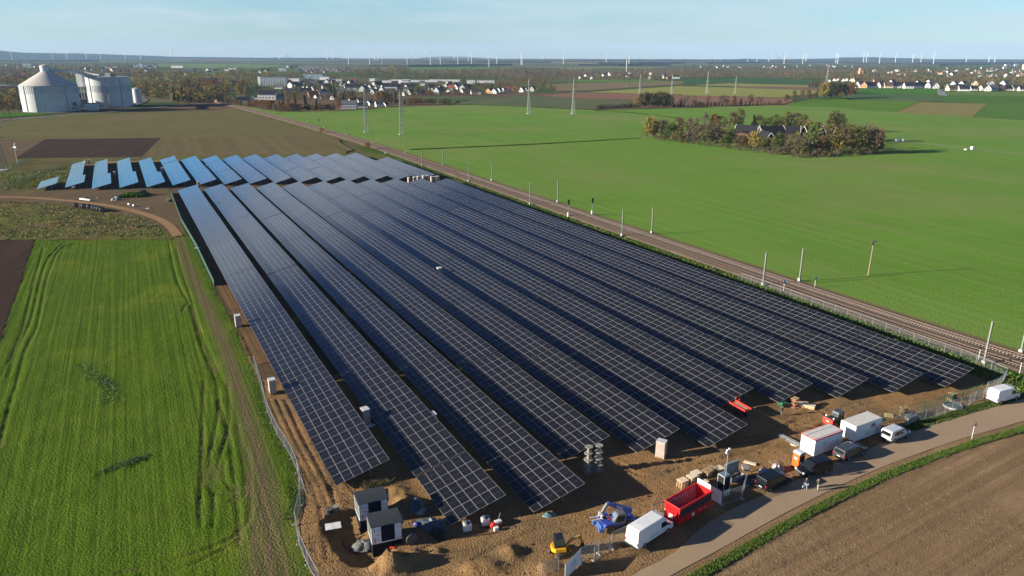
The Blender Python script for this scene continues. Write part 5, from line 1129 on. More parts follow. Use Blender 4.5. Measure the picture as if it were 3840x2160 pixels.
for i, (X, Y, rx, h, lab) in enumerate(((1480, 640, .9, .8, 'greyish plastic waste bag nearest the steel box'), (1640, 650, .8, .7, 'plastic waste bag in the middle behind the black van'), (1760, 580, .9, .9, 'pinkish plastic waste bag next to the orange toilet cabin'))):
    heap('waste_bag', lab, 'waste bag', z26(X, Y), rx, rx*.8, h, lk if i != 2 else M('pinkish foil', (.42, .34, .32), .4, col2=(.25, .22, .22), scale=5), i, 21+i, lump=1.0)
heap('rubble', None, None, z26(1180, 780), 2.2, 1.0, .5, M('mixed debris', (.13, .11, .09), .9, col2=(.05, .05, .05), scale=7, bmp=.6), .4, 31, lump=1.4)['kind'] = 'stuff'
pallet_stack(z26(1690, 440), 1, 'bluish pallet lying on the soil behind the waste bags', .2)
wp = MB().box((0, 0, .15), (1.7, .6, .12)).build('plank', mWoodPale); wp.location = z26(1180, 440); wp.rotation_euler = (0, 0, -.5); tag(wp, 'pale plank lying alone on the yard soil', 'plank')
# camera tower
ct = thing('camera_tower', 'mobile camera tower with a tall mast and black cabinet', 'camera tower', (z26(620, 1010)+z26(500, 960)+z26(740, 960))/3, .55)
MB().box((0, 0, 1.15), (1.05, 1.05, 2.1)).build('cabinet', M('black sheeting', (.010, .010, .012), .5), ct)
b = MB()
for x in (-.56, .56):
    for y in (-.56, .56): b.box((x, y, 1.15), (.08, .08, 2.3))
for z in (.06, 2.27):
    for s_ in (-.56, .56): b.box((0, s_, z), (1.04, .08, .08)); b.box((s_, 0, z), (.08, 1.04, .08))
b.build('frame', M('pale frame', (.55, .56, .57), .4, .3), ct)
MB().box((0, 0, 2.36), (1.1, 1.1, .08)).build('solar_lid', M('bluish lid', (.22, .30, .36), .25, .3), ct)
MB().tube((-.1, -.3, 2.3), (-.1, -.3, 6.0), .06, .045).build('mast', M('mast grey', (.42, .42, .44), .4, .3), ct)
hd_ = MB().box((-.1, -.3, 6.05), (.5, .1, .1)).build('crossarm', mTubeF, ct)
for x, z in ((-.42, 5.85), (-.3, 6.15), (.1, 6.25), (.28, 6.05)): MB().lathe([(.02, -.16), (.13, -.12), (.15, .02), (.1, .12), (.03, .16)], 12).build('camera_dome', mWhite, hd_, loc=(x, -.3, z), smooth=True)
# ------------------------------------------------------------------ people
def person(label, P, face, skinc, hair, top, leg, shoe, pose, h=1.76, cap=None):
    s = h/1.76
    J = {'pel': ((0, 0, .93), .155), 'bel': ((0, .01, 1.08), .145), 'che': ((0, .0, 1.30), .165), 'nek': ((0, 0, 1.47), .062), 'chin': ((.0, .035, 1.545), .075), 'hed': ((0, .03, 1.64), .098), 'crn': ((0, .015, 1.725), .07), 'nos': ((0, .135, 1.625), .018)}
    E_ = [('pel', 'bel'), ('bel', 'che'), ('che', 'nek'), ('nek', 'chin'), ('chin', 'hed'), ('hed', 'crn'), ('hed', 'nos')]
    for sd_, sx in (('l', 1), ('r', -1)):
        J['ear'+sd_] = ((sx*.098, .02, 1.63), .018); E_.append(('hed', 'ear'+sd_))
        J['hip'+sd_] = ((sx*.10, 0, .88), .115); k, a, t = pose['leg'+sd_]
        J['kne'+sd_] = (k, .068); J['cal'+sd_] = (tuple(k[i]*.6+a[i]*.4 for i in range(3)), .06); J['ank'+sd_] = (a, .044); J['toe'+sd_] = (t, .042)
        E_ += [('pel', 'hip'+sd_), ('hip'+sd_, 'kne'+sd_), ('kne'+sd_, 'cal'+sd_), ('cal'+sd_, 'ank'+sd_), ('ank'+sd_, 'toe'+sd_)]
        J['sho'+sd_] = ((sx*.19, 0, 1.42), .07); e, wv, hv = pose['arm'+sd_]
        J['elb'+sd_] = (e, .048); J['wri'+sd_] = (wv, .033); J['pal'+sd_] = (hv, .036)
        E_ += [('che', 'sho'+sd_), ('sho'+sd_, 'elb'+sd_), ('elb'+sd_, 'wri'+sd_), ('wri'+sd_, 'pal'+sd_)]
        W_, H_ = Vector(wv), Vector(hv); dr = (H_-W_).normalized(); ac = dr.cross(Vector((0, 1, 0))).normalized() if abs(dr.y) < .9 else Vector((1, 0, 0))
        for q, (of, ln) in enumerate(((-.032, .055), (-.011, .068), (.011, .064), (.032, .052))):
            r0 = H_+ac*of+dr*.03; r1 = r0+dr*ln*.55+Vector((0, .006, 0)); r2 = r1+dr*ln*.4+Vector((0, .016, 0))
            J[f'f{q}{sd_}'] = (tuple(r0), .010); J[f'g{q}{sd_}'] = (tuple(r1), .0095); J[f'h{q}{sd_}'] = (tuple(r2), .008); E_ += [('pal'+sd_, f'f{q}{sd_}'), (f'f{q}{sd_}', f'g{q}{sd_}'), (f'g{q}{sd_}', f'h{q}{sd_}')]
        th = H_-dr*.02-ac*sx*.045; J['th'+sd_] = (tuple(th), .012); J['ti'+sd_] = (tuple(th+dr*.045-ac*sx*.012), .010); E_ += [('pal'+sd_, 'th'+sd_), ('th'+sd_, 'ti'+sd_)]
    names = list(J); me = bpy.data.meshes.new('sk'); me.from_pydata([J[n][0] for n in names], [(names.index(a), names.index(b)) for a, b in E_], [])
    o = bpy.data.objects.new('sk', me); COL.objects.link(o); md = o.modifiers.new('s', 'SKIN'); me_s = me.skin_vertices[0].data if me.skin_vertices else None
    if me_s is None:
        bpy.context.view_layer.objects.active = o; bpy.ops.mesh.customdata_skin_add(); me_s = me.skin_vertices[0].data
    for i, n in enumerate(names):
        r = J[n][1]; f = (1.15, .8) if n in ('pel', 'bel') else (1.12, .72) if n == 'che' else (1, 1)
        me_s[i].radius = (r*f[0], r*f[1]); me_s[i].use_root = (n == 'pel')
    md.use_smooth_shade = True; sv = o.modifiers.new('u', 'SUBSURF'); sv.levels = 2; sv.render_levels = 2
    dg = bpy.context.evaluated_depsgraph_get(); m2 = bpy.data.meshes.new_from_object(o.evaluated_get(dg)); bpy.data.objects.remove(o)
    m2.name = 'person'; m2.materials.clear()
    for mm in (top, leg, shoe, skinc, hair, cap or hair): m2.materials.append(mm)
    hands = [Vector(pose['arml'][2]), Vector(pose['armr'][2])]
    for p in m2.polygons:
        c = p.center; k = 0
        if min((c-hh).length for hh in hands) < .125: k = 3
        elif c.z > 1.485: k = (4 if (c.z > 1.665 or (c.y < .0 and c.z > 1.56)) else 3) if not (cap and c.z > 1.665) else 5
        elif c.z < .105: k = 2
        elif c.z < .90 and abs(c.x) < .3: k = 1
        p.material_index = k; p.use_smooth = True
    ob = bpy.data.objects.new('person', m2); COL.objects.link(ob); ob.location = (P.x, P.y, P.z); ob.rotation_euler = (0, 0, face); ob.scale = (s, s, s)
    return tag(ob, label, 'person')
mSkin = M('skin', (.50, .30, .21), .6); mHairD = M('dark hair', (.03, .02, .015), .8); mHairG = M('grey hair', (.35, .33, .31), .8); mJkt = M('dark jacket', (.018, .022, .03), .8); mJean = M('pale jeans', (.26, .36, .50), .85); mShoe = M('shoes', (.05, .045, .04), .7); mOl = M('olive jacket', (.10, .125, .05), .85); mBeige = M('beige trousers', (.48, .40, .30), .85); mWork = M('dark work clothes', (.03, .032, .034), .85); mShoeW = M('pale shoes', (.5, .5, .48), .7)
stand = dict(legl=((.11, .01, .48), (.12, -.01, .085), (.14, .16, .035)), legr=((-.11, .02, .48), (-.13, -.01, .085), (-.15, .16, .035)), arml=((.27, -.02, 1.14), (.28, .06, .90), (.28, .09, .82)), armr=((-.27, -.02, 1.14), (-.29, .07, .90), (-.29, .10, .82)))
walk = dict(legl=((.10, .12, .50), (.11, .04, .11), (.12, .20, .06)), legr=((-.10, -.06, .48), (-.12, -.26, .10), (-.13, -.12, .035)), arml=((.26, -.1, 1.15), (.27, -.06, .92), (.27, -.03, .83)), armr=((-.28, .10, 1.22), (-.22, .30, 1.32), (-.15, .34, 1.38)))
scr = dict(stand); scr['armr'] = ((-.30, .10, 1.30), (-.22, .22, 1.52), (-.15, .19, 1.60))
gz = .165
person('person in a dark jacket and pale jeans standing on the road', w2(927, 800)+Vector((0, 0, gz)), 2.6, mSkin, mHairD, mJkt, mJean, mShoeW, stand)
person('person in an olive jacket and beige trousers on the road', w2(1018, 812)+Vector((0, 0, gz)), .9, mSkin, mHairG, mOl, mBeige, mShoe, scr)
person('person in dark work clothes walking below the eighth near row', z8(410, 640)+Vector((0, 0, .06)), -2.2, mSkin, mHairD, mWork, mGreyM, mShoe, walk)
bg_ = heap('shopping_bag', 'small pale bag hanging from the hand of the person in jeans', 'bag', w2(905, 800)+Vector((-.0, -.0, .42)), .16, .10, .34, M('pale bag', (.35, .42, .5), .7), .3, 41, lump=.3)
# ------------------------------------------------------------------ poles, signals, signs
mConcrete = M('catenary steel', (.20, .21, .18), .7, .0, col2=(.16, .17, .15)); mConW = M('mast foot', (.42, .40, .36), .9)
def cat_mast(P, H, label):
    root = thing('catenary_mast', label, 'mast', (P.x, P.y, 0), ROWROT, 'bare masts along the railway')
    MB().box((0, 0, .45), (.75, .75, .9)).build('footing', mConW, root, bevel=.06)
    b = MB()
    for y in (-.13, .13): b.box((0, y, H/2+.4), (.26, .05, H-.8))
    b.box((0, 0, H/2+.4), (.05, .21, H-.8)); b.build('shaft', mConcrete, root)
PY = []
for X, Y in [(1868, 833), (1955, 828), (1982, 855), (2067, 850), (2105, 888), (2200, 880), (2223, 930), (2320, 920), (2342, 968), (2447, 963)]: PY.append(Q(0, 0)(X, Y))
for X, Y in [(335, 1160), (485, 1155), (610, 1255), (768, 1250), (962, 1375), (1135, 1365), (40, 1015), (237, 1080)]: PY.append(Q(1, 0)(X, Y))
for X, Y in [(1425, 98), (1632, 80), (2118, 335), (2342, 315)]: PY.append(Q(1, 1)(X, Y))
for X, Y in [(605, 710), (880, 675), (2270, 1305), (2550, 1220)]: PY.append(Q(2, 1)(X, Y))
PY.sort(key=lambda p: p.length)
east = [p for p in PY if toRT(p)[0] > 127.9-(max(0, toRT(p)[1]-400)/20)]; west = [p for p in PY if p not in east]
for lst, sd_ in ((east, 'green field'), (west, 'near')):
    for i, p in enumerate(lst): cat_mast(p, 8.8, f'{ORD[i]} bare mast from the viewer on the {"wheat field" if lst is east else "solar"} side of the railway')
for X, Y in [(80, 905), (355, 880), (575, 855), (42, 905)]:
    P = Q(0, 0)(X, Y); r = cat_mast(P, 9 if X != 42 else 6, {80: 'pale mast at the access road left of the round silo', 355: 'pale mast in front of the round silo', 575: 'pale mast at the edge of the round silo, with trees', 42: 'short pale mast farthest left on the access road'}[X])
mSigB = M('signal black', (.012, .012, .012), .5)
for X, Y, lab in ((1712, 188, 'railway light signal on the solar side of the tracks'), (1892, 174, 'railway light signal on the field side of the tracks')):
    P = Q(1, 1)(X, Y); r = thing('railway_signal', lab, 'signal', (P.x, P.y, 0), ROWROT, None)
    MB().box((0, 0, .8), (.55, .55, 1.6)).build('cabinet', mPlate, r); MB().tube((0, 0, 1.5), (0, 0, 5.2), .11).build('post', mConcrete, r)
    s_ = MB().box((-.15, 0, 5.6), (.22, .75, 1.35)).build('signal_head', mSigB, r); MB().box((-.15, .0, 4.6), (.2, .55, .5)).build('lower_board', mSigB, r); MB().box((0, -.55, 4.0), (.5, .9, .06)).build('ladder_stage', mGalv, r)
P = Q(0, 0)(2407, 955); r = thing('railway_signal', 'small dark signal far up the railway near the two nearest pylons', 'signal', (P.x, P.y, 0), ROWROT); MB().tube((0, 0, 0), (0, 0, 5), .12).build('post', mSigB, r); MB().box((0, 0, 5.4), (.3, 1.0, 1.6)).build('signal_head', mSigB, r)
mSignB = M('sign blue', (.06, .26, .55), .5)
for X, Y, lab in ((760, 752, 'small blue sign on a white post on the solar side of the tracks'), (995, 724, 'small blue sign on a white post on the field side of the tracks')):
    P = Q(2, 1)(X, Y); r = thing('railway_sign', lab, 'sign', (P.x, P.y, 0), .3); MB().tube((0, 0, 0), (0, 0, 2.6), .05).build('post', mPlate, r); MB().box((0, -.05, 2.5), (.5, .04, .9)).build('board', mSignB, r); 
for X, Y, lab in ((2230, 1268, 'slim dark headed post between the tracks and the wire fence'), (2540, 1372, 'white dark headed post where the railway leaves the picture')):
    P = Q(2, 1)(X, Y); r = thing('marker_post', lab, 'post', (P.x, P.y, 0)); MB().tube((0, 0, 0), (0, 0, 2.3), .05).build('post', mPlate, r); MB().box((0, 0, 2.5), (.18, .18, .55)).build('head', mSigB, r)
P = Q(2, 1)(1400, 629); up = thing('utility_pole', 'weathered wooden pole standing alone in the wheat field', 'utility pole', (P.x, P.y, 0), .4); hp = hgt(P, 720+368*.49689)
mOldW = M('old pole wood', (.27, .20, .14), .9, col2=(.2, .15, .1)); MB().tube((0, 0, -.1), (.15, 0, hp), .2, .14).build('shaft', mOldW, up); MB().box((.3, 0, hp-.2), (1.9, .16, .18)).build('crossarm', mOldW, up)
for x in (-.5, .1, 1.0): MB().lathe([(.05, 0), (.09, .05), (.06, .25)], 8).build('insulator', mBlk, up, loc=(x, 0, hp-.1))
MB().box((-.25, 0, hp-.75), (.3, .3, .6)).build('switch_box', mBlk, up)
P = w2(2180, 418); rs = thing('road_sign', 'triangular red and white warning sign at the road verge', 'road sign', (P.x, P.y, .1), .25)
MB().tube((0, 0, 0), (0, 0, 2.75), .035).build('post', mPlate, rs)
b = MB(); b.prism([(-.5, 2.2), (.5, 2.2), (0, 3.06)], -.05, -.03); b.build('board_edge', mLampR, rs); b = MB(); b.prism([(-.34, 2.29), (.34, 2.29), (0, 2.88)], -.065, -.052); bf = b.build('board', mPlate, rs)
b = MB(); b.prism([(-.02, 2.34), (.10, 2.34), (.06, 2.6), (-.08, 2.74), (-.12, 2.68), (-.02, 2.58)], -.075, -.067); b.build('bend_arrow', mSigB, bf)
# storage corner bits
wb_ = MB().prism([(-2.4, .1), (-2.2, .55), (2.3, .5), (2.6, .3), (2.4, .1)], -.35, .35).build('white_bundle', M('white wrapping', (.78, .77, .75), .5), None, bevel=.06); wb_.location = z7(935, 905)+Vector((0, 0, .15)); wb_.rotation_euler = (0, 0, -.42); wb_.scale = (1.25, 1, 1.2); tag(wb_, 'long white wrapped bundle lying beside the sandy track', 'bundle')
heap('dark_bags', 'dark bags lying behind the long white bundle', 'bags', z7(940, 870), 1.3, .6, .6, tarpm, 0, 51); heap('dark_bags', 'flat dark bundle lying left of the weed mound', 'bags', z7(1150, 868), 1.2, .5, .5, tarpm, 0, 52)
heap('grey_foil_heap', 'grey foil heap with a dark round mouth left of the weed mound', 'foil heap', z7(1430, 905), 1.5, 1.0, 1.4, M('grey foil', (.22, .24, .25), .5, col2=(.06, .07, .07), scale=2), .2, 53, lump=.9)
ib = thing('plastic_tank', 'white and green tank beside the green netted fence', 'tank', z7(2265, 930), .3); MB().box((0, 0, .75), (1.2, 1.0, 1.2)).build('tank', M('pale green tank', (.35, .45, .34), .4), ib, bevel=.1); MB().box((.9, 0, .55), (1.1, 1.0, .9)).build('cover', mGreenNet, ib, bevel=.1)
for (X, Y, lab, m_) in ((1640, 985, 'dark and white pipe stub at the track bend', mPlate), (1715, 1005, 'white pipe piece lying right of the pipe stub', mPlate)):
    o = MB().tube((-.8, 0, .4), (.8, 0, .35), .38, .38, n=14).build('pipe_piece', m_); o.location = z7(X, Y)+Vector((0, 0, .15)); o.rotation_euler = (0, 0, -.9); tag(o, lab, 'pipe')
heap('grey_rubble_heap', 'small grey heap below the pipe pieces', 'heap', z7(1945, 1040), 1.1, .6, .5, M('grey scraps', (.32, .33, .33), .7, col2=(.16, .17, .17), scale=5), 0, 54, lump=1.2)
mc_ = thing('small_generator', 'small red brown generator below the second far row', 'generator', z7(755, 735), .2); MB().box((0, 0, .8), (1.3, 1.0, 1.1)).build('housing', M('red brown housing', (.34, .16, .11), .6), mc_, bevel=.06); MB().box((0, 0, 1.4), (1.1, .8, .1)).build('lid', mPlate, mc_)
for y in (-.5, .5): wheel_part(mc_, 0, y, .25, .15, mTyre, mRim)
sm = G(67, 620); wt = thing('small_wind_turbine', 'small white wind turbine beside the tall pylon', 'wind turbine', (sm.x, sm.y, 0), -.6); hm = hgt(sm, 400+740*.20708)
MB().tube((0, 0, 0), (0, 0, hm), .16, .1).build('mast', M('mast pale', (.5, .5, .5), .5), wt); MB().tube((-.6, 0, hm+.1), (.9, 0, hm+.1), .3, .15).build('nacelle', mWhite, wt)
for k in range(3): a_ = .35+k*2.094; MB().bar((-.65, 0, hm+.1), (-.65, 2.1*math.sin(a_), hm+.1+2.1*math.cos(a_)), .22, h=.08).build('blade', mWhite, wt)
MB().box((1.4, 0, hm+.25), (.9, .06, .8)).build('tail_vane', mWhite, wt)
for X, Y, lab in ((1620, 1068, 'white wrapped bale pair, the one nearer the wooded farm'), (1668, 1068, 'white wrapped bale pair, the one farther from the wooded farm'), (2185, 1128, 'white cabinet alone on the thin field fence'), (2138, 1132, 'low white trough beside the white cabinet')):
    P = Q(2, 0)(X, Y); o = MB().box((0, 0, .9 if X != 2138 else .35), (2.6 if X < 2000 else 1.8, 1.6, 1.8 if X != 2138 else .7)).build('wrapped_bale' if X < 2000 else 'white_cabinet', mPlate, bevel=.25 if X < 2000 else .05); o.location = P; o.rotation_euler = (0, 0, .4); tag(o, lab, 'bale' if X < 2000 else 'cabinet')
# ------------------------------------------------------------------ trees
def leafmat(name, a, b_):
    m, nt, b = nodes(name); co = objco(nt); oi = nt.nodes.new('ShaderNodeObjectInfo')
    c = mixc(nt, ramp(nt, noise(nt, co, .35, 3), .35, .65), a, b_)
    c = mixc(nt, math_(nt, 'MULTIPLY', oi.outputs['Random'], .45), c, tuple((x*.6+y*.4)*.75 for x, y in zip(b_, (.12, .09, .05))))
    nt.links.new(c, b.inputs['Base Color']); b.inputs['Roughness'].default_value = .8; b.inputs['Specular IOR Level'].default_value = .2
    tr = nt.nodes.new('ShaderNodeBsdfTranslucent'); nt.links.new(c, tr.inputs[0]); mx = nt.nodes.new('ShaderNodeMixShader'); mx.inputs[0].default_value = .25
    nt.links.new(b.outputs[0], mx.inputs[1]); nt.links.new(tr.outputs[0], mx.inputs[2]); nt.links.new(mx.outputs[0], nt.nodes['Material Output'].inputs[0]); return m
LEAF = {'rust': leafmat('rust leaves', (.25, .115, .028), (.17, .085, .026)), 'brown': leafmat('brown leaves', (.165, .112, .048), (.115, .082, .038)), 'olive': leafmat('olive leaves', (.145, .128, .032), (.095, .095, .026)),
        'green': leafmat('green leaves', (.105, .140, .026), (.07, .105, .020)), 'yellow': leafmat('yellow leaves', (.32, .235, .038), (.20, .165, .032)), 'dark': leafmat('evergreen needles', (.026, .046, .016), (.017, .032, .013)), 'bare': leafmat('bare twigs', (.150, .115, .078), (.105, .082, .058))}
KEYS = list(LEAF); mBark = M('bark', (.085, .068, .052), .95, col2=(.05, .04, .03))
def crown_arrays(seed, n_cl, per, R, z0, z1, leaf, shape='round', spread=.36):
    """leaf-sized quads in clumps through the crown's volume"""
    r = np.random.default_rng(seed); C = []
    for _ in range(n_cl):
        a = r.random()*2*math.pi; q = r.random()
        if shape == 'cone': rr = R*(1-q)*r.uniform(.3, 1)
        else: rr = R*math.sqrt(max(0, 1-(2*q-.85)**2*.72))*r.uniform(.25, 1)**.6*r.uniform(.82, 1.12)
        C.append((rr*math.cos(a), rr*math.sin(a), z0+(z1-z0)*q))
    C = np.array(C); P = np.repeat(C, per, 0) + r.normal(0, R*spread*.5, (n_cl*per, 3))*np.array([1, 1, .75])
    N = len(P); u = r.normal(size=(N, 3)); u /= np.linalg.norm(u, axis=1)[:, None]; w_ = np.cross(u, r.normal(size=(N, 3))); w_ /= np.linalg.norm(w_, axis=1)[:, None]
    s1 = leaf*r.uniform(.55, 1.25, (N, 1)); s2 = leaf*r.uniform(.45, 1.0, (N, 1))
    V = np.stack([P-u*s1-w_*s2*.4, P+w_*s2-u*s1*.1, P+u*s1+w_*s2*.3, P-w_*s2+u*s1*.15], 1).reshape(-1, 3)
    return V, np.arange(N*4).reshape(N, 4)
TREE = {}
def tree_proto(kind, var):
    seed = KEYS.index(kind)*10+var
    if kind == 'dark': H, R, sh = 12, 2.6, 'cone'
    else: H, R, sh = 12, [4.2, 3.4, 4.8][var], 'round'
    z0 = 1.6 if sh == 'cone' else [2.6, 2.2, 3.0][var]
    nc, per, lf = (58, 13, .50) if kind != 'bare' else (52, 9, .42)
    V, F_ = crown_arrays(seed, nc, per, R, z0, H, lf, sh, .36 if sh != 'cone' else .28)
    rs = random.Random(seed); b = MB(); b.tube((0, 0, -.3), (.1, .05, H*.45), .26, .16, 7); b.tube((.1, .05, H*.45), (.0, .1, H*.8), .16, .05, 6)
    for k in range(6 if kind != 'bare' else 11):
        a = rs.random()*6.28; zb = H*rs.uniform(.22, .62); l = R*rs.uniform(.55, .95); b.tube((.05, .05, zb), (l*math.cos(a), l*math.sin(a), min(H*.93, zb+l*rs.uniform(.5, 1.1))), .10, .03, 5, caps=False)
    root = thing('tree', 'autumn tree', 'tree', (0, -500, -100))
    npmesh('crown', V, F_, LEAF[kind], parent=root); b.build('trunk', mBark, root); return remember(root)
USED = set()
NT = 0
def tree(kind, P, h, label, group, wide=1.0):
    global NT
    var = NT % 3; NT += 1
    k = (kind, var)
    if k not in TREE: TREE[k] = tree_proto(kind, var)
    root = TREE[k]; s = h/12; sc3 = (s*wide*random.uniform(.9, 1.1), s*wide*random.uniform(.9, 1.1), s)
    if k in USED: return dup(root, (P.x, P.y, 0), random.uniform(0, 6.28), sc3, label, group)
    USED.add(k); root.location = (P.x, P.y, 0); root.scale = sc3; tag(root, label, 'tree', group); return root
COLN = dict(rust='rust coloured', brown='brown leaved', olive='olive green', green='green leaved', yellow='yellow leaved', dark='dark evergreen', bare='bare grey brown')
# wooded farm in the wheat field: tree by tree
zg = zz(2380, 390, .37267)
grove = [(130, 340, 150, 'yellow', 'pale yellow tree at the left tip of the wooded farm'), (190, 330, 145, 'yellow', None), (270, 340, 160, 'bare', None), (350, 360, 190, 'green', None), (300, 300, 170, 'brown', None), (430, 330, 150, 'brown', None), (455, 370, 280, 'olive', None), (540, 370, 155, 'brown', None), (575, 400, 170, 'bare', 'tree with a visible bare trunk at the front edge of the wooded farm'), (620, 330, 150, 'bare', None), (700, 300, 95, 'bare', None), (720, 380, 180, 'bare', None), (800, 300, 110, 'rust', 'rust coloured treetop left of the tallest broad crown'), (820, 390, 220, 'bare', None), (880, 260, 130, 'green', None), (950, 420, 245, 'green', 'broad yellow green tree in front of the dark farm roofs'), (905, 430, 330, 'green', None), (1050, 250, 65, 'brown', 'tallest broad crown behind the dark farm roofs'), (990, 250, 90, 'brown', None), (1190, 260, 115, 'dark', None), (1250, 250, 125, 'olive', None), (1310, 270, 140, 'green', None), (1100, 440, 320, 'brown', None), (1060, 440, 330, 'brown', None), (1200, 460, 290, 'yellow', 'yellow pointed tree in front of the dark farm roofs'), (1270, 470, 340, 'olive', None), (1400, 260, 115, 'green', None), (1460, 270, 130, 'olive', None), (1540, 265, 90, 'brown', 'wide brown crown right behind the farm roofs'), (1620, 265, 100, 'brown', None), (1680, 280, 110, 'olive', None), (1440, 480, 300, 'green', None), (1490, 480, 390, 'green', None), (1560, 500, 400, 'brown', None), (1620, 510, 350, 'bare', None), (1610, 380, 300, 'olive', None), (1660, 520, 380, 'olive', None), (1760, 290, 170, 'yellow', None), (1830, 300, 190, 'brown', None), (1770, 500, 210, 'green', 'slim ivy covered tree with a bare trunk before the farm'), (1850, 500, 370, 'rust', None), (1900, 480, 380, 'brown', None), (2000, 290, 75, 'olive', 'large rounded crown standing above the right half of the farm'), (1960, 290, 110, 'olive', None), (2060, 290, 115, 'olive', None), (1985, 320, 205, 'dark', None), (1960, 500, 330, 'yellow', None), (2030, 500, 350, 'yellow', None), (2100, 500, 250, 'brown', None), (2080, 360, 220, 'olive', None), (2160, 370, 215, 'olive', None), (2190, 500, 230, 'olive', None), (2270, 380, 225, 'bare', None), (2260, 500, 250, 'olive', None), (2340, 380, 205, 'bare', None), (2330, 500, 280, 'olive', None), (2410, 390, 225, 'bare', None), (2400, 500, 260, 'brown', None), (2450, 480, 260, 'brown', None), (1150, 330, 260, 'brown', None), (1340, 420, 360, 'dark', None), (1720, 400, 300, 'bare', None)]
for X, Y, T, kd, lab in grove:
    P = zg(X, Y); h = max(4.0, hgt(P, 390+T*.37267)); tree(kd, P, h*1.02, lab or f'{COLN[kd]} tree among the wood around the lone farm', 'trees of the wooded farm in the wheat field', wide=min(1.6, max(.75, 11/h)))
mFarmRoof = M('slate roof', (.018, .018, .021), .85, spec=.08, col2=(.026, .025, .028)); mBrick = M('old brick', (.10, .055, .040), .9); mVergeB = M('white verge board', (.6, .58, .54), .6)
WALLC = {'white': M('house white', (.70, .68, .65), .8, col2=(.62, .60, .57)), 'cream': M('house cream', (.66, .54, .36), .8), 'brick': M('house brick', (.30, .15, .095), .85), 'grey': M('house grey', (.38, .40, .42), .8), 'orange': M('house orange', (.60, .33, .17), .8)}
ROOFC = {'black': M('black roof', (.018, .018, .022), .55), 'brown': M('brown roof', (.085, .052, .040), .75), 'red': M('red roof', (.28, .075, .040), .75), 'grey': M('grey roof', (.10, .10, .105), .7)}
mPane = M('house window', (.03, .035, .045), .15)
HM = {}
def hmesh(key, fn):
    if key not in HM: o = fn(); HM[key] = o.data; bpy.data.objects.remove(o)
    return HM[key]
def add(me, name, parent, loc=(0, 0, 0)): o = bpy.data.objects.new(name, me); COL.objects.link(o); o.parent = parent; o.location = loc; return o
DIM = [(11, 9, 3.4, 4.2), (9, 8.5, 4.6, 3.6), (14, 9, 3.2, 4.4), (18, 9.5, 5.4, 3.8), (10, 8, 3.0, 4.6)]
def house(P, rz, wall, roof, var, label, group, s=1.0, win=False, chim=True):
    L, W, H, R_ = DIM[var]; root = thing('house', label, 'house', (P.x, P.y, 0), rz, group, s)
    def fw(): b = MB(); b.prism([(-W/2, -.5), (W/2, -.5), (W/2, H), (0, H+R_*.97), (-W/2, H)], -L/2, L/2); b.v = [(y, x, z) for x, y, z in b.v]; return b.build('wall', WALLC[wall])
    def fr():
        b = MB(); e = .45
        for sg in (-1, 1):
            q = [(0, H+R_), (sg*(W/2+e), H-e*R_/(W/2)), (sg*(W/2+e), H-e*R_/(W/2)+.22), (0, H+R_+.24)]
            b.raw([(x, y, z) for x in (-L/2-.4, L/2+.4) for y, z in q], [(0, 1, 2, 3), (7, 6, 5, 4), (0, 4, 5, 1), (1, 5, 6, 2), (2, 6, 7, 3), (3, 7, 4, 0)])
        return b.build('roof', ROOFC[roof])
    add(hmesh(('w', var, wall), fw), 'wall', root); r = add(hmesh(('r', var, roof), fr), 'roof', root)
    if chim: add(hmesh(('c', 0), lambda: MB().box((0, 0, 0), (.9, .7, 2.0)).build('chimney', mBrick)), 'chimney', r, (L*.2, .9, H+R_+.1))
    if win:
        wm = hmesh(('p', 0), lambda: MB().box((0, 0, 0), (1.3, .12, 1.35)).build('window', mPane)); wg = hmesh(('p', 1), lambda: MB().box((0, 0, 0), (.12, 1.3, 1.35)).build('window', mPane))
        for k in range(int(L//3.5)):
            for sg in (-1, 1): add(wm, 'window', root, (-L/2+2+k*3.3, sg*(W/2+.02), 1.8))
        for sg in (-1, 1):
            for y, z in ((-2, 1.8), (2, 1.8), (0, H+.9)): add(wg, 'window', root, (sg*(L/2+.02), y, z))
    return root
for (X1, Y1, X2, Y2, lab, W_) in ((1020, 330, 1240, 345, 'long slate roofed barn at the left of the wooded farm', 9), (1250, 350, 1480, 345, 'slate roofed barn in the middle of the wooded farm', 9), (1490, 345, 1650, 350, 'slate roofed farmhouse with pale verge boards in the wood', 8.5), (1700, 350, 1870, 345, 'slate roofed barn at the right of the wooded farm', 9), (1270, 390, 1360, 430, 'low slate roofed wing in front of the middle barn', 7)):
    a, c = zg(X1, Y1), zg(X2, Y2); L = (c-a).length; m_ = (a+c)/2; H = 4.2; Rr = 4.4
    root = thing('barn', lab, 'farm building', (m_.x, m_.y, 0), math.atan2(c.y-a.y, c.x-a.x))
    b = MB(); b.prism([(-W_/2, -.3), (W_/2, -.3), (W_/2, H), (0, H+Rr*.97), (-W_/2, H)], -L/2, L/2); b.v = [(y, x, z) for x, y, z in b.v]; b.build('wall', mBrick, root)
    b = MB(); e = .5
    for sg in (-1, 1):
        q = [(0, H+Rr), (sg*(W_/2+e), H-e), (sg*(W_/2+e), H-e+.25), (0, H+Rr+.26)]
        b.raw([(x, y, z) for x in (-L/2-.5, L/2+.5) for y, z in q], [(0, 1, 2, 3), (7, 6, 5, 4), (0, 4, 5, 1), (1, 5, 6, 2), (2, 6, 7, 3), (3, 7, 4, 0)])
    b.build('roof', mFarmRoof, root)
    b = MB()
    for x in (-L/2-.52, L/2+.52):
        for sg in (-1, 1): b.bar((x, 0, H+Rr+.28), (x, sg*(W_/2+e), H-e+.26), .3)
    b.build('verge_board', mVergeB, root)
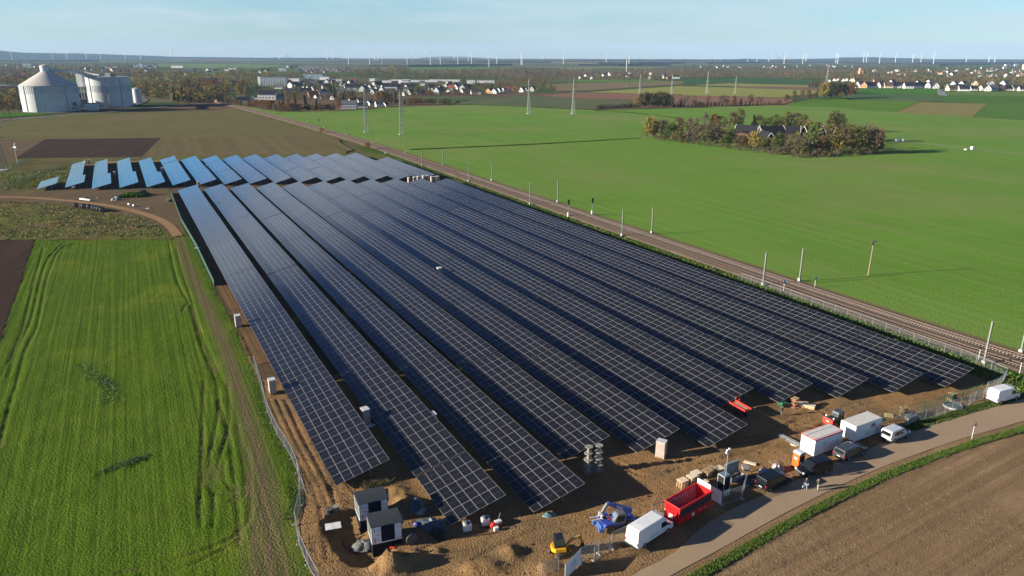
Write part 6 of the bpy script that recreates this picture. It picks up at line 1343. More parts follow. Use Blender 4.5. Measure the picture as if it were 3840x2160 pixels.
# ------------------------------------------------------------------ silos
mSilo = M('silo sheeting', (.46, .47, .47), .7, col2=(.40, .41, .415), scale=.15); mSiloRoof = M('silo roof', (.46, .42, .385), .75, col2=(.42, .385, .35), scale=.1); mRib = M('silo rib', (.26, .27, .28), .6); mLouv = M('louvre blue grey', (.25, .30, .35), .5); mLouvD = M('louvre slot', (.14, .17, .22), .5)
def silo(xl, xr, ybot, ytop, label, roof):
    F0 = G((xl+xr)/2, ybot); pl, pr = G(xl, ybot-9), G(xr, ybot-9); b1, b2 = math.atan2(pl.x, pl.y), math.atan2(pr.x, pr.y)
    hb, bc = (b2-b1)/2, (b1+b2)/2; dist = F0.length/(1-math.sin(hb)); R = dist*math.sin(hb)
    d = Vector((math.sin(bc), math.cos(bc), 0)); c = d*dist; F0 = d*(dist-R); H = hgt(F0, ytop)
    root = thing('silo', label, 'silo', (c.x, c.y, 0), 0)
    def ring(r0, z0, r1, z1, n=72):
        b = MB(); vs = [(r0*math.cos(2*math.pi*i/n), r0*math.sin(2*math.pi*i/n), z0) for i in range(n)]+[(r1*math.cos(2*math.pi*i/n), r1*math.sin(2*math.pi*i/n), z1) for i in range(n)]
        b.raw(vs, [(i, (i+1) % n, n+(i+1) % n, n+i) for i in range(n)]); return b
    ring(R, -.5, R, H).build('wall', mSilo, root, smooth=True)
    b = ring(R+.25, H-.35, R+.25, H+.15); b.raw(ring(R+.25, H+.15, R-.2, H+.2).v, ring(R+.25, H+.15, R-.2, H+.2).f); b.build('rim', mRib, root)
    a0 = math.atan2(-d.y, -d.x)
    b = MB(); m_ = []
    n = 150
    for i in range(n):
        a = 2*math.pi*i/n
        if (i % 2): b.raw([((R+.12)*math.cos(a+q), (R+.12)*math.sin(a+q), z) for z in (H*(.70 if roof else .50), H*(.985 if roof else .72)) for q in (-.012, .012)]+[((R-.1)*math.cos(a+q), (R-.1)*math.sin(a+q), z) for z in (H*(.70 if roof else .50), H*(.985 if roof else .72)) for q in (-.012, .012)], [(0, 1, 3, 2), (4, 6, 7, 5), (0, 4, 5, 1), (2, 3, 7, 6), (0, 2, 6, 4), (1, 5, 7, 3)])
    b.build('louvre_band', mLouv, root)
    for k, da in enumerate((-.95, -.08+(-.45 if roof else .0), .55)):
        a = a0+da; MB().bar(((R+.25)*math.cos(a), (R+.25)*math.sin(a), 0), ((R+.25)*math.cos(a), (R+.25)*math.sin(a), H-.4), .5).build('downpipe', mRib, root)
    return root, c, R, H, d, ring
r1_, c1, R1_, H1, d1, ring1 = silo(84.5, 307, 421, 322.9, 'round grey silo with a conical roof and lantern', True)
apex = hgt(c1, 268); rl = 72/3.2/ppm((c1.x, c1.y, apex))*.5*1.6
rl = (820-678)*.24845/2/ppm((c1.x, c1.y, apex)); lt = hgt(c1, 247)
ring1(R1_+.1, H1+.1, rl, apex).build('conical_roof', mSiloRoof, r1_, smooth=True)
ln = ring1(rl, apex-.6, rl, lt).build('lantern', M('lantern sheeting', (.56, .58, .58), .5, col2=(.42, .46, .50), scale=.6), r1_); MB().lathe([(rl*1.05, lt), (rl*.8, lt+.7), (.4, lt+1.6)], 24).build('lantern_cap', mSiloRoof, ln)
r2_, c2, R2_, H2, d2, ring2 = silo(334, 499.4, 402, 290, 'second grey silo with a flat roof and small rooftop plant', False)
MB().lathe([(R2_-.1, H2-.1), (R2_-.1, H2+.25)], 64).build('flat_roof', M('silo flat roof', (.30, .31, .30), .8), r2_)
for x, y, wd, hh in ((5, -6, 6, 4.0), (9, -2, 3, 3.0), (-9, -3, 5, 1.6)): MB().box((x, y, H2+hh/2+.26), (wd, 3.5, hh)).build('roof_plant', mRib, r2_)
F3 = G(512, 386); r3_ = thing('silo', 'small pale silo tucked against the flat roofed one', 'silo', (F3.x, F3.y+4, 0)); MB().lathe([(4.6, -.3), (4.6, hgt(F3, 333))], 28).build('wall', mSilo, r3_, smooth=False); MB().lathe([(4.7, hgt(F3, 333)), (1, hgt(F3, 333)+1.2)], 28).build('roof', mSiloRoof, r3_)
br = thing('conveyor_bridge', 'covered conveyor bridge from the lantern over a tower to the second silo', 'conveyor', (0, 0, 0)); mid = (c1+c2)/2; mid = Vector((mid.x*.98, mid.y*.98, 0)); tw = G(289, 400); 
tz_ = hgt(tw, 271); pA = Vector((c1.x+rl, c1.y-1, hgt(c1, 262))); pB = Vector((tw.x, tw.y+R1_*.6, 0)); pB.z = hgt(pB, 272); pC = Vector((c2.x-R2_*.3, c2.y-2, H2+1.2))
for p, q, nm in ((pA, pB, 'gallery'), (pB, pC, 'gallery')): MB().bar(p, q, 2.6, h=3.0).build(nm, M('gallery sheeting', (.36, .37, .38), .7), br)
wtr = 17/ppm(pB)/2*1.3; MB().box((pB.x, pB.y, pB.z-7), (wtr*2, wtr*1.6, 17)).build('transfer_tower', mSilo, br); 
for x in (-1.5, 1.5): MB().bar((pB.x+x, pB.y, 0), (pB.x+x, pB.y, pB.z-14), .6).build('support_leg', mRib, br)
mDkB = M('dark brick hall', (.055, .032, .028), .85)
def block(P, L, W, H, rz, mat, label, roofm=None, cat='building', name='building', wins=None):
    root = thing(name, label, cat, (P.x, P.y, 0), rz); MB().box((0, 0, H/2-.2), (L, W, H)).build('wall', mat, root); MB().box((0, 0, H-.05), (L+.5, W+.5, .5)).build('roof', roofm or ROOFC['grey'], root)
    if wins:
        nx, nz = wins; wm = MB().box((0, 0, 0), (L/nx*.55, .14, H/nz*.45)).build('window', mPane); me = wm.data; bpy.data.objects.remove(wm)
        for i in range(nx):
            for k in range(nz): add(me, 'window', root, (-L/2+(i+.5)*L/nx, -W/2-.02, (k+.55)*H/nz))
    return root
block(S[0](1290, 860), 12, 10, 14, .2, mDkB, 'brown link building between the two silos'); block(S[0](1390, 935), 12, 8, 7, .3, mSilo, 'low white annex at the foot of the second silo'); block(S[0](1280, 900), 8, 8, 9, .3, M('annex grey', (.2, .2, .2), .8), 'grey annex between the two silos')
block(S[0](60, 700), 60, 18, 12, .1, mDkB, 'dark brick hall behind the trees left of the round silo'); block(S[0](70, 640), 20, 12, 10, .1, M('pale hall', (.4, .42, .43), .7), 'pale hall rising behind the dark brick hall')
# ------------------------------------------------------------------ larger buildings of the town
ap_ = S[1](1555, 575); wp_ = 380*.24845/ppm(ap_); block(ap_+Vector((0, 8, 0)), wp_, 12, hgt(ap_, 180+435*.24845), .03, M('slab block', (.42, .45, .47), .7), 'long slab apartment block rising above the town trees', cat='apartment block', wins=(11, 7)); e_ = block(S[1](1348, 570)+Vector((0, 2, 0)), 32*.24845/ppm(ap_), 12.2, hgt(ap_, 180+432*.24845), .03, WALLC['white'], 'sunlit white stair wing at the end of the slab apartment block', cat='apartment block')
for X, Y, wpx, T, mt, lab in ((430, 300, 130, 225, M('tower grey', (.3, .34, .4), .7), 'grey office slabs far left above the town'), (300, 320, 70, 280, WALLC['white'], 'white flats far left above the town'), (2200, 300, 340, 255, M('school grey', (.33, .36, .40), .7), 'long grey school building behind the second silo'), (2130, 280, 30, 235, WALLC['white'], 'white stair tower of the long grey school'), (1700, 300, 200, 280, WALLC['cream'], 'row of sunlit cream flats behind the silos'), (1150, 520, 90, 350, WALLC['white'], 'white plant tower between the silos')):
    if lab.startswith('white plant'): continue
    P = S[0](X, Y); block(P, wpx*.24845/ppm(P), 14, hgt(P, 180+T*.24845), 0, mt, lab, wins=(6, 3) if wpx > 100 else None)
for X, Y, wpx, T, mt, lab in ((110, 300, 180, 265, WALLC['white'], 'white hall at the edge of the far green field'), (270, 370, 190, 305, M('dark hall', (.12, .13, .15), .7), 'dark long hall below the far white hall'), (940, 325, 120, 300, WALLC['white'], 'white flat building left of the plastic covered field'), (1700, 350, 120, 300, M('pale green block', (.35, .38, .37), .7), 'pale green block beside the far towers'), (1860, 300, 90, 262, mDkB, 'dark brown tower block pair above the town'), (1770, 300, 30, 265, WALLC['white'], 'white gable end beside the dark brown towers'), (2170, 470, 300, 395, M('hall blue roof', (.28, .36, .42), .5), 'large hall with a pale blue curved roof'), (1920, 500, 220, 455, WALLC['white'], 'white warehouse left of the blue roofed hall'), (2330, 480, 140, 430, WALLC['white'], 'white warehouse right of the blue roofed hall'), (2520, 500, 160, 465, M('grey warehouse', (.45, .47, .48), .6), 'grey warehouse at the right of the industrial halls')):
    P = S[1](X, Y); block(P, wpx*.24845/ppm(P), 16 if wpx < 200 else 30, hgt(P, 180+T*.24845), 0, mt, lab)
for X, Y, wpx, T, lab in ((480, 500, 80, 462, 'small white hall left of the white factory'), (700, 570, 140, 495, 'white factory wing with a grey side'), (860, 540, 210, 480, 'white factory hall in the middle of the town edge'), (980, 545, 110, 478, 'white factory block with window bands'), (1250, 510, 420, 488, 'long low white warehouse behind the trees'), (1560, 505, 460, 480, 'longest white warehouse roof behind the town'), (1740, 535, 60, 505, 'cream block in front of the longest warehouse'), (1960, 545, 120, 490, 'white hall right of the round pale tree'), (2180, 525, 260, 495, 'white and grey hall at the right end of the warehouses')):
    P = S[2](X, Y); block(P, wpx*.24845/ppm(P), 25, hgt(P, 180+T*.24845), 0, WALLC['white'], lab, roofm=M('pale hall roof', (.6, .6, .58), .6), wins=(8, 2) if 'bands' in lab else None)
for X, Y, wpx, T, mt, lab in ((110, 395, 60, 335, WALLC['orange'], 'brick church like building with a chimney, far right village'), (95, 370, 14, 300, WALLC['orange'], 'slim brick chimney in the far right village'), (1915, 405, 60, 370, WALLC['white'], 'white block above the right hand town'), (2290, 285, 20, 245, WALLC['white'], 'slim white tower block far right, left of three'), (2340, 285, 40, 250, M('tower blue grey', (.3, .36, .42), .6), 'blue grey tower block far right, middle of three'), (2445, 285, 40, 240, M('tower blue grey two', (.36, .42, .48), .6), 'pale tower block far right, right of three'), (2566, 345, 30, 245, WALLC['cream'], 'cream tower cut by the right edge above the town')):
    P = S[5](X, Y); block(P, wpx*.24845/ppm(P), 12, hgt(P, 180+T*.24845), 0, mt, lab)
P = S[5](2390, 410); ch = thing('church', 'white church with a pointed steeple in the right hand town', 'church', (P.x, P.y, 0)); w_ = 50*.24845/ppm(P); hh = hgt(P, 180+365*.24845); MB().box((0, 0, hh/2), (w_, w_*.8, hh)).build('nave', WALLC['white'], ch); MB().lathe([(w_*.2, hh), (.2, hgt(P, 180+312*.24845))], 8).build('steeple', M('steeple copper', (.30, .36, .34), .6), ch)
P = S[3](1728, 358); tm = thing('radio_tower', 'tall slim concrete radio tower with a platform and antenna', 'radio tower', (P.x, P.y, 0)); ha, hb = hgt(P, 180+150*.24845), hgt(P, 180+70*.24845); MB().tube((0, 0, 0), (0, 0, ha), 2.0, 1.5, 14).build('shaft', M('tower concrete', (.5, .49, .46), .8), tm); MB().lathe([(2, ha-2), (3.0, ha-1.5), (3.0, ha+1), (1.6, ha+1.2)], 14).build('platform', mRib, tm); MB().tube((0, 0, ha+1), (0, 0, hb), .8, .4, 8).build('antenna', mRib, tm)
# ------------------------------------------------------------------ houses
HC = [0]
def hs(f, X, Y, wpx, rz, wall, roof, var, label, group, win=True):
    P = f(X, Y); s = min(1.5, max(.6, wpx*.24845/ppm(P)/(DIM[var][0]*.95))); HC[0] += 1
    return house(P, rz, wall, roof, var, label, group, s, win)
g1 = 'houses at the town edge beyond the pylons'
for a in ((905, 672, 85, 1.3, 'white', 'grey', 4, 'white gabled house among the trees right of the woods'), (1120, 815, 130, .3, 'white', 'black', 2, 'low white house with a broad dark roof by the rail bend'), (1060, 775, 130, .1, 'brick', 'brown', 2, 'dark brown roofed house left of the white gabled pair'), (1262, 772, 75, 1.2, 'white', 'brown', 0, 'white gabled house left of the big white villa'), (1470, 775, 250, .05, 'white', 'black', 3, 'big white villa with a black dormered roof'), (1645, 772, 95, 1.0, 'grey', 'grey', 0, 'grey gabled house right of the big white villa'), (712, 818, 50, 1.2, 'orange', 'brown', 4, 'small brick house with a white base beside the access road'), (610, 575, 260, .1, 'grey', 'black', 3, 'long dark roofed house in the trees'), (1630, 612, 130, 0, 'white', 'grey', 2, 'flat pale house below the slab apartment block'), (1800, 690, 140, .4, 'grey', 'grey', 2, 'grey roofed house between yellow trees and villas'), (2050, 690, 150, .2, 'white', 'black', 2, 'white house with a dark roof right of the yellow tree'), (2150, 745, 130, .5, 'brick', 'red', 0, 'house with a red brown roof above the orange bushes'), (2240, 690, 90, 1.3, 'cream', 'black', 0, 'cream gabled house behind the red brown roof'), (2200, 752, 60, 1.2, 'white', 'brown', 4, 'white gable beside the red brown roof'), (2340, 760, 150, .3, 'grey', 'grey', 2, 'house with solar panels on a grey roof'), (2460, 770, 80, 1.2, 'white', 'black', 4, 'white house at the dark conifers'), (980, 560, 110, .5, 'grey', 'grey', 2, 'grey house deep in the autumn trees'), (430, 560, 50, 1.2, 'white', 'black', 4, 'tiny white gable left of the long dark roof')): hs(S[1], *a, g1)
for a in ((15, 645, 60, 1.3, 'white', 'brown', 4, 'white gable at the left of the dense housing'), (190, 650, 190, .1, 'white', 'black', 3, 'long black roof left of the farther-left pylon head'), (345, 655, 120, 1.2, 'grey', 'black', 0, 'pale grey gables behind the farther-left pylon head'), (500, 690, 90, 1.0, 'grey', 'grey', 0, 'pale blue gabled house between the two near pylons'), (620, 645, 80, 1.3, 'white', 'black', 0, 'white gable left end of the long black roof'), (740, 640, 200, .05, 'white', 'black', 3, 'long black roofed house between the two near pylons'), (870, 640, 70, 1.2, 'cream', 'brown', 4, 'cream gable beside the nearer-right pylon'), (740, 700, 150, .2, 'grey', 'brown', 2, 'brown roofed house in front of the long black roof'), (1040, 700, 90, 1.1, 'white', 'black', 0, 'white gable right of the second near pylon'), (950, 715, 70, 1.2, 'white', 'black', 4, 'small white house touching the second near pylon'), (1200, 705, 120, .2, 'grey', 'black', 2, 'black roofed house behind yellow garden trees'), (1380, 650, 60, 1.2, 'white', 'grey', 4, 'small white house above the orange tree'), (1480, 690, 130, .9, 'grey', 'grey', 0, 'grey roof house in the middle of the garden row'), (1500, 615, 60, 1.0, 'white', 'black', 4, 'white gable high in the garden row'), (1620, 665, 60, 1.3, 'white', 'brown', 4, 'white gable left of the hedge end'), (1830, 670, 70, 1.1, 'white', 'black', 4, 'white gable above the long dark hedge'), (2020, 690, 120, .2, 'white', 'brown', 2, 'brown roofed bungalow by the field margin'), (2095, 695, 50, 1.2, 'white', 'brown', 4, 'white gable right of the brown bungalow'), (2240, 680, 100, 1.1, 'orange', 'black', 0, 'orange gabled house near the end of the row'), (2320, 685, 100, 1.2, 'white', 'black', 0, 'white gabled house near the end of the row'), (2385, 660, 80, 1.1, 'white', 'black', 0, 'tall white gable behind the last row houses'), (2450, 655, 80, 1.1, 'white', 'black', 0, 'second tall white gable behind the last row houses'), (2510, 645, 90, .2, 'white', 'red', 0, 'red roofed house toward the end of the row'), (120, 912, 220, .05, 'grey', 'grey', 3, 'row of pale garages at the edge of the wheat field'), (330, 900, 130, .1, 'white', 'black', 2, 'dark roofed bungalow beside the pale garages'), (430, 860, 90, 1.1, 'white', 'grey', 0, 'white house with balcony behind the nearer-left pylon'), (580, 880, 120, .4, 'white', 'grey', 0, 'white villa between the two pylon shafts'), (670, 880, 80, 1.1, 'white', 'black', 0, 'white gable beside the villa between the pylon shafts'), (160, 830, 90, .8, 'white', 'brown', 0, 'white gable behind the dark garden trees'), (290, 820, 90, .6, 'white', 'grey', 0, 'pale house above the dark roofed bungalow')): hs(S[2], *a, g1)
for a in ((60, 650, 90, .2, 'brick', 'red', 0, 'bright red roofed house left of the far-left lattice tower'), (155, 660, 90, 1.1, 'white', 'black', 0, 'white gable left of the third pylon shaft'), (220, 650, 60, 1.1, 'white', 'black', 4, 'white gable touching the third pylon shaft'), (315, 650, 90, 1.1, 'white', 'black', 0, 'white gable right of the third pylon shaft'), (1025, 465, 50, 1.2, 'white', 'brown', 4, 'white gable at the orchard, the left one'), (1205, 470, 50, 1.2, 'white', 'brown', 4, 'white gable at the orchard, the right one')): hs(S[3], *a, g1, True)
g2 = 'houses in the row beyond the right hand fields'
rowR = [(110, 596, 'white', 'brown', 0), (160, 598, 'orange', 'brown', 4), (255, 596, 'white', 'black', 2), (365, 594, 'white', 'brown', 0), (440, 598, 'white', 'black', 2), (520, 600, 'cream', 'brown', 0), (615, 600, 'white', 'black', 2), (700, 592, 'white', 'black', 0), (765, 598, 'white', 'brown', 4), (825, 606, 'white', 'black', 0), (945, 600, 'white', 'black', 2), (1085, 598, 'white', 'black', 2), (1170, 604, 'grey', 'grey', 0), (1235, 606, 'white', 'grey', 4), (1400, 612, 'white', 'black', 4), (1485, 642, 'cream', 'brown', 2), (1590, 630, 'grey', 'black', 0), (1660, 645, 'white', 'black', 2), (1740, 630, 'white', 'brown', 0), (1805, 640, 'white', 'black', 0), (1960, 642, 'cream', 'grey', 0), (2020, 645, 'white', 'brown', 4), (2085, 640, 'white', 'grey', 2), (2180, 630, 'white', 'black', 0), (2235, 640, 'brick', 'brown', 0), (2340, 640, 'white', 'black', 2), (2440, 640, 'cream', 'brown', 2), (2540, 645, 'white', 'black', 0)]
for i, (X, Y, wa, ro, v) in enumerate(rowR): hs(S[5], X, Y, random.uniform(85, 125) if v != 2 else 140, random.uniform(-.2, .3)+(1.2 if v == 4 else 0), wa, ro, v, f'{ORD[i] if i < 20 else ["twenty first", "twenty second", "twenty third", "twenty fourth", "twenty fifth", "twenty sixth", "twenty seventh", "twenty eighth"][i-20]} {wa} house from the left in the row behind the right fields', g2)
for X, Y, wa, ro in ((40, 515, 'cream', 'brown'), (340, 535, 'white', 'brown'), (590, 550, 'white', 'brown'), (1150, 545, 'white', 'grey'), (1180, 568, 'cream', 'black'), (980, 560, 'white', 'black'), (1520, 565, 'grey', 'black'), (1650, 568, 'white', 'brown'), (1830, 560, 'cream', 'grey'), (2070, 560, 'grey', 'grey'), (2270, 560, 'white', 'brown')): hs(S[5], X, Y, 90, random.uniform(0, 1.4), wa, ro, 0, f'{wa} house with {ro} roof standing behind the right hand row', 'second row houses beyond the right fields', False)
for X, Y in ((2210, 512), (2285, 496), (2340, 494), (2420, 500), (2470, 492), (2540, 498)): hs(S[4], X, Y, 50, 1.2, 'white', 'brown', 4, 'small white gable peeping over the tree clump by the right fields', 'gables above the tree clump', False)
def scatter_houses(f, poly, n, label, group, wl=('white', 'white', 'white', 'cream', 'grey', 'brick'), rl_=('black', 'brown', 'black', 'grey', 'red')):
    xs = [p[0] for p in poly]; ys = [p[1] for p in poly]; k = 0
    while k < n:
        X, Y = random.uniform(min(xs), max(xs)), random.uniform(min(ys), max(ys))
        if inside(np.array([X]), np.array([Y]), poly)[0]:
            wa, ro = random.choice(wl), random.choice(rl_); house(f(X, Y), random.choice([.1, .4, 1.2, 1.5])+random.uniform(-.2, .2), wa, ro, random.randrange(5), f'{wa} house with {ro} roof {label}', group, random.uniform(.85, 1.2), False, False); k += 1; HC[0] += 1
scatter_houses(S[0], [(0, 260), (1000, 240), (2400, 300), (2400, 390), (1300, 400), (0, 480)], 46, 'in the far left town behind the silos', 'far left town houses')
scatter_houses(S[1], [(0, 300), (560, 330), (1600, 330), (2576, 330), (2576, 380), (700, 390), (0, 420)], 22, 'below the far green field', 'houses below the far green field')
scatter_houses(S[1], [(1700, 520), (2576, 500), (2576, 720), (1750, 640)], 22, 'in the dense housing below the warehouses', 'dense housing below the warehouses')
scatter_houses(S[2], [(0, 510), (600, 560), (1100, 560), (2000, 560), (2100, 620), (1500, 660), (0, 640)], 40, 'in the dense housing below the factory', 'dense housing below the factory')
scatter_houses(S[3], [(900, 400), (2576, 380), (2576, 470), (1300, 470)], 18, 'among the trees beyond the brown fields', 'houses beyond the brown fields')
scatter_houses(S[4], [(150, 300), (700, 270), (2000, 262), (2576, 270), (2576, 300), (1000, 310)], 26, 'in the far village on the rise', 'houses of the far village')
scatter_houses(S[5], [(0, 330), (600, 320), (2576, 300), (2576, 470), (1500, 440), (400, 420)], 46, 'among the trees of the right hand town', 'right hand town houses')
print('HOUSES', HC[0])
# ------------------------------------------------------------------ more trees
def tlist(f, L, label, group, yo=180, s=.24845):
    for X, Y, T, kd in L:
        P = f(X, Y); h = max(3.5, hgt(P, yo+T*s)); tree(kd, P, h, f'{COLN[kd]} tree {label}', group, wide=min(1.5, max(.8, 10/h)))
tlist(S[0], [(660, 968, 815, 'brown'), (610, 968, 830, 'brown'), (720, 968, 840, 'brown'), (860, 958, 818, 'brown'), (820, 955, 835, 'brown'), (1145, 960, 815, 'bare'), (180, 800, 660, 'yellow'), (60, 930, 760, 'olive'), (120, 960, 780, 'rust'), (200, 960, 810, 'brown'), (260, 930, 700, 'brown'), (20, 850, 690, 'yellow'), (250, 850, 690, 'olive'), (310, 960, 830, 'brown'), (30, 960, 800, 'brown'), (140, 870, 740, 'yellow')], 'beside the round silo', 'trees beside the round silo')
tlist(S[4], [(1555, 835, 705, 'brown'), (1670, 812, 650, 'brown'), (1800, 790, 645, 'brown'), (1895, 785, 628, 'brown'), (1990, 770, 680, 'brown'), (2080, 765, 590, 'yellow'), (2130, 768, 530, 'yellow'), (2230, 765, 505, 'olive'), (2180, 700, 520, 'olive'), (2300, 760, 510, 'olive'), (2380, 760, 530, 'brown'), (2390, 770, 670, 'yellow'), (2450, 760, 560, 'brown'), (2520, 750, 530, 'rust'), (2560, 745, 560, 'brown'), (2340, 700, 520, 'brown'), (1950, 590, 505, 'brown'), (2040, 590, 500, 'brown'), (2000, 588, 520, 'rust'), (2090, 588, 510, 'brown'), (2270, 480, 410, 'rust')], 'in the clump at the right hand field corner', 'trees at the right field corner')
tlist(S[5], [(20, 660, 540, 'rust'), (55, 655, 570, 'brown')], 'in the clump at the right hand field corner', 'trees at the right field corner')
tlist(S[3], [(1880, 905, 740, 'yellow'), (1950, 905, 690, 'brown'), (2010, 905, 672, 'olive'), (2070, 905, 690, 'brown'), (2120, 905, 680, 'olive'), (2170, 905, 672, 'brown'), (2230, 905, 670, 'olive'), (2290, 905, 672, 'olive'), (2340, 905, 690, 'brown'), (2390, 905, 720, 'olive'), (2050, 880, 680, 'brown'), (2200, 880, 680, 'brown'), (2300, 880, 690, 'olive')], 'in the tall clump on the hedge line', 'tall clump on the hedge line')
hedge_px = [(1290+i*38, 930-i*1.2, 868-i*2.2+random.uniform(-12, 8), random.choice(['bare', 'brown', 'bare', 'brown'])) for i in range(17)]
tlist(S[3], hedge_px, 'in the low hedge left of the tall clump', 'low hedge between the fields')
tlist(S[3], [(2440, 905, 830, 'dark'), (2500, 903, 815, 'bare'), (2550, 903, 810, 'dark'), (2560, 900, 760, 'bare')], 'in the low hedge right of the tall clump', 'low hedge between the fields')
tlist(S[4], [(20+i*58, 895-i*1.4, random.choice([830, 840, 815, 825]) - i*.6, random.choice(['dark', 'bare', 'dark', 'brown'])) for i in range(26)], 'in the dark hedge before the red field', 'dark hedge before the red field')
tlist(S[4], [(60, 890, 720, 'bare'), (175, 888, 720, 'bare'), (380, 885, 725, 'bare'), (610, 870, 705, 'bare'), (660, 870, 720, 'bare'), (770, 865, 722, 'rust'), (875, 865, 762, 'dark'), (1030, 850, 695, 'bare'), (1000, 850, 710, 'bare'), (1165, 850, 740, 'bare'), (1450, 848, 785, 'rust'), (560, 870, 730, 'bare')], 'standing above the dark hedge', 'single trees above the dark hedge')
tlist(S[1], [(1000, 870, 790, 'rust'), (1050, 870, 800, 'yellow'), (1190, 910, 800, 'rust'), (1290, 910, 790, 'rust'), (1340, 915, 790, 'rust'), (1390, 925, 785, 'rust'), (1440, 935, 795, 'rust'), (1490, 940, 790, 'rust'), (1540, 940, 800, 'rust'), (1590, 950, 850, 'brown'), (1650, 955, 850, 'brown'), (1720, 960, 860, 'brown'), (1780, 960, 830, 'rust'), (1840, 960, 830, 'rust'), (1900, 960, 860, 'brown'), (1960, 955, 850, 'brown'), (2040, 955, 730, 'dark'), (2080, 955, 850, 'brown'), (2150, 955, 860, 'rust'), (2210, 955, 770, 'dark'), (2260, 955, 840, 'rust'), (2320, 950, 860, 'brown'), (2390, 950, 850, 'brown'), (2450, 945, 840, 'brown'), (2540, 930, 750, 'rust'), (1890, 900, 740, 'dark'), (1700, 900, 770, 'dark'), (1780, 880, 780, 'dark'), (860, 850, 760, 'brown'), (790, 840, 740, 'dark'), (950, 860, 780, 'brown'), (1640, 880, 800, 'dark')], 'in the autumn row where the railway meets the town', 'autumn row at the railway bend')
tlist(S[1], [(60+i*62, 830-random.random()*70, 640+random.uniform(-60, 70), random.choice(['olive', 'brown', 'olive', 'yellow', 'brown', 'dark'])) for i in range(12)]+[(40+i*75, 700-random.random()*60, 520+random.uniform(-50, 40), random.choice(['brown', 'yellow', 'olive', 'rust'])) for i in range(16)]+[(2420, 700, 560, 'dark'), (2470, 720, 570, 'dark'), (1690, 750, 620, 'dark'), (1745, 680, 580, 'yellow'), (1750, 740, 650, 'yellow'), (1130, 720, 590, 'yellow'), (1020, 710, 570, 'yellow'), (1340, 690, 560, 'dark'), (1300, 680, 570, 'dark'), (650, 680, 540, 'dark'), (780, 420, 350, 'yellow'), (1090, 640, 520, 'olive')], 'in the woods right of the silos', 'woods between silos and town')
tlist(S[2], [(30, 830, 680, 'dark'), (110, 800, 650, 'brown'), (180, 800, 655, 'brown'), (220, 840, 720, 'dark'), (560, 840, 670, 'rust'), (630, 850, 660, 'brown'), (700, 850, 690, 'brown'), (750, 850, 700, 'olive'), (830, 850, 670, 'dark'), (1040, 850, 770, 'olive'), (1090, 850, 750, 'rust'), (1200, 850, 755, 'rust'), (1160, 850, 770, 'rust'), (1280, 850, 770, 'brown'), (1350, 850, 760, 'brown'), (1400, 850, 770, 'brown'), (1490, 855, 770, 'olive'), (1560, 855, 760, 'brown'), (1620, 855, 770, 'brown'), (1750, 850, 780, 'olive'), (60, 780, 650, 'dark'), (1320, 720, 650, 'rust'), (1700, 700, 610, 'rust'), (1890, 720, 640, 'brown'), (2140, 700, 640, 'olive'), (520, 610, 530, 'rust'), (840, 545, 490, 'yellow'), (1100, 640, 590, 'olive'), (1840, 550, 450, 'olive'), (2330, 510, 410, 'olive'), (1650, 610, 540, 'rust'), (960, 850, 780, 'dark'), (1000, 610, 560, 'brown')], 'at the town edge beyond the wheat field', 'trees at the town edge')
P = Q(0, 0)(2428, 1005); tree('rust', P, hgt(P, 965*.49689), 'small orange tree alone beside the railway and stubble field', None); P = Q(1, 0)(200, 1130); tree('rust', P, hgt(P, 1075*.49689), 'small orange bush alone between railway and far block', None)
print('TREES', NT)
# ------------------------------------------------------------------ woods that read as one mass
def wood(name, spec, dens_scale=1.0):
    """spec: (f, polygon in strip pixels, count, height range, colour weights)"""
    low = {}
    for k in KEYS: low[k] = [crown_arrays(500+KEYS.index(k)*7+v, 15 if k != 'dark' else 12, 5, [4.4, 5.2][v] if k != 'dark' else 2.8, 1.2, 11, .95, 'cone' if k == 'dark' else 'round', .4) for v in range(2)]
    VV = []; FF = []; MI = []; off = 0
    for f, poly, n, (h0, h1), wts in spec:
        xs = [p[0] for p in poly]; ys = [p[1] for p in poly]; ks = list(wts); ws = np.array([wts[k] for k in ks]); ws = ws/ws.sum(); c = 0
        while c < n:
            m = 4*(n-c)+8; X = rng.uniform(min(xs), max(xs), m); Y = rng.uniform(min(ys), max(ys), m); ok = inside(X, Y, poly)
            for x, y in list(zip(X[ok], Y[ok]))[:n-c]:
                k = ks[rng.choice(len(ks), p=ws)]; V, F_ = low[k][rng.integers(2)]; P = f(x, y); s = rng.uniform(h0, h1)/11.5; a = rng.random()*6.28; ca, sa = math.cos(a), math.sin(a)
                W = np.stack([(V[:, 0]*ca-V[:, 1]*sa)*s*1.1+P.x, (V[:, 0]*sa+V[:, 1]*ca)*s*1.1+P.y, V[:, 2]*s], 1); VV.append(W); FF.append(F_+off); off += len(V); MI.append(np.full(len(F_), KEYS.index(k))); c += 1
    return tag(npmesh(name, np.concatenate(VV), np.concatenate(FF), [LEAF[k] for k in KEYS], np.concatenate(MI)), kind='stuff')
MIX = dict(brown=4, olive=3, bare=3, rust=1.5, yellow=1.2, dark=1.2, green=.6); DK = dict(brown=3, bare=4, olive=2, dark=2, rust=.7); AUT = dict(olive=4, brown=3, yellow=2.2, rust=1.2, dark=.8)
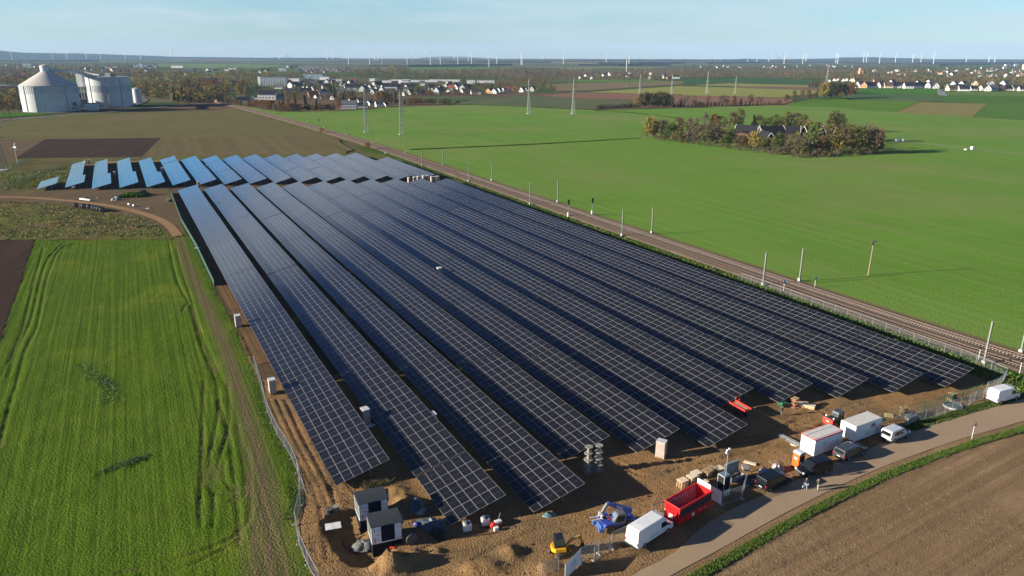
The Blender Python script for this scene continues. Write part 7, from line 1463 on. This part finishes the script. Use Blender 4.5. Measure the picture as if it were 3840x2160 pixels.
wood('town_woods', [(S[0], [(0, 220), (2400, 225), (2400, 440), (2050, 430), (1250, 450), (0, 640)], 640, (9, 15), MIX), (S[0], [(2020, 400), (2576, 380), (2576, 780), (2150, 760), (2020, 700)], 150, (9, 15), AUT),
    (S[0], [(0, 640), (310, 560), (320, 800), (0, 900)], 26, (9, 13), AUT), (S[1], [(0, 330), (600, 360), (1500, 400), (1560, 420), (1320, 560), (900, 700), (700, 820), (0, 830)], 420, (9, 15), AUT), (S[1], [(700, 620), (1320, 560), (1600, 600), (1700, 720), (1200, 780), (800, 790)], 38, (6, 10), AUT), (S[1], [(600, 320), (2576, 320), (2576, 470), (1700, 500)], 230, (7, 12), MIX), (S[1], [(1700, 560), (2576, 560), (2576, 820), (1700, 800)], 110, (5, 9), MIX)])
wood('garden_trees', [(S[2], [(0, 520), (1000, 560), (2000, 570), (2500, 640), (2000, 700), (1500, 700), (900, 710), (0, 720)], 190, (5, 8), MIX), (S[2], [(0, 720), (950, 720), (950, 850), (0, 830)], 34, (5, 9), MIX), (S[2], [(900, 700), (2000, 705), (2400, 700), (2400, 715), (1800, 728), (950, 730)], 60, (4, 6), DK),
    (S[2], [(1900, 570), (2576, 560), (2576, 610), (1950, 600)], 40, (6, 9), dict(rust=3, brown=3, olive=1)), (S[3], [(0, 560), (620, 560), (640, 690), (300, 690), (0, 680)], 46, (6, 10), AUT), (S[3], [(0, 440), (640, 450), (600, 545), (0, 550)], 60, (7, 11), dict(olive=3, rust=2, brown=2)),
    (S[5], [(60, 560), (1290, 560), (1290, 600), (60, 600)], 40, (4, 7), MIX), (S[5], [(1300, 540), (1400, 540), (1400, 690), (1300, 680)], 8, (7, 12), dict(dark=2, green=1)), (S[5], [(1400, 560), (2576, 560), (2576, 640), (1400, 630)], 45, (4, 7), MIX)])
wood('middle_woods', [(S[2], [(0, 320), (700, 350), (1000, 330), (1060, 370), (2576, 340), (2576, 390), (1100, 410), (0, 420)], 210, (10, 16), MIX), (S[2], [(700, 300), (1000, 290), (1030, 400), (720, 400)], 30, (13, 20), dict(olive=3, yellow=3, bare=2)), (S[2], [(250, 425), (1400, 425), (2480, 430), (2480, 465), (1200, 470), (300, 470)], 150, (8, 12), DK),
    (S[3], [(0, 330), (820, 330), (900, 440), (350, 445), (0, 390)], 110, (10, 16), DK), (S[3], [(820, 330), (2576, 330), (2576, 480), (1400, 480), (900, 470)], 190, (8, 13), MIX), (S[3], [(860, 440), (2400, 470), (2400, 505), (800, 500)], 60, (5, 8), dict(rust=3, brown=3, olive=1)),
    (S[4], [(0, 330), (950, 340), (1000, 400), (500, 460), (0, 470)], 150, (9, 14), DK), (S[4], [(500, 420), (900, 400), (1300, 440), (500, 450)], 30, (6, 9), MIX), (S[4], [(950, 330), (2576, 320), (2576, 480), (2100, 490), (1350, 450)], 240, (8, 13), MIX), (S[4], [(1430, 490), (2100, 480), (2100, 495), (1450, 502)], 30, (4, 6), DK), (S[4], [(0, 235), (2576, 270), (2576, 330), (0, 330)], 200, (9, 14), DK)])
wood('right_town_woods', [(S[5], [(0, 260), (2576, 250), (2576, 340), (0, 340)], 240, (9, 14), DK), (S[5], [(0, 340), (2576, 330), (2576, 430), (0, 430)], 260, (8, 13), MIX), (S[5], [(0, 420), (2576, 420), (2576, 560), (1400, 550), (0, 550)], 330, (8, 13), MIX)])
hm = [(80+(1650-80)*t, 350+195*t) for t in np.linspace(0, 1, 9)]+[(2050, 530), (2460, 508)]
wood('farm_undergrowth', [(zg, hm+[(2470, 490), (2050, 512), (1650, 520)]+[(x, y-20) for x, y in reversed(hm[:8])], 110, (2.4, 4.6), dict(bare=4, brown=3, olive=3)),
    (zg, [(150, 300), (900, 300), (1000, 330), (1000, 420), (600, 395), (120, 335)], 40, (6, 9.5), dict(bare=3, brown=3, olive=3, green=1)), (zg, [(1000, 390), (1650, 400), (1650, 510), (1000, 445)], 34, (5, 8), dict(bare=2, brown=2, olive=3, green=2)), (zg, [(1650, 300), (2440, 330), (2450, 490), (1650, 510)], 60, (6, 10), dict(bare=3, brown=3, olive=4))])
# long belts of far forest
def belt(pts, h, dep, seed, col):
    """a bumpy ridge of treetops"""
    line = resample(pts, 220); VS = []; FS = []; nx = len(line); prof = [(0, 0), (.08, .8), (.35, 1), (.7, .95), (1, 0)]
    for i, p in enumerate(line):
        d = Vector((p.x, p.y, 0)).normalized()
        for j, (q, z) in enumerate(prof):
            nz = 1+.5*float(fbm(np.array([i*1.0]), np.array([j*3.3+seed]), 3, 3, seed)); VS.append((p.x+d.x*dep*q, p.y+d.y*dep*q, h*z*nz if z else -.5))
    k = len(prof)
    for i in range(nx-1): FS += [(i*k+j, i*k+j+1, (i+1)*k+j+1, (i+1)*k+j) for j in range(k-1)]
    return VS, FS
mFor = M('far forest', (.040, .042, .026), 1, col2=(.060, .048, .030), scale=.01, spec=0)
def cap(P, far=11500):
    d = P.length
    return P if 0 < P.y and d < far else Vector((P.x*far/d, abs(P.y)*far/d, 0)) if P.y > 0 else Vector((-P.x*far/d, -P.y*far/d, 0))
fb = MB()
for f, L, h, dep in ((0, [(-200, 165), (640, 160), (1400, 168), (2576, 178)], 14, 500), (0, [(-200, 205), (800, 205), (1500, 200), (2576, 215)], 13, 300), (0, [(-200, 135), (1200, 140), (2576, 155)], 22, 800), (1, [(-200, 175), (800, 182), (1500, 190), (2576, 195)], 14, 400), (1, [(300, 205), (1200, 212), (2576, 222)], 10, 200), (1, [(0, 152), (1500, 165), (2576, 175)], 26, 900), (2, [(-100, 215), (800, 220), (1600, 225), (2576, 225)], 14, 300), (2, [(0, 190), (800, 195), (1700, 200), (2576, 205)], 24, 700), (2, [(420, 285), (1000, 288), (2576, 262)], 10, 150), (3, [(-100, 225), (600, 225), (1300, 245), (1900, 245), (2700, 235)], 15, 300), (3, [(0, 200), (1000, 205), (2600, 205)], 26, 800), (3, [(1000, 272), (1600, 272), (1950, 268), (2400, 268)], 11, 150), (4, [(-100, 235), (400, 240), (1200, 225), (2700, 225)], 13, 300), (4, [(0, 205), (1000, 205), (2600, 205)], 25, 800), (5, [(-100, 235), (900, 240), (2700, 235)], 13, 300), (5, [(0, 205), (1000, 210), (2700, 210)], 26, 800), (5, [(0, 255), (1300, 265), (2700, 245)], 11, 200)):
    v, q = belt([cap(S[f](*p)) for p in L], h, dep, f*3+len(fb.v) % 7, None); fb.raw(v, q)
tag(fb.build('far_forest', mFor), kind='stuff')
# ------------------------------------------------------------------ hills on the horizon
def hill(profile, dist, mat, name='hills', base=0.0, dep=2600):
    VS = []; FS = []; pts = []
    for (k, X, Y) in profile:
        px, py = 640*k+X*.24845, 180+Y*.24845; D = G(px, 235); D = D*(dist/D.length); Hh = hgt(D, py); pts.append((D, Hh))
    fine = []
    for (a, ha), (b_, hb) in zip(pts[:-1], pts[1:]):
        for t in np.linspace(0, 1, 9)[:-1]: fine.append((a.lerp(b_, t), ha+(hb-ha)*t))
    fine.append(pts[-1])
    for i, (p, h) in enumerate(fine):
        d = p.normalized(); j = 1+.05*float(fbm(np.array([i*1.]), np.array([dist]), 4, 3, 2))
        for q, z in ((-.6, -2), (-.25, h*.55), (0, h*j), (.4, h*.7), (1, -2)): VS.append((p.x+d.x*dep*q, p.y+d.y*dep*q, z))
    for i in range(len(fine)-1): FS += [(i*5+j, i*5+j+1, (i+1)*5+j+1, (i+1)*5+j) for j in range(4)]
    b = MB(); b.raw(VS, FS); tag(b.build(name, mat, smooth=True), kind='structure')
mHill = M('wooded hills', (.035, .050, .040), 1, col2=(.05, .06, .045), scale=.002, spec=0); mHillP = M('pale spoil hill', (.16, .16, .15), 1, spec=0)
hill([(0, -900, 20), (0, 0, 35), (0, 150, 50), (0, 400, 70), (0, 700, 75), (0, 1000, 83), (0, 1100, 79), (0, 1500, 90), (0, 1900, 105), (0, 2300, 117), (1, 0, 130), (1, 900, 140), (1, 1800, 158), (2, 0, 168)], 12500, mHill)
hill([(2, 1000, 185), (2, 1120, 165), (2, 1200, 145), (2, 1350, 132), (2, 1600, 130), (2, 1850, 133), (2, 2200, 150), (2, 2576, 180)], 13000, mHillP, 'spoil_hill')
hill([(3, 0, 182), (3, 1500, 184), (4, 0, 182), (4, 600, 178), (4, 750, 170), (4, 950, 160), (4, 1300, 172), (4, 1900, 163), (4, 2250, 158), (4, 2400, 142), (5, 0, 142), (5, 300, 138), (5, 600, 150), (5, 900, 155), (5, 1200, 168), (5, 1900, 170), (5, 2576, 172), (5, 4000, 175)], 12500, mHill)
# ------------------------------------------------------------------ pylons and wind turbines
mLat = M('lattice steel', (.42, .42, .36), .6, .2, col2=(.36, .37, .32)); mLatD = M('dark lattice steel', (.16, .18, .18), .6, .3)
def pylon(P, ytop, label, arms, mat=None, H=None, rz=.35, base=.085):
    H = H or hgt(P, ytop); root = thing('pylon', label, 'pylon', (P.x, P.y, 0), rz, 'lattice power pylons'); w0, w1_ = H*base, .5; t = max(.16, H*.0058)
    W = lambda z: w0*(1-z/H)**1.15+w1_*(z/H)
    b = MB(); L = 11; zs = [H*.95*(1-(1-i/L)**1.25) for i in range(L+1)]
    for sx in (-1, 1):
        for sy in (-1, 1):
            for a, c in zip(zs[:-1], zs[1:]): b.bar((sx*W(a)/2, sy*W(a)/2, a), (sx*W(c)/2, sy*W(c)/2, c), t*1.3)
    for a, c in zip(zs[:-1], zs[1:]):
        for s_ in (-1, 1):
            b.bar((-W(a)/2, s_*W(a)/2, a), (W(c)/2, s_*W(c)/2, c), t*.75); b.bar((W(a)/2, s_*W(a)/2, a), (-W(c)/2, s_*W(c)/2, c), t*.75); b.bar((s_*W(a)/2, -W(a)/2, a), (s_*W(c)/2, W(c)/2, c), t*.75)
    b.bar((0, 0, H*.94), (0, 0, H), t*1.5); b.build('tower', mat or mLat, root)
    for zf, hw in arms:
        z = H*zf; b = MB()
        for s_ in (-1, 1):
            for y in (-.3, .3): b.bar((0, y, z), (s_*hw, 0, z), t)
            b.bar((0, 0, z+hw*.24+.3), (s_*hw, 0, z), t)
            for q in (.35, .7): b.bar((s_*hw*q, 0, z), (s_*hw*q, 0, z+(hw*.24+.3)*(1-q)), t*.7)
        b.build('crossarm', mat or mLat, root)
    MB().box((0, 0, .15), (w0+1, w0+1, .5)).build('footing', mConW, root); return root
A3 = [(.80, 3.4), (.66, 4.6), (.52, 5.0)]; A2 = [(.80, 4.4), (.58, 5.2)]
pylon(Q(1, 0)(190, 998), 655*.49689, 'nearest pylon in the wheat field, the left one', [(.79, 4.5), (.57, 5.2)]); pylon(Q(1, 0)(455, 1015), 680*.49689, 'nearest pylon in the wheat field, the right one', A3)
pylon(Q(1, 0)(1415, 860), 590*.49689, 'pylon in mid wheat field, the left of the pair', A2); pylon(Q(1, 0)(1750, 860), 590*.49689, 'pylon in mid wheat field, the right of the pair', A2)
pylon(S[3](1925, 730), 180+395*.24845, 'pylon behind the tall tree clump, the left one', A2); pylon(S[3](2405, 735), 180+410*.24845, 'pylon behind the tall tree clump, the right one', A2)
pylon(S[4](365, 680), 180+340*.24845, 'pylon in the yellow green field, the taller one', A3); pylon(S[4](790, 690), 180+420*.24845, 'pylon in the yellow green field, the shorter one', A3)
pylon(S[4](2170, 530), 180+250*.24845, 'pylon rising behind the tree clump at the right fields', A2); pylon(S[3](870, 525), 180+340*.24845, 'thin pylon at the orchard before the far woods', A2, mLatD); pylon(S[3](1740, 580), 180+350*.24845, 'thin pylon standing in front of the radio tower', A2, mLatD)
pylon(G(5, 640), 0, 'big dark pylon cut by the left edge beside the rough grass', [(.93, 3.0), (.76, 4.2), (.58, 4.6)], mLatD, H=hgt(G(5, 640), 428), rz=.2, base=.17)
mTurb = M('turbine white', (.60, .61, .62), .6); tn = 0
TB = [(0, 170, 112, 62), (0, 790, 118, 62), (0, 1010, 130, 98), (0, 1300, 128, 70), (0, 1515, 130, 82), (0, 1890, 136, 88), (0, 2120, 136, 62), (0, 2145, 138, 82), (1, 1640, 180, 72), (1, 1722, 182, 84), (1, 1770, 180, 82), (1, 2370, 188, 92), (1, 2447, 188, 88), (2, 110, 245, 98), (2, 428, 260, 108), (2, 502, 195, 104), (2, 527, 195, 98), (2, 555, 202, 92), (2, 615, 260, 108), (2, 995, 250, 112), (2, 1080, 250, 118), (2, 1345, 255, 66), (2, 1495, 262, 118), (2, 1705, 196, 102), (2, 1760, 255, 118), (2, 1915, 212, 108), (2, 1965, 238, 86), (2, 2200, 192, 140), (2, 2228, 290, 112), (2, 2348, 250, 116), (3, 50, 192, 112), (3, 137, 255, 92), (3, 153, 260, 116), (3, 775, 245, 72), (3, 1420, 240, 92), (3, 1765, 245, 88), (3, 420, 192, 130), (3, 475, 192, 126), (3, 545, 192, 126), (3, 2015, 196, 140), (4, 980, 205, 170), (4, 1120, 208, 166), (4, 1295, 210, 176), (4, 1530, 238, 100), (4, 1808, 236, 96), (4, 1858, 222, 96), (4, 2308, 225, 102), (4, 2338, 235, 96), (5, 150, 222, 86), (5, 192, 230, 86), (5, 390, 240, 96), (5, 630, 225, 96), (5, 890, 230, 106), (5, 1015, 238, 106), (5, 1205, 240, 96), (5, 1705, 196, 130), (5, 2045, 196, 130), (5, 2135, 196, 138)]
def near_what(k, X):
    a = 640*k+X*.24845
    return 'over the hills left of the steam plume' if a < 640 else 'over the far green field' if a < 1270 else 'left of the pale spoil hill' if a < 1560 else 'before the pale spoil hill' if a < 1860 else 'left of the radio tower' if a < 2350 else 'between radio tower and the rising smoke' if a < 2930 else 'between the smoke and the right hand hill' if a < 3200 else 'above the right hand town'
cnt = {}
for k, X, Y, T in TB:
    P = cap(S[k](X, Y), 10500); H = hgt(P, 180+T*.24845); r_ = H*.40; w_ = near_what(k, X); cnt[w_] = cnt.get(w_, 0)+1
    root = thing('wind_turbine', f'{ORD[cnt[w_]-1]} white wind turbine from the left {w_}', 'wind turbine', (P.x, P.y, 0), random.choice([-.5, .2, .9, 1.3]), 'wind turbines on the horizon'); th = P.length*(.00027 if k else .0002)
    MB().tube((0, 0, 0), (0, 0, H), th*1.6, th*1.1, 8).build('tower', mTurb, root); MB().box((1, 0, H), (9, 3.2, 3.4)).build('nacelle', mTurb, root); a0 = random.random()*2.1
    for q in range(3):
        bl = MB().prism([(-.2, 0), (.2, 0), (.12, 1), (-.05, 1)], -.05, .05).build('blade', mTurb, root, loc=(-4.5, 0, H)); bl.rotation_euler = (a0+q*2.094, 0, 0)
        bl.data.transform(Matrix.Rotation(math.pi/2, 4, 'Z')); bl.scale = (8, th*2.0, r_)
# ------------------------------------------------------------------ steam
def steam_mat():
    m = bpy.data.materials.new('steam'); m.use_nodes = True; nt = m.node_tree; nt.nodes.remove(nt.nodes['Principled BSDF']); v = nt.nodes.new('ShaderNodeVolumePrincipled'); v.inputs['Color'].default_value = (1, .97, .94, 1); v.inputs['Density'].default_value = .09; v.inputs['Anisotropy'].default_value = .2
    nt.links.new(v.outputs[0], nt.nodes['Material Output'].inputs['Volume']); return m
mSteam = steam_mat()
def plume(pts, dist, label):
    b = MB(); c0 = None
    for (px, py, r) in pts:
        D = G(px, 235); D = D*(dist/D.length); z = hgt(D, py); rr = r*dist/FPX; c0 = c0 or (D.x, D.y, 0)
        ic = bmesh.new(); bmesh.ops.create_icosphere(ic, subdivisions=2, radius=rr)
        b.raw([(v.co.x*(1+.25*math.sin(v.co.z/rr*5+px))+D.x, v.co.y+D.y, v.co.z*(1+.2*math.sin(v.co.x/rr*4))+z) for v in ic.verts], [tuple(v.index for v in f.verts) for f in ic.faces]); ic.free()
    o = b.build('steam_plume', mSteam, smooth=True); tag(o, label, 'steam plume', None, 'stuff')
plume([(644, 206, 3.5), (646, 200, 4), (645, 194, 4.5), (648, 188, 4.5), (652, 184, 3.5)], 6000, 'white steam plume on the horizon left of the far green field')
plume([(2908, 206, 2.5), (2906, 201, 3), (2914, 218, 4), (2922, 216, 3.5), (2926, 219, 3)], 7000, 'pale double steam plume on the horizon right of the radio tower'); plume([(2934, 206, 3), (2932, 201, 3.5), (2936, 210, 2.5)], 7000, 'small pale steam puff on the right horizon')
plume([(2, 145, 7), (8, 135, 8), (12, 125, 7), (4, 118, 6)], 3500, 'faint steam cloud at the left edge of the sky')
# ------------------------------------------------------------------ grass tufts
def tufts(name, lines, n, h, w_, cols, zoff=.1, jit=1.0):
    VV = []; r = np.random.default_rng(len(name)); a, c = lines
    for _ in range(n):
        i = r.integers(len(a)-1); t = r.random(); u = r.random(); p = Vector(a[i]).lerp(Vector(a[i+1]), t).lerp(Vector(c[i]).lerp(Vector(c[i+1]), t), u)
        for k in range(3):
            an = r.random()*6.28; hh = h*r.uniform(.4, 1.2); dx, dy = math.cos(an)*w_*r.uniform(.5, 1), math.sin(an)*w_*r.uniform(.5, 1); lx, ly = r.normal(0, h*.45, 2); ox, oy = r.normal(0, .12*jit, 2)
            VV += [(p.x+ox-dx, p.y+oy-dy, zoff), (p.x+ox+dx, p.y+oy+dy, zoff), (p.x+ox+dx*.4+lx, p.y+oy+dy*.4+ly, zoff+hh), (p.x+ox-dx*.4+lx, p.y+oy-dy*.4+ly, zoff+hh)]
    V = np.array(VV); F_ = np.arange(len(V)).reshape(-1, 4); return tag(npmesh(name, V, F_, cols, r.integers(0, len(cols), len(F_))), kind='stuff')
g_a, g_b, g_c = M('grass green', (.075, .150, .020), .9, spec=.05, col2=(.10, .165, .025)), M('grass dark', (.045, .095, .014), .9, spec=.05), M('grass straw', (.17, .14, .06), .8)
tufts('verge_grass', (offs(road_lo, -1.0*sgn), L2_), 13000, .17, .04, [g_a, g_a, g_b, g_a, g_c], .15)
tufts('roadside_grass', (offs(road_up, -.1*sgn)[24:52], up_out[24:52]), 5500, .17, .04, [g_a, g_b, g_b, g_c], .17)
tufts('railside_grass', ([RT(116.6, t) for t in range(52, 330, 6)], [RT(122.5, t) for t in range(52, 330, 6)]), 9000, .42, .2, [g_b, g_a, g_a, g_b, g_c], .1, 3)
fl = [p for p in fence_px[:14]]; tufts('fence_grass', (fl, [p+Vector((-1.8, .3, 0)) for p in fl]), 3200, .16, .045, [g_a, g_a, g_c], .05, 2)
dl = P2(Q(1, 0), [(520, 1132), (1000, 1112), (1400, 1094), (1800, 1072), (2260, 1044)]); tufts('ditch_grass', (dl, [p+Vector((.2, 2.2, 0)) for p in dl]), 1900, .55, .45, [g_a, g_b, g_a], .03, 4)
dl = P2(S[3], [(1260, 945), (1700, 972), (2150, 1015), (2576, 1075)]); tufts('ditch_reeds', (dl, [p+Vector((.4, 3, 0)) for p in dl]), 1100, .7, .6, [g_a, g_b, g_a], .03, 5)
wb = P2(q01, [(700, 1290), (760, 1400), (880, 1449)])+P2(q02, [(900, 60), (880, 160)]); tufts('field_weeds', (wb, [p+Vector((-3.2, .5, 0)) for p in wb]), 420, .07, .17, [M('weed leaves', (.10, .18, .085), .7), g_a], .1, 5)
wb = P2(q02, [(720, 690), (850, 650), (960, 600), (1080, 570)]); tufts('meadow_weeds', (wb, [p+Vector((.4, 1.6, 0)) for p in wb]), 240, .07, .17, [M('weed leaves two', (.10, .175, .08), .7), g_a], .1, 4)
wm = P2(z7, [(1500, 870), (1640, 850), (1800, 860)]); tufts('weed_mound', (wm, [p+Vector((.5, 6, 0)) for p in wm]), 900, 1.1, .4, [g_a, g_b], .1, 6)
rp = [G(30, 640), G(120, 650), G(230, 660)]; tufts('rough_tufts', (P2(z7, [(-400, 480), (300, 420), (900, 330)]), P2(z7, [(-400, 760), (100, 700), (560, 640)])), 900, .4, .25, [g_a, g_c, g_a], .1, 6)
tufts('pasture_tufts', (P2(z7, [(-1200, 920), (0, 930), (900, 1030), (1900, 1200)]), P2(z7, [(-1200, 1500), (0, 1520), (1100, 1500), (2250, 1490)])), 1300, .4, .25, [g_c, g_a, g_a, g_c], .1, 6)
ck = P2(tz, [(560, 175), (700, 145), (860, 120)]); tufts('dry_reeds', (ck, [p+Vector((.1, .6, 0)) for p in ck]), 160, .8, .03, [g_c], .1, 2)
def litter(name, n, pick, size, mats, flat, seed):
    r = np.random.default_rng(seed); VV = []; FF = []; MI = []; q = 0
    base = np.array([(1, 0, 0), (-.5, .87, 0), (-.5, -.87, 0), (0, 0, 1)], float)
    while q < n:
        p = pick(r)
        if p is None: continue
        s_ = size*r.uniform(.35, 1.3); a = r.random()*6.28; ca, sa = math.cos(a), math.sin(a); B = base*np.array([s_, s_*(.5 if not flat else .22), s_*(.7 if not flat else .25)])
        VV.append(np.stack([B[:, 0]*ca-B[:, 1]*sa+p[0], B[:, 0]*sa+B[:, 1]*ca+p[1], B[:, 2]+p[2]], 1)); o = 4*q; FF += [(o, o+1, o+3), (o+1, o+2, o+3), (o+2, o, o+3)]; MI += [int(r.integers(len(mats)))]*3; q += 1
    return tag(npmesh(name, np.concatenate(VV), FF, mats, MI), kind='stuff')
yv = np.empty(len(yard.data.vertices)*3, np.float32); yard.data.vertices.foreach_get('co', yv); yv = yv.reshape(-1, 3)
def pick_yard(r):
    p = yv[r.integers(len(yv))]; return p if vn(np.array([p[0]/3.1]), np.array([p[1]/3.1]))[0] > r.random()*.9 else None
litter('soil_clods', 5200, pick_yard, .17, [M('clod dark', (.10, .062, .034), .95), M('clod brown', (.17, .10, .05), .95), M('clod light', (.27, .17, .085), .95)], False, 5)
litter('yard_litter', 260, pick_yard, .26, [M('wood scraps', (.48, .36, .22), .9), M('plastic scraps', (.5, .5, .5), .6), M('dark scraps', (.04, .04, .045), .7)], True, 6)
pv = bpy.data.objects['tilled_brown_field'].data; fv = np.empty(len(pv.vertices)*3, np.float32); pv.vertices.foreach_get('co', fv); fv = fv.reshape(-1, 3)
def pick_field(r):
    p = fv[r.integers(len(fv))]; return p if p[1] < 150 and (vn(np.array([p[0]/6]), np.array([p[1]/6]))[0] > r.random()*.8) else None
litter('straw_litter', 6000, pick_field, .22, [M('straw bits', (.42, .32, .17), .9), M('clods of the field', (.10, .066, .04), .95), M('clods of the field two', (.13, .085, .05), .95), M('green sprouts', (.10, .14, .04), .9)], True, 7)
# ------------------------------------------------------------------ air
hz = MB().box((0, 2000, 158), (37000, 37000, 322)).build('haze', None) if False else None
hb_ = bpy.data.meshes.new('haze'); zlo, zhi, Rz = -3.0, 330.0, 18600
hb_.from_pydata([(x, y, z) for z in (zlo, zhi) for y in (2000-Rz, 2000+Rz) for x in (-Rz, Rz)], [], [(0, 2, 3, 1), (4, 5, 7, 6), (0, 1, 5, 4), (2, 6, 7, 3), (0, 4, 6, 2), (1, 3, 7, 5)])
hm_ = bpy.data.materials.new('air'); hm_.use_nodes = True; nt = hm_.node_tree; nt.nodes.remove(nt.nodes['Principled BSDF']); v = nt.nodes.new('ShaderNodeVolumePrincipled')
v.inputs['Color'].default_value = (.44, .68, 1.0, 1); v.inputs['Density'].default_value = 3.8e-5; v.inputs['Anisotropy'].default_value = .0
nt.links.new(v.outputs[0], nt.nodes['Material Output'].inputs['Volume']); hb_.materials.append(hm_)
ho = bpy.data.objects.new('haze', hb_); COL.objects.link(ho); tag(ho, kind='stuff')
